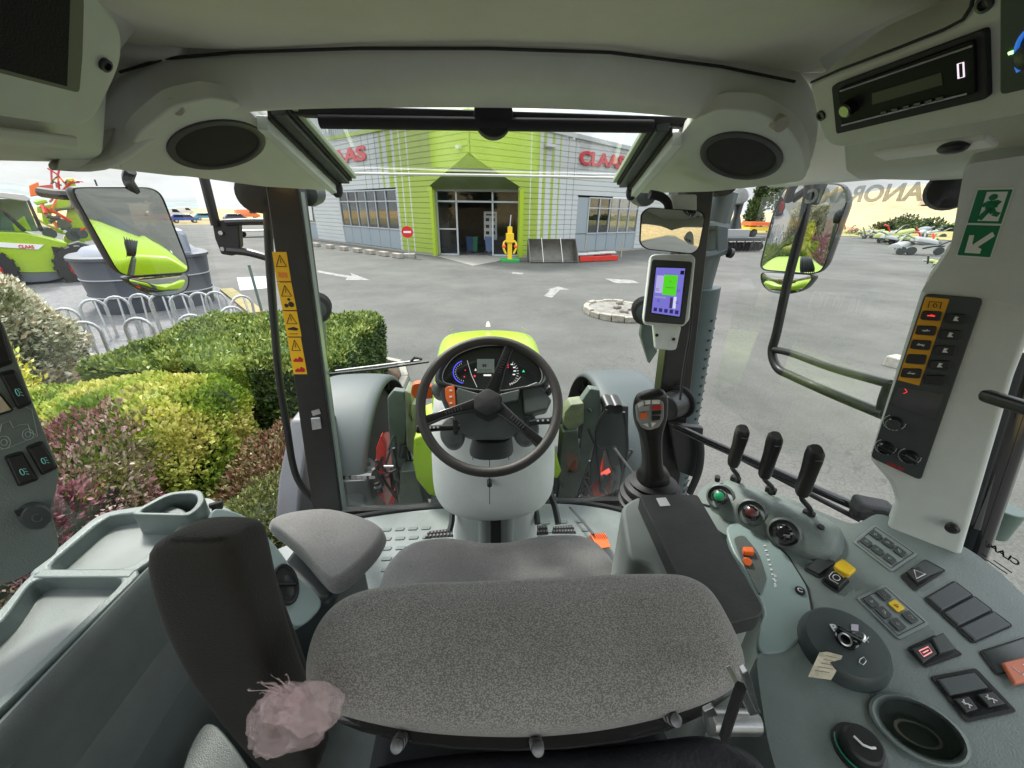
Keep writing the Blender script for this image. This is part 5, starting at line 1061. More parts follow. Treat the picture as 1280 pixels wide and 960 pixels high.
# fine pale cracks in the asphalt
nt=ASP.node_tree; b=nt.nodes['Principled BSDF']; src=b.inputs['Base Color'].links[0].from_socket
vo=nt.nodes.new('ShaderNodeTexVoronoi'); vo.feature='DISTANCE_TO_EDGE'; vo.inputs['Scale'].default_value=5.5; tc=nt.nodes.new('ShaderNodeTexCoord'); nd=nt.nodes.new('ShaderNodeTexNoise'); nd.inputs['Scale'].default_value=1.1
va=nt.nodes.new('ShaderNodeVectorMath'); va.operation='ADD'; nt.links.new(tc.outputs['Object'],nd.inputs[0]); nt.links.new(tc.outputs['Object'],va.inputs[0]); nt.links.new(nd.outputs[1],va.inputs[1]); nt.links.new(va.outputs[0],vo.inputs['Vector'])
lt=nt.nodes.new('ShaderNodeMapRange'); lt.inputs[1].default_value=0; lt.inputs[2].default_value=.04; lt.inputs[3].default_value=.6; lt.inputs[4].default_value=0
mm=nt.nodes.new('ShaderNodeMath'); mm.operation='MULTIPLY'; n5=nt.nodes.new('ShaderNodeTexNoise'); n5.inputs['Scale'].default_value=.5; r5=nt.nodes.new('ShaderNodeMapRange'); r5.inputs[1].default_value=.42; r5.inputs[2].default_value=.6
nt.links.new(tc.outputs['Object'],n5.inputs[0]); nt.links.new(n5.outputs[0],r5.inputs[0]); nt.links.new(vo.outputs[0],lt.inputs[0]); nt.links.new(lt.outputs[0],mm.inputs[0]); nt.links.new(r5.outputs[0],mm.inputs[1])
mx=nt.nodes.new('ShaderNodeMix'); mx.data_type='RGBA'; mx.inputs[7].default_value=(.035,.036,.034,1); nt.links.new(mm.outputs[0],mx.inputs[0]); nt.links.new(src,mx.inputs[6]); nt.links.new(mx.outputs[2],b.inputs['Base Color'])
g=MB(); n=24; g.grid([[V((-1500+3000*i/n,-1500+3000*j/n,-.02)) for i in range(n+1)] for j in range(n+1)]); struct(g,'ground',gmat('dry_grassland',(.26,.19,.075),(.16,.15,.055),.02,bs=.6))
yd=[V((x,y,0)) for x,y in ((-60,-40),(60,-40),(75,40),(60,62),(40,80),(-45,75),(-60,60))]
g=MB(); g.add(yd,[tuple(range(7))]); struct(g,'asphalt_yard',ASP)
# bed the shrubs grow from
bed=[V((x,y,.02)) for x,y in ((-12,.2),(-1.45,.2),(-1.5,4.5),(-1.5,6.6),(-2.2,7.1),(-7.6,7.3),(-9,6.6),(-12,5))]
struct(MB().prism(bed,(0,0,-.05)),'planting_bed',gmat('mulch',(.06,.04,.025),(.12,.075,.045),3,bs=80,bump=1))
gv=[at(a,b,z=.006) for a,b in [(60,420),(20,330),(60,352),(150,372),(270,368),(300,385),(240,400)]]
g=MB(); g.add([V((-13,7,.006)),V((-22,18,.006)),V((-15,20,.006)),V((-8.0,13.5,.006)),V((-6.9,10.8,.006)),V((-6.8,7.3,.006))],[(0,1,2,3,4,5)]); struct(g,'gravel_strip',gmat('grey_gravel',(.13,.13,.14),(.20,.2,.2),6,bs=45,bump=1))
# kerbs
kb=gmat('kerb_concrete',(.28,.27,.23),(.36,.35,.30),3,bs=90)
MBk=MB(); pth=[V((-1.42,y,.05)) for y in (.2,2.5,4.6)]+[V((-1.40,6.2,.05)),V((-1.6,6.9,.05)),V((-2.3,7.3,.05)),V((-7.6,7.5,.05))]; 
for a,b in zip(pth,pth[1:]): d_=(b-a); k=d_.length; d_.normalize(); MBk.hex((a+b)/2,d_*(k/2-.01),d_.cross(V((0,0,1)))*.06,V((0,0,.06)))
struct(MBk,'kerb',kb,bevel=.012)
a,b=at(283,362,z=.03),at(322,392,z=.03); struct(MB().hex((a+b)/2,(b-a)/2,V((.16,.1,0)),V((0,0,.05))),'grass_kerb',gmat('dry_verge',(.30,.24,.11),(.2,.2,.08),4,bs=60),bevel=.01)
# painted marks
PNT=gmat('worn_road_paint',(.27,.27,.26),(.12,.12,.115),5,bs=20,pos=(.45,.65))
g=MB()
for pl in ([(398,338),(420,342),(440,345),(438,341),(462,350),(432,350),(434,347),(416,344),(396,340)],[(680,370),(688,362),(684,362),(698,358),(712,362),(700,362),(690,372)],[(756,348),(790,350),(800,354),(770,354)],[(640,340),(655,341),(652,343),(640,342)],[(762,380),(800,384),(800,386),(762,382)]):
    g.add([at(a,b,z=.005) for a,b in pl],[tuple(range(len(pl)))])
struct(g,'road_markings',PNT)
g=MB(); g.add([at(a,b,z=.008) for a,b in [(296,347),(332,345),(336,360),(300,363)]],[(0,1,2,3)]); struct(g,'white_ground_patch',mat('patch_white',(.32,.33,.36),.6))
# ------------------------------------------------------------------ far terrain
def terr(name,a0,a1,na,rad,hf,m):
    rows=[]
    for r_ in rad: rows.append([V((CAM.x+r_*math.sin(R(a0+(a1-a0)*i/na)),r_*math.cos(R(a0+(a1-a0)*i/na)),hf(a0+(a1-a0)*i/na,r_))) for i in range(na+1)])
    struct(MB().grid(rows),name,m,ang=180)
sm=lambda x:max(0,min(1,x))**2*(3-2*max(0,min(1,x)))
def hr(a,r_): return -.5+sm((r_-88)/340)*(30+6*math.sin(a*.09)+2.5*math.sin(a*.31))*sm((a-28)/25)
FLD=gmat('stubble_field',(.42,.33,.18),(.33,.25,.13),.012,bs=.25,bump=.3)
terr('stubble_hillside',20,150,52,[86,110,140,180,230,290,360,440,560],hr,FLD)
terr('grass_strip',25,120,40,[76,82,90],lambda a,r_:.05+(r_-76)*.05,gmat('dry_grass',(.24,.23,.07),(.3,.25,.10),.08,bs=2))
terr('ploughed_field',48,86,30,[205,225,240],lambda a,r_:hr(a,r_)+.6,gmat('ploughed_earth',(.22,.155,.095),(.27,.19,.115),.05,bs=.6))
terr('wheat_field',-100,-8,40,[95,130,200,320],lambda a,r_:-.1+sm((r_-95)/260)*1.6,gmat('ripe_wheat',(.52,.34,.12),(.44,.27,.08),.01,bs=.3))
terr('hills',-110,-5,60,[420,560,760,1000],lambda a,r_:-1+sm((r_-400)/500)*(16+13*math.sin(a*.12+1.2)+6*math.sin(a*.37)),gmat('distant_hills',(.17,.21,.22),(.22,.255,.25),.006,bs=.02))  # pale bluish grey: distance haze is put into the hills' colour
terr('rear_field',150,262,50,[60,100,180,320],lambda a,r_:sm((r_-60)/260)*34,gmat('rear_stubble',(.42,.30,.13),(.3,.22,.1),.02,bs=.4))
# ------------------------------------------------------------------ vegetation
def leafmats(name,cols):
    return [mat('%s_%d'%(name,i),tuple(min(.8,x*1.3) for x in c),.5,var=.25,vscale=40) for i,c in enumerate(cols)]
def foliage(surf,n,size,ms,rng,asp=.55,clump=None,out=.7):
    "n small folded leaves spread through the outer shell given by surf(rng)->(point,normal)"
    mb=MB(); vs=mb.v; fs=mb.f; mi=mb.m; nm=len(ms)
    for i in range(n):
        p,nr=surf(rng); k=size*rng.uniform(.6,1.35)
        d_=(V((rng.gauss(0,1),rng.gauss(0,1),rng.gauss(0,1)+.5)).normalized()*(1-out)*1.6+nr*out*rng.uniform(.2,1.2)+V((0,0,.25))).normalized()
        s_=d_.cross(V((rng.gauss(0,1),rng.gauss(0,1),rng.gauss(0,1)))).normalized(); u_=s_.cross(d_)
        b0=len(vs); vs.extend([p-d_*k*.1,p+d_*k*.45+s_*k*asp*.5+u_*k*.12,p+d_*k,p+d_*k*.45-s_*k*asp*.5+u_*k*.12]); fs.append((b0,b0+1,b0+2)); fs.append((b0,b0+2,b0+3))
        c=clump(p,rng) if clump else rng.randrange(nm); mi.extend((c,c))
    return mb
from mathutils import noise as NZ
def nz(p,s): return NZ.noise(p*s)
def boxsurf(x0,x1,y0,y1,z0,z1,rd,wob=.06,ws=2.0):
    A1=(x1-x0)*(y1-y0); A2=(x1-x0)*(z1-z0); A3=(y1-y0)*(z1-z0); tot=A1+2*A2+2*A3; c=V(((x0+x1)/2,(y0+y1)/2,(z0+z1)/2)); h=V(((x1-x0)/2,(y1-y0)/2,(z1-z0)/2))
    def f(g):
        q=g.random()*tot; u,v=g.uniform(-1,1),g.uniform(-1,1)
        if q<A1: p=V((u,v,1)); nn=V((0,0,1))
        elif q<A1+2*A2: s=1 if g.random()<.3 else -1; p=V((u,s,v)); nn=V((0,s,0))
        else: s=1 if g.random()<.6 else -1; p=V((s,u,v)); nn=V((s,0,0))
        p=V((p.x*h.x,p.y*h.y,p.z*h.z)); q2=V((max(-h.x+rd,min(h.x-rd,p.x)),max(-h.y+rd,min(h.y-rd,p.y)),max(-h.z,min(h.z-rd,p.z)))); d_=p-q2
        if d_.length>1e-5: p=q2+d_.normalized()*min(rd,d_.length); nn=(nn+d_.normalized()).normalized()
        p=c+p; w=nz(p,ws)*wob*2+nz(p,ws*3.3)*wob; return p+nn*(w-g.random()**2*.12),nn
    return f
def ellsurf(c,r,wob=.1,ws=1.5,depth=.35,zmin=None):
    c=V(c)
    def f(g):
        while 1:
            d_=V((g.gauss(0,1),g.gauss(0,1),g.gauss(0,1))).normalized(); p=c+V((d_.x*r[0],d_.y*r[1],d_.z*r[2]))*(1-depth*g.random()**2+nz(d_*2+c,ws)*wob*2)
            if zmin is None or p.z>zmin: return p,d_
    return f
def shrub(name,label,cat,surf,n,size,ms,seed,core=None,twigs=0,asp=.55,clump=None,group=None,loc=None,out=.7):
    g=random.Random(seed); t=thing(name,label,cat,loc,group)
    foliage(surf,n,size,ms,g,asp,clump,out).build('foliage',ms,t,ang=180,fix=False)
    if core:
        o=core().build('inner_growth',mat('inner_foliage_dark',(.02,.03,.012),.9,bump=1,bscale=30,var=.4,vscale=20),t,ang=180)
    tw=MB()
    for i in range(twigs):
        p,nn=surf(g); p=p-nn*.05; q=V((t.location.x+(p.x-t.location.x)*.4,t.location.y+(p.y-t.location.y)*.4,.0)); m_=lerp(p,q,.5)+V((g.uniform(-.06,.06),g.uniform(-.06,.06),0)); tw.tube([q,m_,p],[.009,.006,.003],4)
    if twigs: tw.build('stems',mat('twig_brown',(.09,.06,.04),.8),t)
    return t
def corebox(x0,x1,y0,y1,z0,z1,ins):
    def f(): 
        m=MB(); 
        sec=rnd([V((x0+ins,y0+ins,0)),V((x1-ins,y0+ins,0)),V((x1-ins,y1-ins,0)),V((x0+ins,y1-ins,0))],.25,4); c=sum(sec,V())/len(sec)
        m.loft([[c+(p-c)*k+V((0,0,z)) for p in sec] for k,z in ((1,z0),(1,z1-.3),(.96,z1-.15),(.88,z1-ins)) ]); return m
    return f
def clumpf(nm,s=2.2,off=0):
    def f(p,g): return max(0,min(nm-1,int((nz(p,s)*1.1+.5+g.uniform(-.28,.28)+off)*nm)))
    return f
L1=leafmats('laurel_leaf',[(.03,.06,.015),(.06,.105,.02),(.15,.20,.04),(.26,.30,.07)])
HX=(-4.6,-1.8,4.35,6.75)
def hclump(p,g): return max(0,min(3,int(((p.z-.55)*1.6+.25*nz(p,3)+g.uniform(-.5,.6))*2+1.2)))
shrub('hedge','long flat topped clipped green hedge beside the yard, behind the rounded yellow green bush','hedge',boxsurf(HX[0],HX[1],HX[2],HX[3],0,1.08,.12,.05,1.7),56000,.062,L1,11,corebox(HX[0],HX[1],HX[2],HX[3],.0,1.04,.13),loc=(-4.3,5.5,0),asp=.5,clump=lambda p,g:max(0,min(3,int((2.3 if p.z>.97 else .9)+.8*nz(p,2.6)+g.uniform(-.9,1.2)))),out=.5)  # side leaves picked darker than the top: the front's shade is put into leaf colour
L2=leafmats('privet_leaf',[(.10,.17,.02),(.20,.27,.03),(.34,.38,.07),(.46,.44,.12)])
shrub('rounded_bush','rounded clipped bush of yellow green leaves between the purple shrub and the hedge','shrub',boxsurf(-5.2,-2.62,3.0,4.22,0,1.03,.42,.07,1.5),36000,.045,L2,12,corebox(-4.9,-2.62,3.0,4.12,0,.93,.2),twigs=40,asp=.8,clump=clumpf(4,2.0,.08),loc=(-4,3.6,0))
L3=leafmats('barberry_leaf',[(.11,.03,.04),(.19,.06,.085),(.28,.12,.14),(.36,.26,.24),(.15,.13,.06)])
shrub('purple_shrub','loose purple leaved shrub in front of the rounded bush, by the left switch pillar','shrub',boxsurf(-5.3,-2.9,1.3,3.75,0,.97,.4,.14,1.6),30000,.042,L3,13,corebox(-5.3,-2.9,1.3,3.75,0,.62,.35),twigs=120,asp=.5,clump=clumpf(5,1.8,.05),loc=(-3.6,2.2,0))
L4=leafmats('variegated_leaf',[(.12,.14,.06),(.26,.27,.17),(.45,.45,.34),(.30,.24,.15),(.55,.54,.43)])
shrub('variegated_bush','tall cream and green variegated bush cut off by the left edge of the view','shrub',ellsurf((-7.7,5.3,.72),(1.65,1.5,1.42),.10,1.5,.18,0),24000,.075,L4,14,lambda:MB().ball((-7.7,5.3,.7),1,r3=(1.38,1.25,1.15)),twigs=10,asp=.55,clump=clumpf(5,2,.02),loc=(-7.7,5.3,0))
L5=leafmats('dry_shrub_leaf',[(.13,.05,.03),(.20,.11,.06),(.16,.16,.06),(.26,.20,.12)])
shrub('russet_shrub','low reddish brown half bare shrub between the rounded bush and the tractor','shrub',ellsurf((-2.15,3.5,.18),(.5,.75,.42),.12,2,.7,0),6500,.038,L5,15,twigs=160,asp=.5,loc=(-2.15,3.5,0))
L6=leafmats('small_green_leaf',[(.07,.10,.03),(.14,.18,.05),(.22,.25,.09)])
shrub('low_green_shrub','low dull green shrub at the foot of the dark tractor panel','shrub',ellsurf((-1.95,2.75,.12),(.38,.55,.40),.12,2,.5,0),6500,.032,L6,16,lambda:MB().ball((-1.95,2.75,.1),1,r3=(.27,.4,.26)),twigs=30,asp=.5,loc=(-1.95,2.75,0))
L7=leafmats('yellow_leaf',[(.40,.40,.05),(.55,.50,.10),(.3,.36,.05)])
shrub('yellow_plant','tuft of bright yellow leaves rising behind the rounded bush below the metal hoops','plant',ellsurf((-5.9,4.3,.75),(.75,.45,.5),.2,2,.6,0),2600,.075,L7,17,twigs=25,asp=.45,loc=(-5.9,4.3,0))
BARK=mat('bark',(.10,.075,.055),.9,bump=1,bscale=15,var=.3)
def tree(x,y,h,rx,rz,label,ms,seed,n=3500,size=.5,z0=0,col=False,name='tree',group=None):
    g=random.Random(seed); t=thing(name,label,'tree',(x,y,z0),group)
    top=V((x,y,z0+h)); tr=MB(); tr.tube([V((x,y,z0)),V((x+.1,y,z0+h*.3)),V((x,y,z0+h*.7))],[h*.03,h*.022,h*.008],8)
    for i in range(7): a=g.uniform(0,6.28); k=g.uniform(.3,.6); tr.tube([V((x,y,z0+h*k)),V((x+math.cos(a)*rx*.6,y+math.sin(a)*rx*.6,z0+h*(k+.2)))],[h*.01,h*.003],5)
    tr.build('trunk',BARK,t)
    blobs=[(V((x+g.uniform(-.6,.6)*rx,y+g.uniform(-.6,.6)*rx,z0+h-rz+g.uniform(-.65,.6)*rz)),g.uniform(.35,.62)) for _ in range(9)] if not col else [(V((x+g.uniform(-.2,.2)*rx,y,z0+h*(.15+.8*i/9))),.8-.5*i/9) for i in range(9)]
    def f(g):
        c,k=g.choice(blobs); d_=V((g.gauss(0,1),g.gauss(0,1),g.gauss(0,1))).normalized(); return c+V((d_.x*rx*k,d_.y*rx*k,d_.z*(rz*k if not col else h*.09)))*g.uniform(.55,1.05),d_
    foliage(f,n,size,ms,g,.6,clumpf(len(ms),.5,.0)).build('crown',ms,t,ang=180,fix=False); return t
TG=leafmats('tree_leaf',[(.02,.04,.012),(.04,.075,.02),(.07,.11,.03)])
p=at(944,268,y=60); tree(p.x,60,9.5,1.5,4,'dark upright tree left of the right wing mirror, seen past the glazed roof corner',TG,21,col=True,size=.45)
p=at(985,262,y=85); tree(p.x,85,13,4.5,5.2,'broad tree behind the top of the right wing mirror',TG,22,size=.7)
p=at(1028,262,y=95); tree(p.x,95,8,3,3.2,'small round tree on the field edge beyond the right mirror',TG,23,size=.6)
for i,(px_,dd,hh) in enumerate(((1140,64,3.0),(1165,70,2.4),(1110,60,2.0))):
    p=at(px_,282,x=dd); tree(p.x,p.y,hh,hh*.8,hh*.5,['leafy bush on the field edge near the exit sign','lower bush at the far right of the field edge','small bush on the field edge behind the machines'][i],TG,30+i,n=1200,size=.35,z0=0,name='field_bush')
for i,(x,y,h_) in enumerate(((-26,-22,9),(-14,-30,12),(24,-30,10),(36,-14,11),(-40,-8,10))): tree(x,y,h_,h_*.35,h_*.4,'tree behind the tractor, %s'%('wide one left of the rear window centre','tallest one behind the rear window','slim one right of the rear window centre','one furthest right, past the console','one furthest left, past the planting bed')[i],TG,40+i,n=1800,size=.7)
for az0,az1,nm_ in ((112,146,'right'),(212,250,'left')):
    t=thing('treeline','dark line of tall trees closing the yard behind the tractor on the %s'%nm_,'trees',(40*math.sin(R(az0)),40*math.cos(R(az0)),0))
    def tl_(g,a0=az0,a1=az1):
        a=R(g.uniform(a0,a1)); r_=g.uniform(42,47); h_=6+3.5*nz(V((a*14,0,0)),1)+2*nz(V((a*40,3,0)),1); return V((r_*math.sin(a),r_*math.cos(a),h_*g.random()**.8)),V((g.gauss(0,1),g.gauss(0,1),.5)).normalized()
    foliage(tl_,5000,1.0,TG,random.Random(3),.7).build('foliage',TG,t,ang=180,fix=False)
hg=MB(); g=random.Random(9)
def hrs(g):
    a=R(g.uniform(46,88)); r_=g.uniform(92,95); k=.6+.8*abs(nz(V((a*30,0,0)),1)); d_=V((g.gauss(0,1),g.gauss(0,1),abs(g.gauss(0,1)))).normalized(); return V((r_*math.sin(a),r_*math.cos(a),hr(math.degrees(a),r_)+.5+k*1.6*g.random()+.3)),d_
t=thing('hedgerow','straggling hedgerow of low bushes running along the foot of the stubble hillside','hedge',(70,62,0)); foliage(hrs,6000,.6,TG,g,.7).build('foliage',TG,t,ang=180,fix=False)
# ------------------------------------------------------------------ dealership building
Cn0=at(589,326,z=0); 
def vunit(p): q=V((p.x,p.y,0)); return q.normalized()
dL=vunit(at(375,297,z=0)-Cn0); dR=vunit(at(800,312,z=0)-Cn0)
nL=V((-dL.y,dL.x,0)); nL=nL if (CAM-Cn0).dot(nL)>0 else -nL; nR=V((-dR.y,dR.x,0)); nR=nR if (CAM-Cn0).dot(nR)>0 else -nR
def wl_(px_,py_,s):
    d_,n_=(dL,nL) if s<0 else (dR,nR); p=on(px_,py_,Cn0,n_); return (p-Cn0).dot(d_),p.z
B=thing('dealership_building','corner showroom clad in lime green and pale boards, with red lettering and glazed entrance','building',Cn0)
CLG=mat('pale_cladding',(.50,.53,.54),.45,var=.04,vscale=.4); CLM=mat('lime_cladding',(.31,.42,.06),.45,var=.06,vscale=.4); CLW=mat('white_cladding',(.55,.57,.57),.45); CLD=mat('cladding_seam',(.15,.17,.16),.6)
zone={}
for s in (-1,1):
    xs=[(589,0),(513.3,1),(512,2),(504.6,1),(503.2,2),(497,1),(494,3),(488,1),(482.5,3),(480,1),(475,3),(474.3,4),(467,3),(466.3,4),(459,3),(458.4,4)] if s<0 else [(589,0),(662,1),(663.2,2),(673,1),(677,2),(681,1),(687.5,3),(691,1),(697,3),(698.8,1),(707.4,3),(708,4),(716,3),(716.6,4)]
    # (pixel column where zone i ends, material of the zone before it): 1 lime, 2 white, 3 pale, 4 seam
    us=[wl_(x,230,s)[0] for x,_ in xs]; z=[]
    seq=[m for _,m in xs][1:]
    for i in range(len(us)-1): z.append((us[i],us[i+1],seq[i]))
    z.append((us[-1],60 if s>0 else 34,3)); zone[s]=z
uA,zA=wl_(589,192,-1); uLc,zLc=wl_(533,235,-1); uRc,zRc=wl_(655,238,1); uLj,_=wl_(545,300,-1); uRj,_=wl_(648,300,1)
zc_=(zLc+zRc)/2
rt_={-1:(wl_(589,141,-1),wl_(484,161,-1)),1:(wl_(589,141,1),wl_(800,190,1))}
endu={-1:wl_(372,290,-1)[0]+1,1:wl_(826,300,1)[0]}
wins={-1:[(wl_(497.5,260,-1)[0],wl_(426,260,-1)[0],0,wl_(460,238.5,-1)[1]),(wl_(394,270,-1)[0],wl_(362,270,-1)[0],0,wl_(385,246,-1)[1])],1:[(wl_(721,260,1)[0],wl_(798,260,1)[0],0,wl_(760,248,1)[1])]}
for s in (-1,1):
    d_,n_=(dL,nL) if s<0 else (dR,nR); mb=MB(); bh=.30
    z=0.12; (u1,z1),(u2,z2)=rt_[s]
    while z<z1:
        zt=z+bh; U_=(uLc if s<0 else uRc); cut=lambda zz: abs(uLj if s<0 else uRj) if zz<=zc_-.15 else U_*max(0,min(1,(zA-zz)/(zA-zc_)))
        uc=min(cut(z),cut(zt))
        umax=endu[s]
        rend=lambda zz: umax0 if (s<0 or z2>=z1) else min(umax0,max(0,(zz-z1)/(z2-z1)*(u2-u1)))
        umax0=endu[s]; umax=rend(z)
        spans=[(max(uc,a),min(umax,b),m) for a,b,m in zone[s] if min(umax,b)>max(uc,a)+.002]
        for (w0,w1,wz0,wz1) in wins[s]:
            w0,w1=min(w0,w1),max(w0,w1)
            if z<wz1-.05:
                ns=[]
                for a,b,m in spans:
                    if b<=w0 or a>=w1: ns.append((a,b,m)); continue
                    if a<w0: ns.append((a,w0,m))
                    if b>w1: ns.append((w1,b,m))
                spans=ns
        for a,b,m in spans:
            mb.mi=m-1; A_=Cn0+d_*a; B_=Cn0+d_*b
            q=[A_+n_*.0+V((0,0,z)),A_+n_*.05+V((0,0,z+.012)),A_+n_*.05+V((0,0,zt-.05)),A_+n_*.012+V((0,0,zt-.03)),A_+n_*.012+V((0,0,zt)),A_-n_*.1+V((0,0,zt)),A_-n_*.1+V((0,0,z))]
            sh_=lambda p:(d_*max(0,min(b-a,cut(p.z)-a)))
            eh_=lambda p:d_*(max(a,min(b,rend(p.z)))-a)
            mb.loft([[p+sh_(p) for p in q],[p+eh_(p) for p in q]])
        z=zt
    mb.build('cladding_wall',[CLM,CLW,CLG,CLD],B,ang=20)
    # roof edge trim
    p1=Cn0+d_*u1+V((0,0,z1+.05)); p2=Cn0+d_*u2+V((0,0,z2+.05)); p3=p1+(p2-p1)*(min(endu[s]/u2,3))
    MB().hex((p1+p3)/2+n_*.05,(p3-p1)/2,n_*.12,V((0,0,.12))).build('roof_edge',CLG if s>0 else CLM,B)
    # base plinth
    MB().hex(Cn0+d_*((endu[s]+abs(uLj if s<0 else uRj))/2)+V((0,0,.06)),d_*((endu[s]-abs(uLj if s<0 else uRj))/2),n_*.04,V((0,0,.06))).build('plinth',mat('concrete',(.3,.29,.26),.8,var=.2),B)
# roof body
rfp=[Cn0+V((0,0,rt_[1][0][1]-.3)),Cn0+dL*32+V((0,0,rt_[-1][1][1]-1.5)),Cn0+dL*30+dR*30+V((0,0,5)),Cn0+dR*28+V((0,0,4.2))]
MB().prism([p-nL*.15-nR*.15 for p in rfp],(0,0,-.2)).build('roof',CLG,B)
# slanted triangular facet over the entrance and its soffit
A_=Cn0+V((0,0,zA)); Lp=Cn0+dL*uLc+V((0,0,zc_)); Rp=Cn0+dR*uRc+V((0,0,zc_)); Lj=Cn0+dL*uLj; Rj=Cn0+dR*uRj
FAC=mat('facet_green',(.22,.29,.13),.35,var=.15,vscale=.6)
MB().prism([A_,Lp,Rp],(nL+nR)*-.15).build('entrance_canopy',FAC,B)
en=(nL+nR).normalized(); el=(Rj-Lj).normalized()
MB().prism([Lp+V((0,0,-.01)),Rp+V((0,0,-.01)),Rp-en*1.0+V((0,0,-.01)),Lp-en*1.0+V((0,0,-.01))],(0,0,.1)).build('soffit',FAC,B)
# jambs
LMD=mat('lime_jamb',(.34,.48,.01),.4)
for j,dd,nn,s_ in ((Lj,dL,nL,-1),(Rj,dR,nR,1)):
    MB().prism([j+nn*.06,j+dd*.02-en*1.1,j+dd*.35-en*1.1,j+dd*.3+nn*.06],(0,0,zc_)).build('entrance_jamb',LMD,B)
# entrance glazing
EO=(Lj+Rj)/2-en*.75; EW=(Rj-Lj).length/2-.02
FRM=mat('window_frame_grey',(.42,.46,.5),.4); 
def eu(px_,py_): p=on(px_,py_,EO,en); return (p-EO).dot(el),p.z
fr=MB(); dx0,_=eu(572,290); dx1,_=eu(616,290); _,dzt=eu(594,252); H=zc_
def bar(m,O_,X_,a,z0,b,z1,w,dep=.05): 
    m.hex(O_+X_*((a+b)/2)+V((0,0,(z0+z1)/2)),X_*max(w,abs(b-a)/2),X_.cross(V((0,0,1)))*dep,V((0,0,max(w,abs(z1-z0)/2))))
for x in (-EW,dx0,dx1,EW): bar(fr,EO,el,x,0,x,H,.05)
for z in (H-.06,dzt): bar(fr,EO,el,-EW,z,EW,z,.05)
bar(fr,EO,el,-EW,.05,dx0,.05,.06); bar(fr,EO,el,dx1,.05,EW,.05,.06); bar(fr,EO,el,-EW,dzt*.5,dx0,dzt*.5,.04)
fo=fr.build('entrance_frame',FRM,B)
for a,b,z0,z1 in ((-EW,dx0,0,H),(dx1,EW,0,H),(dx0,dx1,dzt,H)): MB().prism([EO+el*a+V((0,0,z0)),EO+el*b+V((0,0,z0)),EO+el*b+V((0,0,z1)),EO+el*a+V((0,0,z1))],-en*.02).build('entrance_glass',GLASS2,fo)
# showroom interior: floor, dark back walls
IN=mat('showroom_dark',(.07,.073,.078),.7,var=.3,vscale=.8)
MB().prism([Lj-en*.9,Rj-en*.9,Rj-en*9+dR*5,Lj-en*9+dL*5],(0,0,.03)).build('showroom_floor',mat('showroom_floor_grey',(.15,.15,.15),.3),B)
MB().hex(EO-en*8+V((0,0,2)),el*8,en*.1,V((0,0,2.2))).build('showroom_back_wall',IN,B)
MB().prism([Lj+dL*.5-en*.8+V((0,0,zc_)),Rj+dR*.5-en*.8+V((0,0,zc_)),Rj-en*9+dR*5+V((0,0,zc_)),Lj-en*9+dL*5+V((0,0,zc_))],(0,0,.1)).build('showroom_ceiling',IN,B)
# threshold slab
struct(MB().prism([Lj+V((0,0,.012))-en*.8,Rj+V((0,0,.012))-en*.8,Rj+V((0,0,.012)),at(591,332,z=.012),Lj+V((0,0,.012))],(0,0,-.05)),'entrance_slab',mat('slab_concrete',(.28,.27,.24),.8,var=.1,vscale=2))
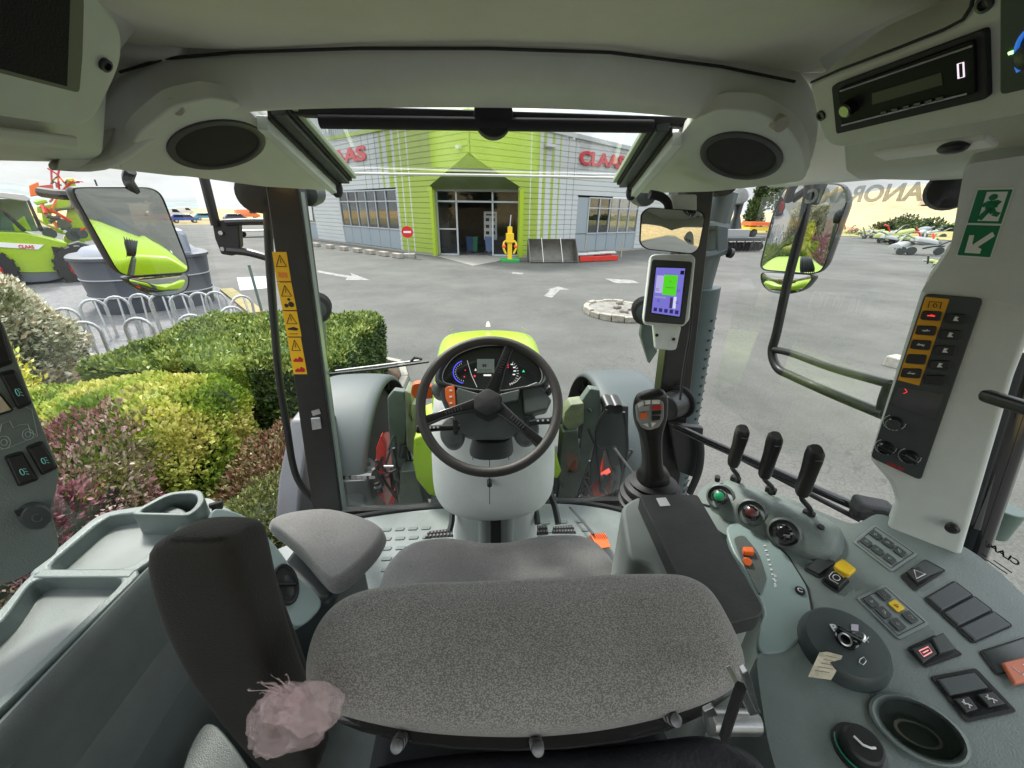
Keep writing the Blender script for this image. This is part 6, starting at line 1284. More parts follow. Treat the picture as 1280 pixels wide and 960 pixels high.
# windows
for s in (-1,1):
    d_,n_=(dL,nL) if s<0 else (dR,nR)
    for wi,(w0,w1,_,wt) in enumerate(wins[s]):
        w0,w1=min(w0,w1),max(w0,w1)
        if s<0 and wi==0: sill=wl_(460,284,-1)[1]; npn=6
        elif s>0: sill=wl_(760,291,1)[1]; npn=5; ps=wl_(735,270,1)[0]
        else: sill=wl_(385,278,-1)[1]; npn=1
        fr=MB(); x0=ps if s>0 else w0
        for i in range(npn+1): u=x0+(w1-x0)*i/npn; bar(fr,Cn0,d_,u,sill,u,wt,.035,.05)
        tz=sill+(wt-sill)*(.72 if npn>1 else 1)
        for z in (sill,tz,wt): bar(fr,Cn0,d_,x0,z,w1,z,.035,.05)
        fw=fr.build('window',FRM,B); G=lambda u,z,o: Cn0+d_*u+V((0,0,z))-n_*o
        MB().prism([G(x0,sill,.02),G(w1,sill,.02),G(w1,wt,.02),G(x0,wt,.02)],-n_*.01).build('window_glass',GLASS2,fw)
        pn=MB(); npp=6 if npn>1 else 1
        for i in range(npp): a=w0+(w1-w0)*i/npp+.02; b=w0+(w1-w0)*(i+1)/npp-.02; pn.prism([G(a,.15,0),G(b,.15,0),G(b,sill-.05,0),G(a,sill-.05,0)],-n_*.05)
        if s>0: pn.prism([G(w0,sill,0),G(ps-.05,sill,0),G(ps-.05,wt,0),G(w0,wt,0)],-n_*.05)
        pn.build('lower_panel',mat('panel_blue_grey',(.27,.32,.36),.45),B)
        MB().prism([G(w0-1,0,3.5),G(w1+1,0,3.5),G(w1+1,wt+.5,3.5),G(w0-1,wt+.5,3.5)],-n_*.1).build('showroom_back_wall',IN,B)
        MB().prism([G(w0-1,.02,.1),G(w1+1,.02,.1),G(w1+1,.02,3.5),G(w0-1,.02,3.5)],(0,0,.03)).build('showroom_floor',mat('showroom_floor_grey',(.15,.15,.15)),B)
        if s<0 and wi==0:
            for k,(px_,pz,cc_,sz) in enumerate(((441,270,ORG,.8),(467,272,REDP,.75),(479,273,REDP,.7),(453,271,ORG,.5),(434,262,YEL,.4))):
                u,z_=wl_(px_,pz,-1); c=G(u,0,1.6)
                mt=thing('showroom_machine','%s machine inside the left showroom window, %s'%(('orange round','red','dark red','small orange','yellow')[k],('below the yellow arm','in the middle pane','in the pane right of the middle','between the round one and the red one','in the leftmost pane')[k]),'machine',c)
                m=MB(); m.cyl(c+V((0,0,sz))-d_*.3,c+V((0,0,sz))+d_*.3,sz*.9,sz*.9,20); m.build('drum',cc_,mt,bevel=.05)
                m=MB(); m.hex(c+V((0,0,.15)),d_*.6,n_*.4,V((0,0,.12))); m.tube([c+V((0,0,sz)),c+V((0,0,sz*2))+d_*.5],.06,6); m.tube([c+V((0,0,sz*2))+d_*.5,c+V((0,0,.2))+d_*.9],.05,6); m.build('machine_frame',CHAR,mt)
        if s<0 and wi==1: MB().prism([G(w0+.6,sill+.2,-.03),G(w0+1.8,sill+.2,-.03),G(w0+1.5,wt-.3,-.03),G(w0+.3,wt-.3,-.03)],-n_*.01).build('white_poster',mat('poster_white',(.6,.62,.62),.6),B)
# things in the doorway
c=EO-en*2.2+el*eu(608,280)[0]; 
ps_=thing('poster_stand','white poster with small black pictures standing inside the dark doorway','poster',V((c.x,c.y,0))); MB().hex(c+V((0,0,1.75)),el*.45,en*.02,V((0,0,.9))).build('board',mat('poster_white',(.6,.6,.6)),ps_)
m=MB(); g=random.Random(4)
for i in range(3):
    for j in range(2): m.hex(c+en*.03+el*(-.2+.4*j)+V((0,0,1.3+.42*i)),el*.12,en*.005,V((0,0,.1)))
m.hex(c+en*.03+V((0,0,2.45)),el*.3,en*.005,V((0,0,.05)))
m.build('pictures',BKP,ps_)
for k,(px_,cc_,nm,lb) in enumerate(((583,mat('bin_blue',(.03,.06,.15),.5),'storage_bin','blue bin just inside the left of the doorway'),(588,mat('bin_green',(.02,.14,.08),.5),'storage_bin','green bin beside the blue one inside the doorway'),(608,mat('bin_blue2',(.15,.22,.4),.5),'shop_trolley','pale blue trolley below the white poster in the doorway'))):
    c=EO-en*1.6+el*eu(px_,300)[0]; t=thing(nm,lb,'bin' if k<2 else 'trolley',c); MB().loft([rnd([c+el*a*k_+en*b*k_+V((0,0,z)) for a,b in ((-.28,-.25),(.28,-.25),(.28,.25),(-.28,.25))],.06,2) for z,k_ in ((.08,.8),(1.0,1),(1.03,1.06),(1.08,1.06))]).build('bin_body',cc_,t); 
    for sx_ in (-1,1): MB().cyl(c+el*.2*sx_+en*.26+V((0,0,.1)),c+el*.2*sx_+en*.3+V((0,0,.1)),.1,.1,12).build('wheel',RUB,t)
# lettering
SR=mat('sign_red',(.62,.02,.035),.4)
for s,(q0,q1,h_) in ((-1,((396,210),(458,199),.0)),(1,((724.5,203),(779,214),0))):
    d_,n_=(dL,nL) if s<0 else (dR,nR); a=on(*q0,Cn0+n_*.12,n_); b=on(*q1,Cn0+n_*.12,n_); c=on(779,196,Cn0+n_*.12,n_) if s>0 else on(458,178,Cn0+n_*.12,n_)
    t=thing('letter_sign','large red raised company lettering on the %s pale wall of the building'%('right' if s>0 else 'left'),'sign',a)
    X_=(b-a); X_.z=0; text('CLAAS','sign_letters',SR,t,V((a.x,a.y,(a.z+b.z)/2)),X_,(0,0,1),abs(c.z-b.z)*.92,w=X_.length,ext=.06,bold=.035)
    MB().hex((a+b)/2+V((0,0,abs(c.z-b.z)*.45))-n_*.07,X_/2,n_*.02,V((0,0,.05))).build('sign_rail',CLW,t)
# wall lamp and camera
for px_,py_,s,lb in ((688,182,1,'white floodlight high on the right of the green wall'),(573,184,-1,'small white camera on the green wall near the corner')):
    d_,n_=(dL,nL) if s<0 else (dR,nR); p=on(px_,py_,Cn0+n_*.2,n_); t=thing('wall_lamp' if s>0 else 'wall_camera',lb,'lamp' if s>0 else 'camera',p); MB().hex(p,d_*(.35 if s>0 else .14),n_*.12,V((0,0,.09))).build('housing',CLW,t,bevel=.03); MB().hex(p-n_*.16,d_*.05,n_*.08,V((0,0,.04))).build('wall_bracket',FRM,t)
# taller ribbed hall behind on the left
hp_=[on(a,b,Cn0-nL*9,nL) for a,b in ((380,143),(486,162))]; q0=V((hp_[0].x,hp_[0].y,0)); q1=V((hp_[1].x,hp_[1].y,0))
h2=thing('rear_hall','pale ribbed metal hall rising behind the left wall of the showroom','building',q1); MBh=MB(); dd=(q1-q0); L_=dd.length*1.6; dd.normalize(); q1=q1+dd*6; zt=(hp_[0].z,hp_[1].z)
nr=70
for i in range(nr):
    t0=q1-dd*(L_+6)*i/nr; t1=q1-dd*(L_+6)*(i+.62)/nr; t2=q1-dd*(L_+6)*(i+1)/nr; sl_=(zt[0]-zt[1])/(hp_[0]-hp_[1]).length
    f=lambda p:V((p.x,p.y,zt[1]+sl_*((p-V((hp_[1].x,hp_[1].y,0))).length if (p-V((hp_[1].x,hp_[1].y,0))).dot(dd)<0 else 0)))
    MBh.prism([t0,t1,f(t1),f(t0)],nL*.06); MBh.prism([t1,t2,f(t2),f(t1)],-nL*.05)
MBh.build('ribbed_wall',mat('hall_grey',(.34,.38,.40),.5,var=.05),h2,fix=False)
# concrete blocks along the left wall
for i,px_ in enumerate((381,396,413,430,447,463,480,497)):
    p=at(px_,300+(px_-372)*.14+5,z=0); t=solo(MB().hex(p+V((0,0,.14)),dL*.42,nL*.16,V((0,0,.14))),'kerb_block',gmat('block_stone',(.30,.27,.23),(.38,.35,.30),3,bs=20),'pale concrete block at the foot of the left showroom wall, one of an even row','block',p,'concrete blocks along the left wall',bevel=.04)
# no entry sign
p=at(512,322,z=0); t=thing('no_entry_sign','round red no entry sign with a white bar, before the left wall','sign',p)
MB().tube([p,p+V((0,0,2.1))],.03,8).build('post',GALV,t); fc=V((-p.x,-p.y,0)).normalized(); dz=at(511,290,y=p.y-.05).z; c=V((p.x,p.y,dz))+fc*.05
dk=MB().cyl(c,c+fc*.02,.33,.33,32).build('disc',mat('traffic_red',(.6,.01,.02),.4),t); MB().hex(c+fc*.023,fc.cross(V((0,0,1)))*.22,fc*.003,V((0,0,.055))).build('white_bar',WHT,dk)
MB().hex(p+V((0,0,.12)),(.35,0,0),(0,.3,0),(0,0,.12)).build('concrete_foot',mat('concrete',(.3,.3,.3)),t,bevel=.03)
# yellow hoist by the right jamb
p=at(637,327,z=0); t=thing('yellow_hoist','yellow upright machine with side arms on a green base, beside the entrance','machine',p)
MB().hex(p+V((0,0,.08)),(.55,0,0),(0,.4,0),(0,0,.08)).build('base',mat('base_green',(.03,.35,.08),.5),t,bevel=.02)
m=MB(); m.hex(p+V((0,0,1.0)),(.13,0,0),(0,.13,0),(0,0,.9)); m.hex(p+V((0,0,1.3)),(.22,0,0),(0,.2,0),(0,0,.25)); m.build('mast',YEL,t,bevel=.02)
for s in (-1,1):
    m=MB().tube(cr([p+V((s*.1,0,1.2)),p+V((s*.33,-.05,1.05)),p+V((s*.36,-.1,.75)),p+V((s*.22,-.1,.45))],4),.06,8).build('arm',YEL,t); MB().ball(p+V((s*.34,-.08,.85)),.11).build('arm_wheel',ORG,m)
MB().tube([p+V((0,0,1.9)),p+V((.05,0,2.5))],.035,6).build('chimney_pipe',GALV,t)
# grey loader bucket
a,b=at(662,329,z=0),at(722,329,z=0); u=(b-a).normalized(); L_=(b-a).length; bk_=V((-u.y,u.x,0)); bk_=bk_ if bk_.y>0 else -bk_
t=thing('loader_bucket','wide empty grey loader bucket lying open on the asphalt right of the entrance','bucket',(a+b)/2)
sec=[(0,.05),(.1,.0),(.9,.0),(1.15,.35),(1.15,.95),(.9,1.25),(.86,1.25),(1.09,.93),(1.09,.38),(.86,.06),(.1,.05)]
BG=mat('bucket_grey',(.13,.125,.11),.5,.2,var=.25,vscale=2)
MB().loft([[a+bk_*y+V((0,0,z)) for y,z in sec],[b+bk_*y+V((0,0,z)) for y,z in sec]]).build('bucket_shell',BG,t)
for e,k in ((a,-.0),(b,0)): MB().prism([e+bk_*y+V((0,0,z)) for y,z in ((0,.02),(.9,0),(1.16,.35),(1.16,.95),(.9,1.27),(.1,.4))],u*.05).build('side_plate',BG,t)
for f_ in (.28,.68): q=lerp(a,b,f_)+V((0,0,.06)); MB().tube([q-bk_*.12+V((0,0,.0)),q+bk_*.9+V((0,0,1.25))],.02,6).build('strap',mat('strap_white',(.6,.6,.55),.6),t)
# red low frame with sheets
a,b=at(724,328,z=0),at(772,326,z=0); u=(b-a).normalized(); t=thing('red_pallet_frame','low red steel frame with white sheets stacked on it, right of the grey bucket','frame',(a+b)/2)
m=MB(); m.hex((a+b)/2+V((0,.0,.18)),(b-a)/2,V((0,.05,0)),V((0,0,.14))); m.hex((a+b)/2+V((0,1.3,.18)),(b-a)/2,V((0,.05,0)),V((0,0,.14))); m.build('beam',REDP,t,bevel=.02)
for i in range(3): MB().hex(lerp(a,b,.2+.3*i)+V((0,.7,.38+.03*i)),u*.6,V((.1,.5,0)),V((0,0,.02))).build('sheet',mat('sheet_pale',(.5,.5,.5),.5),t)
for px_ in (730,776):
    p=at(px_,322,z=0); solo(MB().tube([p,p+V((.05,0,1.3))],.035,6),'wooden_stake',mat('stake_wood',(.4,.35,.26),.8),'pale stake leaning by the red frame, the %s one of two'%('left' if px_<750 else 'right'),'stake',p)
# stone ringed island
cI=at(772,391,z=0); t=thing('stone_island','ring of kerb stones filled with rubble, standing in the open asphalt yard','kerb island',cI)
ns=18
for i in range(ns):
    a0,a1=2*math.pi*i/ns,2*math.pi*(i+.93)/ns; P_=lambda a,r_:cI+V((1.0*r_*math.cos(a),1.15*r_*math.sin(a),0))
    MB().prism([P_(a0,1),P_(a1,1),P_(a1,.84),P_(a0,.84)],(0,0,.17+.02*math.sin(i*2.3))).build('kerb_stone',gmat('island_stone',(.24,.22,.18),(.34,.32,.27),4,bs=25),t,bevel=.02)
rows=[[cI+V((.9*k*math.cos(2*math.pi*i/24),1.03*k*math.sin(2*math.pi*i/24),.13+.05*nz(V((k*5,i,0)),1)*(1-k))) for i in range(25)] for k in (1,.75,.5,.25,.02)]
MB().grid(rows).build('gravel_fill',gmat('island_gravel',(.15,.145,.13),(.24,.23,.21),5,bs=40,bump=1),t)
g=random.Random(2); 
for i in range(9):
    a,k=g.uniform(0,6.28),g.uniform(0,.75); m=MB().ball(cI+V((.8*k*math.cos(a),.9*k*math.sin(a),.17)),.07,8,5,r3=(g.uniform(.05,.14),g.uniform(.05,.12),g.uniform(.03,.08))).build('rubble_stone',mat('rubble',(.2,.18,.16),.9,var=.4),t,ang=20)
# ------------------------------------------------------------------ left: tank, hoops, post, cars
cT=at(193,368,z=0); vd=V((-cT.x,-cT.y,0)).normalized(); rt2=V((0,0,1)).cross(-vd).normalized()*-1
if rt2.dot(rgt)<0: rt2=-rt2
cT=at(204,390,z=0)-vd*1.5; tl=(at(120,375,z=0)-at(274,370,z=0)).length*.44
t=thing('storage_tank','big dark grey ribbed plastic tank with a paler lid, beyond the metal hoops','tank',cT)
def sr(k,z,w=tl,d=1.5,pw=3.2):
    out=[]
    for i in range(36):
        a=2*math.pi*i/36; c_,s_=math.cos(a),math.sin(a); out.append(cT+rt2*(w*k*math.copysign(abs(c_)**(2/pw),c_))+vd*(d*k*math.copysign(abs(s_)**(2/pw),s_))+V((0,0,z)))
    return out
zt_=at(190,322,x=(cT+vd*1.5).x).z
TKM=mat('tank_plastic',(.062,.07,.088),.5,var=.1,vscale=1)
MB().loft([sr(.90,0),sr(.93,zt_*.3),sr(.945,zt_*.31),sr(.935,zt_*.33),sr(.96,zt_*.62),sr(.975,zt_*.63),sr(.965,zt_*.65),sr(1.0,zt_*.97),sr(1.03,zt_*.98),sr(1.03,zt_*1.03),sr(.93,zt_*1.05)]).build('tank_body',TKM,t,sub=0)
for k in (.32,.64): MB().tube(sr(.945+.03*k,zt_*k)[:],.018,6,closed=True).build('hoop_rib',mat('rib_pale',(.4,.42,.45),.5),t)
MB().loft([[p for p in sr(.9,zt_*1.04)],sr(.8,zt_*1.15),sr(.5,zt_*1.22),sr(.1,zt_*1.25)]).build('tank_top',mat('tank_top_grey',(.2,.215,.26),.5),t)
lc_=cT+rt2*tl*.35; MB().loft([rnd([lc_+rt2*a*tl*.38+vd*b*1.1+V((0,0,z)) for a,b in ((-k,-k),(k,-k),(k,k),(-k,k))],.15,3) for k,z in ((1,zt_*1.0),(1,zt_*1.38),(.92,zt_*1.46),(.3,zt_*1.5))]).build('tank_lid',mat('tank_lid_grey',(.24,.26,.32),.5),t)
HP=[(77,386),(112,375),(142,371),(172,368),(198,368),(223,368),(247,366),(267,365),(300,370),(100,403),(169,398),(236,394),(287,384)]
ords=('first','second','third','fourth','fifth','sixth','seventh','eighth','last')
h0=None
for i,(px_,py_) in enumerate(HP):
    p=at(px_,py_,z=.86); b_=V((p.x,p.y,0)); row='far' if i<9 else 'near'
    lb='galvanised bicycle hoop in the far row, %s from the left, before the tank'%ords[i] if i<9 else 'galvanised bicycle hoop in the near row by the hedge, %s from the left'%('first','second','third','last')[i-9]
    if h0 is None:
        h0=thing('bicycle_hoop',lb,'bicycle rack',b_,'galvanised hoops behind the hedge'); q=lambda x,z:b_+V((x*.85,x*.5,z)) 
        pts=[q(-.2,0),q(-.2,.4)]+[q(-.2*math.cos(a),.66+.2*math.sin(a)) for a in [math.pi*k/8 for k in range(9)]]+[q(.19,.4),q(.19,0)]
        MB().tube(pts,.028,8).build('hoop_tube',GALV,h0);  MB().tube([q(.06,0)+V((.1,-.16,0)),q(.06,.45)+V((.05,-.08,0)),q(.06,.84)],.02,6).build('brace',GALV,h0)
    else: dup(h0,b_,.25*math.sin(i*1.7),lb)
p=at(328,392,z=0); solo(MB().tube([p,at(311,331,y=p.y)],.035,8),'marker_post',mat('post_green',(.10,.15,.13),.5),'thin green post leaning over the white patch left of the front pillar','post',p)
def car(loc,rot,L_,W_,H_,m,label,van=False,group=None):
    t=thing('parked_car' if not van else 'parked_van',label,'van' if van else 'car',loc,group); cs_,sn=math.cos(rot),math.sin(rot)
    def P_(x,y,z): return V(loc)+V((x*cs_-y*sn,x*sn+y*cs_,z))
    pr=[(-.5,.3),(-.5,.55),(-.46,.72),(-.36,.98),(.2,1.0),(.33,.62),(.47,.52),(.5,.3)] if not van else [(-.5,.25),(-.5,.95),(-.48,1.0),(.25,1.0),(.38,.6),(.48,.5),(.5,.25)]
    rg=[]
    for yy,k in ((-1,.0),(-.96,.02),(.96,.02),(1,.0)):
        rg.append([P_(x*L_,yy*W_/2*(1 if z<.6 else .9),(z if abs(yy)<1 else .25+(z-.25)*.97)*H_) for x,z in pr])
    MB().loft(rg).build('car_body',m,t,bevel=.04)
    win=[(-.40,.66),(-.33,.92),(.17,.93),(.28,.66)] if not van else [(.05,.62),(.05,.9),(.22,.9),(.33,.62)]
    for s in (-1,1): MB().prism([P_(x*L_,s*W_/2*.96,z*H_) for x,z in win],P_(0,s*.02,0)-P_(0,0,0)).build('side_window',mat('car_glass',(.02,.025,.03),.08),t)
    for x in (-.32,.32):
        for s in (-1,1):
            w=MB().cyl(P_(x*L_,s*W_*.42,.32),P_(x*L_,s*W_*.51,.32),.32,.32,18).build('wheel',RUB,t); MB().cyl(P_(x*L_,s*W_*.51,.32),P_(x*L_,s*W_*.515,.32),.2,.2,12).build('hub_cap',GALV,w)
    return t
def cm(n,c): return mat(n,c,.25,coat=.6)
for (px_,py_,rot,L_,W_,H_,m,lb,van) in ((232,278.5,.75,4.1,1.75,1.45,cm('car_blue',(.02,.06,.35)),'dark blue car in front of the white vans, seen over the grey tank',False),
 (258,275,.75,4.0,1.75,1.45,cm('car_teal',(.03,.25,.38)),'teal car parked right of the dark blue car',False),
 (216,273,.7,5.2,2.0,2.3,cm('van_white',(.6,.6,.6)),'white van parked behind the blue car',True),(232,268.5,.75,5.5,2.1,2.5,cm('van_white2',(.55,.56,.58)),'second white van, behind and right of the first',True),
 (296,277,.8,4.2,1.8,1.5,cm('car_navy',(.02,.03,.08)),'navy car beside the dark mirror bracket',False),(311,274,.8,5.0,2.0,2.2,cm('van_orange',(.75,.16,.02)),'orange van next to the front pillar at the far left yard',True)):
    p=at(px_,py_,z=0); car(p,rot,L_,W_,H_,m,lb,van)
# low flat trailer behind the bracket
p=at(322,296,z=0); t=thing('flat_trailer','low grey flat trailer standing between the mirror bracket and the pillar','trailer',p); MB().hex(p+V((0,0,.6)),(1.6,1.2,0),(-.6,.8,0),(0,0,.06)).build('deck',GALV,t)
for s in (-1,1): MB().cyl(p+V((s*1.0,s*.7,.3)),p+V((s*1.0+.1,s*.7-.12,.3)),.3,.3,14).build('wheel',RUB,t)
# ------------------------------------------------------------------ neighbouring lime machine on the left
pO=at(70,354,z=0); vN=V((-pO.x,-pO.y,0)).normalized()
t=thing('parked_telehandler','big lime green farm machine with glazed cab and grey skirt at the left edge','tractor',pO)
def nb(pl,nm,m,dep,off=0,bv=.03,par=None): return MB().prism([on(a,b,pO+vN*off,vN) for a,b in pl],-vN*dep).build(nm,m,par or t,bevel=bv,seg=3)
nb([(-60,300),(0,290),(30,291),(60,298),(84,304),(86,332),(84,340),(40,341),(-60,338)],'engine_cover',LIME,1.8)
nb([(-60,338),(40,341),(84,338),(86,346),(60,352),(42,353),(-60,355)],'skirt',mat('skirt_grey',(.12,.14,.16),.45),1.7,-.03)
nb([(-60,300),(0,303),(55,306),(48,312),(0,309),(-60,306)],'white_stripe',WHT,.03,.03,.004)
text('CLAAS','brand_letters',SR,t,on(24,310.5,pO+vN*.045,vN),(on(43,310.8,pO,vN)-on(24,310.5,pO,vN)),(0,0,1),.12,w=(on(43,310.8,pO,vN)-on(24,310.5,pO,vN)).length,ext=.005,bold=.03)
nb([(64,308),(79,310),(80,332),(72,330)],'side_grille',BLKM,.04,.03,.004)
nb([(-60,242),(0,240),(30,243),(38,248),(36,252),(0,247),(-60,248)],'cab_roof',mat('cab_white',(.5,.5,.48),.5),1.6)
for pl in ([(32,248),(37,250),(55,288),(50,290)],[(0,262),(3,260),(34,288),(28,290)],[(-4,248),(0,248),(0,292),(-4,292)]): nb(pl,'cab_post',BLKM,.1)
nb([(-60,248),(33,249),(50,289),(-60,291)],'cab_glass',GLASS,.02,-.02,0)
nb([(-60,248),(32,249),(48,289),(-60,291)],'cab_far_side',mat('cab_inside',(.10,.16,.15),.6),.05,-1.4,0)
nb([(15,280),(30,270),(40,289),(20,290)],'lime_boom',LIME,.3,-.4)
nb([(86,306),(98,302),(112,306),(116,312),(104,314),(97,326),(88,328)],'rear_mudguard',CHAR,.6,.1)
def wheel(px_,py_,r_,off,lab='wheel'):
    c=on(px_,py_,pO+vN*off,vN); W_=MB().lathe(c-vN*.25,vN,[(r_*.55,0),(r_*.95,.03),(r_,.12),(r_,.38),(r_*.95,.47),(r_*.55,.5)],36).build(lab,RUB,t)
    m=MB(); s_=vN.cross(V((0,0,1)))
    for i in range(18):
        a=2*math.pi*i/18; rd_=V((0,0,math.sin(a)))+s_*math.cos(a); m.hex(c+rd_*r_,vN*.22,rd_*.05,rd_.cross(vN)*.05)
    m.build('tyre_lugs',RUB,W_); MB().lathe(c-vN*.2,vN,[(r_*.55,0),(r_*.2,.2),(r_*.2,.35),(r_*.55,.45)],24).build('wheel_rim',REDP,W_)
wheel(106,333,.78,.05); wheel(-20,338,.75,.05); wheel(52,345,.6,-1.2)
# hay tedder / front loader machinery standing behind it
pI=pO-vN*5; g=random.Random(31)
t2=thing('hay_rake','tangle of lime, red and orange folded rake arms rising behind the parked lime machine','machine',V((pI.x,pI.y,0)))
def ni(pl,nm,m,dep,off=0): return MB().prism([on(a,b,pI+vN*off,vN) for a,b in pl],-vN*dep).build(nm,m,t2,bevel=.03)
ni([(36,232),(48,227),(50,244),(38,246)],'orange_guard',ORG,.3,.5); ni([(48,232),(66,230),(68,243),(50,245)],'red_panel',mat('faded_red',(.5,.07,.08),.5),.4,.2)
ni([(82,224),(92,222),(97,240),(80,240)],'lime_head',LIME,.4); ni([(46,258),(66,255),(76,248),(96,250),(98,262),(80,262),(62,268),(46,266)],'lime_arm',LIME,.3,.2)
ni([(84,262),(92,256),(112,290),(118,300),(104,302),(80,286)],'lime_arm',LIME,.3); ni([(80,295),(104,296),(110,312),(78,312)],'lime_base',LIME,.5,.3); ni([(52,266),(64,264),(66,280),(54,280)],'lime_base',LIME,.4,.2)
for i in range(26):
    a=on(g.uniform(52,112),g.uniform(250,300),pI+vN*g.uniform(-.5,.9),vN); b=a+V((g.uniform(-.9,.9),g.uniform(-.5,.5),g.uniform(-.5,.7)))
    MB().tube([a,(a+b)/2+V((0,0,g.uniform(-.1,.2))),b],g.uniform(.03,.09),6).build('rake_arm',[REDP,CHAR,LIME,ORG,GALV,CHAR,REDP][i%7],t2)
for i in range(9):
    a=on(g.uniform(60,95),g.uniform(228,245),pI,vN); b=on(g.uniform(50,105),g.uniform(208,232),pI,vN); MB().tube([a,(a+b)/2+V((0,0,.15)),b],.035,5).build('rake_tine',[REDP,CHAR,mat('faded_red',(.5,.1,.1))][i%3],t2)
for i in range(5): c=on(g.uniform(60,105),g.uniform(268,300),pI+vN*.8,vN); MB().cyl(c,c+vN*.15,.22,.22,16).build('rotor',CHAR,t2)
# bare pole far off
p=at(125,242,x=-60); solo(MB().tube([V((p.x,p.y,0)),V((p.x,p.y,at(125,225,x=-60).z))],.12,6),'distant_mast',CHAR,'thin mast on the horizon above the left wing mirror','mast',V((p.x,p.y,0)))
# ------------------------------------------------------------------ right: machines in the yard
def mower(px_,py_,sc_,seed,label,cols):
    g=random.Random(seed); p=at(px_,py_,z=0); t=thing('parked_implement',label,'implement',p); s=sc_
    for i in range(4):
        a=g.uniform(-.5,.5); c=p+V((g.uniform(-1.1,1.1)*s,g.uniform(-.5,.5)*s,g.uniform(.25,.75)*s)); u=V((math.cos(a),math.sin(a),g.uniform(-.25,.25))); w=u.cross(V((0,0,1)))
        k=g.uniform(.35,.8)*s; r_=g.uniform(.14,.30)*s
        sec=[V((0,0,0))+w*(r_*math.cos(q))*1.3+V((0,0,r_*math.sin(q))) for q in [math.pi*i_/8*1.0 for i_ in range(9)]]
        MB().loft([[c-u*k*.9+x*.6 for x in sec],[c-u*k+x*.95+u*.1*s for x in sec],[c+x for x in sec],[c+u*k*.9+x*.9 for x in sec],[c+u*k+x*.4 for x in sec]]).build('curved_cover',cols[i%3],t,bevel=.03)
    for i in range(10):
        a=p+V((g.uniform(-1.4,1.4)*s,g.uniform(-.6,.6)*s,g.uniform(.15,.9)*s)); b=a+V((g.uniform(-.9,.9)*s,g.uniform(-.4,.4)*s,g.uniform(-.2,.6)*s)); m_=(a+b)/2+V((0,0,g.uniform(-.15,.25)*s))
        MB().tube([a,m_,b],g.uniform(.03,.06)*s,6).build('linkage_arm',(cols+(CHAR,REDP))[i%5],t)
    for i in range(3): c=p+V((g.uniform(-1.2,1.2)*s,g.uniform(-.7,-.3)*s,.22*s)); MB().cyl(c,c+V((.05,.12,.0))*s,.22*s,.22*s,16).build('rotor_disc',CHAR,t)
    return t
GR=mat('implement_grey',(.3,.32,.32),.5); LM2=mat('pale_lime',(.30,.36,.13),.6); BLG=mat('tarp_grey',(.25,.28,.29),.7)
for q in ((1140,318,1.35,51,'dark grey flat machine nearest the pale right pillar, among the parked implements',(GR,CHAR,LM2)),(1118,305,1.5,52,'grey and lime machine with a bright hood in the middle of the parked implements',(LM2,BLG,GR)),(1095,303,1.4,53,'lime mower with grey curved covers left of the middle of the parked implements',(GR,LM2,BLG)),(1160,298,1.5,54,'tall grey machine at the right end of the parked implements',(GR,BLG,GR)),(1076,298,1.3,55,'green machine at the left end of the grey implements',(LM2,GR,LM2)),(1062,294,1.2,56,'small red brown implement beside the right mirror edge',(mat('rusty_red',(.3,.1,.07),.6),mat('rusty_red',(.3,.1,.1)),CHAR)),(1100,291,1.3,57,'lime upright implement behind the row of grey ones',(LM2,LM2,GR)),(1178,345,.8,58,'small grey green tool lying by the pale right pillar',(LM2,GR,GR)),(1128,292,1.4,59,'grey tarpaulin covered implement behind the middle ones',(BLG,BLG,LM2))): mower(*q)
# dark disc harrow
p=at(925,314,z=0); t=thing('disc_harrow','dark grey disc harrow parked by the right end of the building','implement',p)
MB().hex(p+V((0,0,.9)),(1.8,.3,0),(-.1,.3,0),(0,0,.12)).build('main_beam',CHAR,t,bevel=.03); MB().hex(p+V((-.3,.8,1.3)),(1.2,.2,0),(-.1,.2,0),(0,0,.3)).build('frame_box',GR,t,bevel=.05)
for i in range(11): c=p+V((-1.8+.36*i,-.2+.06*i,.35)); MB().cyl(c-V((.02,0,0)),c+V((.03,.02,0)),.35,.33,16).build('disc',mat('disc_steel',(.1,.1,.1),.4,.6),t)
for i in range(5): c=p+V((-1.4+.7*i,.1,.9)); MB().tube([c,c+V((.05,-.4,-.1)),c+V((0,-.3,-.5))],.05,6).build('tine_leg',CHAR,t)
p=at(968,292,z=0); car(p,1.2,4.3,1.8,1.5,cm('car_silver',(.35,.36,.38)),'silver car parked left of the right wing mirror',False)
p=at(946,288,z=0); car(p,.9,5.4,2.0,2.4,cm('van_white',(.6,.6,.6)),'white van parked behind the disc harrow',True)
a,b=at(934,274,y=52),at(982,276,y=52); t=thing('orange_hay_wagon','long orange and yellow wagon standing far off between the tree and the right mirror','wagon',V(((a.x+b.x)/2,52,0)))
MB().hex(V(((a.x+b.x)/2,52,1.6)),((b.x-a.x)/2,0,0),(0,1,0),(0,0,.22)).build('orange_side',ORG,t); MB().hex(V(((a.x+b.x)/2,52,1.0)),((b.x-a.x)/2,0,0),(0,1,0),(0,0,.22)).build('yellow_side',YEL,t)
for s in (-1,1): MB().cyl(V(((a.x+b.x)/2+s*2,51,.5)),V(((a.x+b.x)/2+s*2,51.3,.5)),.5,.5,16).build('wheel',RUB,t)
p=at(1118,458,z=0); solo(MB().hex(p+V((0,0,.1)),(.16,.05,0),(-.04,.12,0),(0,0,.11)),'kerb_block',mat('concrete',(.4,.38,.33)),'lone pale block lying on the asphalt beside the right control panel','block',p,bevel=.03)
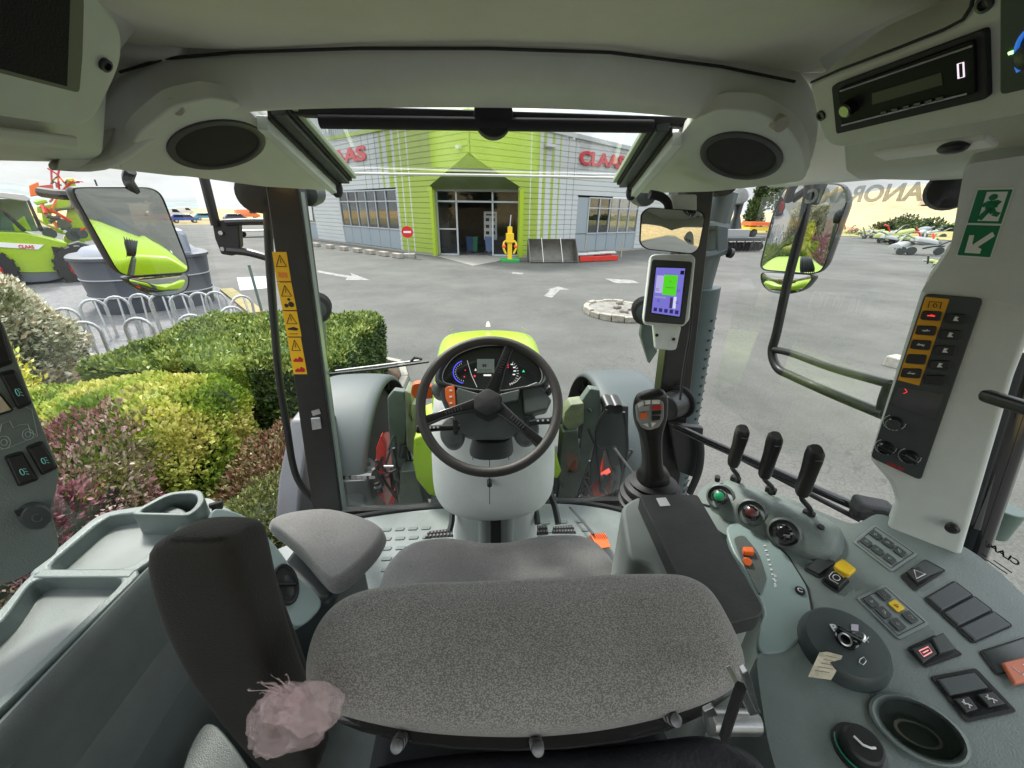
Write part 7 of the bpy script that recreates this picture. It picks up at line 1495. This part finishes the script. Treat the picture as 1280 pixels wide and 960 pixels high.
# ================================================================== LIGHT
w=bpy.data.worlds.new('World'); scene.world=w; w.use_nodes=True; nt=w.node_tree; bg=nt.nodes['Background']
sky=nt.nodes.new('ShaderNodeTexSky'); sky.sky_type='NISHITA'; sky.sun_disc=False; sky.sun_elevation=R(52); sky.sun_rotation=R(-35); sky.air_density=1.2; sky.dust_density=3.5
tc=nt.nodes.new('ShaderNodeTexCoord'); mp=nt.nodes.new('ShaderNodeMapping'); mp.inputs['Scale'].default_value=(1.6,1.6,5)
n=nt.nodes.new('ShaderNodeTexNoise'); n.inputs['Scale'].default_value=1.6; n.inputs['Detail'].default_value=7; n.inputs['Roughness'].default_value=.55
crr=nt.nodes.new('ShaderNodeValToRGB'); crr.color_ramp.elements[0].position=.28; crr.color_ramp.elements[1].position=.6; crr.color_ramp.elements[0].color=(.45,.45,.45,1)
mx=nt.nodes.new('ShaderNodeMix'); mx.data_type='RGBA'; mx.inputs[7].default_value=(9.7,9.95,10.35,1)
nt.links.new(tc.outputs['Generated'],mp.inputs[0]); nt.links.new(mp.outputs[0],n.inputs[0]); nt.links.new(n.outputs[0],crr.inputs[0]); nt.links.new(crr.outputs[0],mx.inputs[0]); nt.links.new(sky.outputs[0],mx.inputs[6]); sx=nt.nodes.new('ShaderNodeSeparateXYZ'); mrr=nt.nodes.new('ShaderNodeMapRange'); mrr.inputs[1].default_value=.06; mrr.inputs[2].default_value=.42; mrr.inputs[3].default_value=.47; mrr.inputs[4].default_value=1.15
n2=nt.nodes.new('ShaderNodeTexNoise'); n2.inputs['Scale'].default_value=3.2; n2.inputs['Detail'].default_value=6; ad=nt.nodes.new('ShaderNodeMapRange'); ad.inputs[1].default_value=.3; ad.inputs[2].default_value=.7; ad.inputs[3].default_value=.84; ad.inputs[4].default_value=1.12
ml=nt.nodes.new('ShaderNodeMath'); ml.operation='MULTIPLY'; vm=nt.nodes.new('ShaderNodeVectorMath'); vm.operation='SCALE'
nt.links.new(tc.outputs['Generated'],sx.inputs[0]); nt.links.new(sx.outputs[2],mrr.inputs[0]); nt.links.new(mp.outputs[0],n2.inputs[0]); nt.links.new(n2.outputs[0],ad.inputs[0]); nt.links.new(mrr.outputs[0],ml.inputs[0]); nt.links.new(ad.outputs[0],ml.inputs[1])
nt.links.new(mx.outputs[2],vm.inputs[0]); nt.links.new(ml.outputs[0],vm.inputs[3]); nt.links.new(vm.outputs[0],bg.inputs[0])
bg.inputs[1].default_value=.105
sl=bpy.data.lights.new('sun','SUN'); so=bpy.data.objects.new('sun',sl); COL.objects.link(so); sl.energy=2.6; sl.angle=R(10); sl.color=(1,.96,.9)
az,el=R(-35),R(52); d=V((math.sin(az)*math.cos(el),math.cos(az)*math.cos(el),math.sin(el))); so.rotation_euler=d.to_track_quat('Z','Y').to_euler()
vs=scene.view_settings; vs.view_transform='Standard'; vs.look='None'; vs.gamma=1; vs.exposure=1.15; vs.use_curve_mapping=False
cy=scene.cycles; cy.use_denoising=True
try: cy.denoiser='OPENIMAGEDENOISE'; cy.denoising_input_passes='RGB_ALBEDO_NORMAL'
except Exception: pass
cy.max_bounces=10; cy.diffuse_bounces=6; cy.glossy_bounces=4; cy.transparent_max_bounces=16; cy.transmission_bounces=4; cy.caustics_reflective=False; cy.caustics_refractive=False; cy.sample_clamp_indirect=6
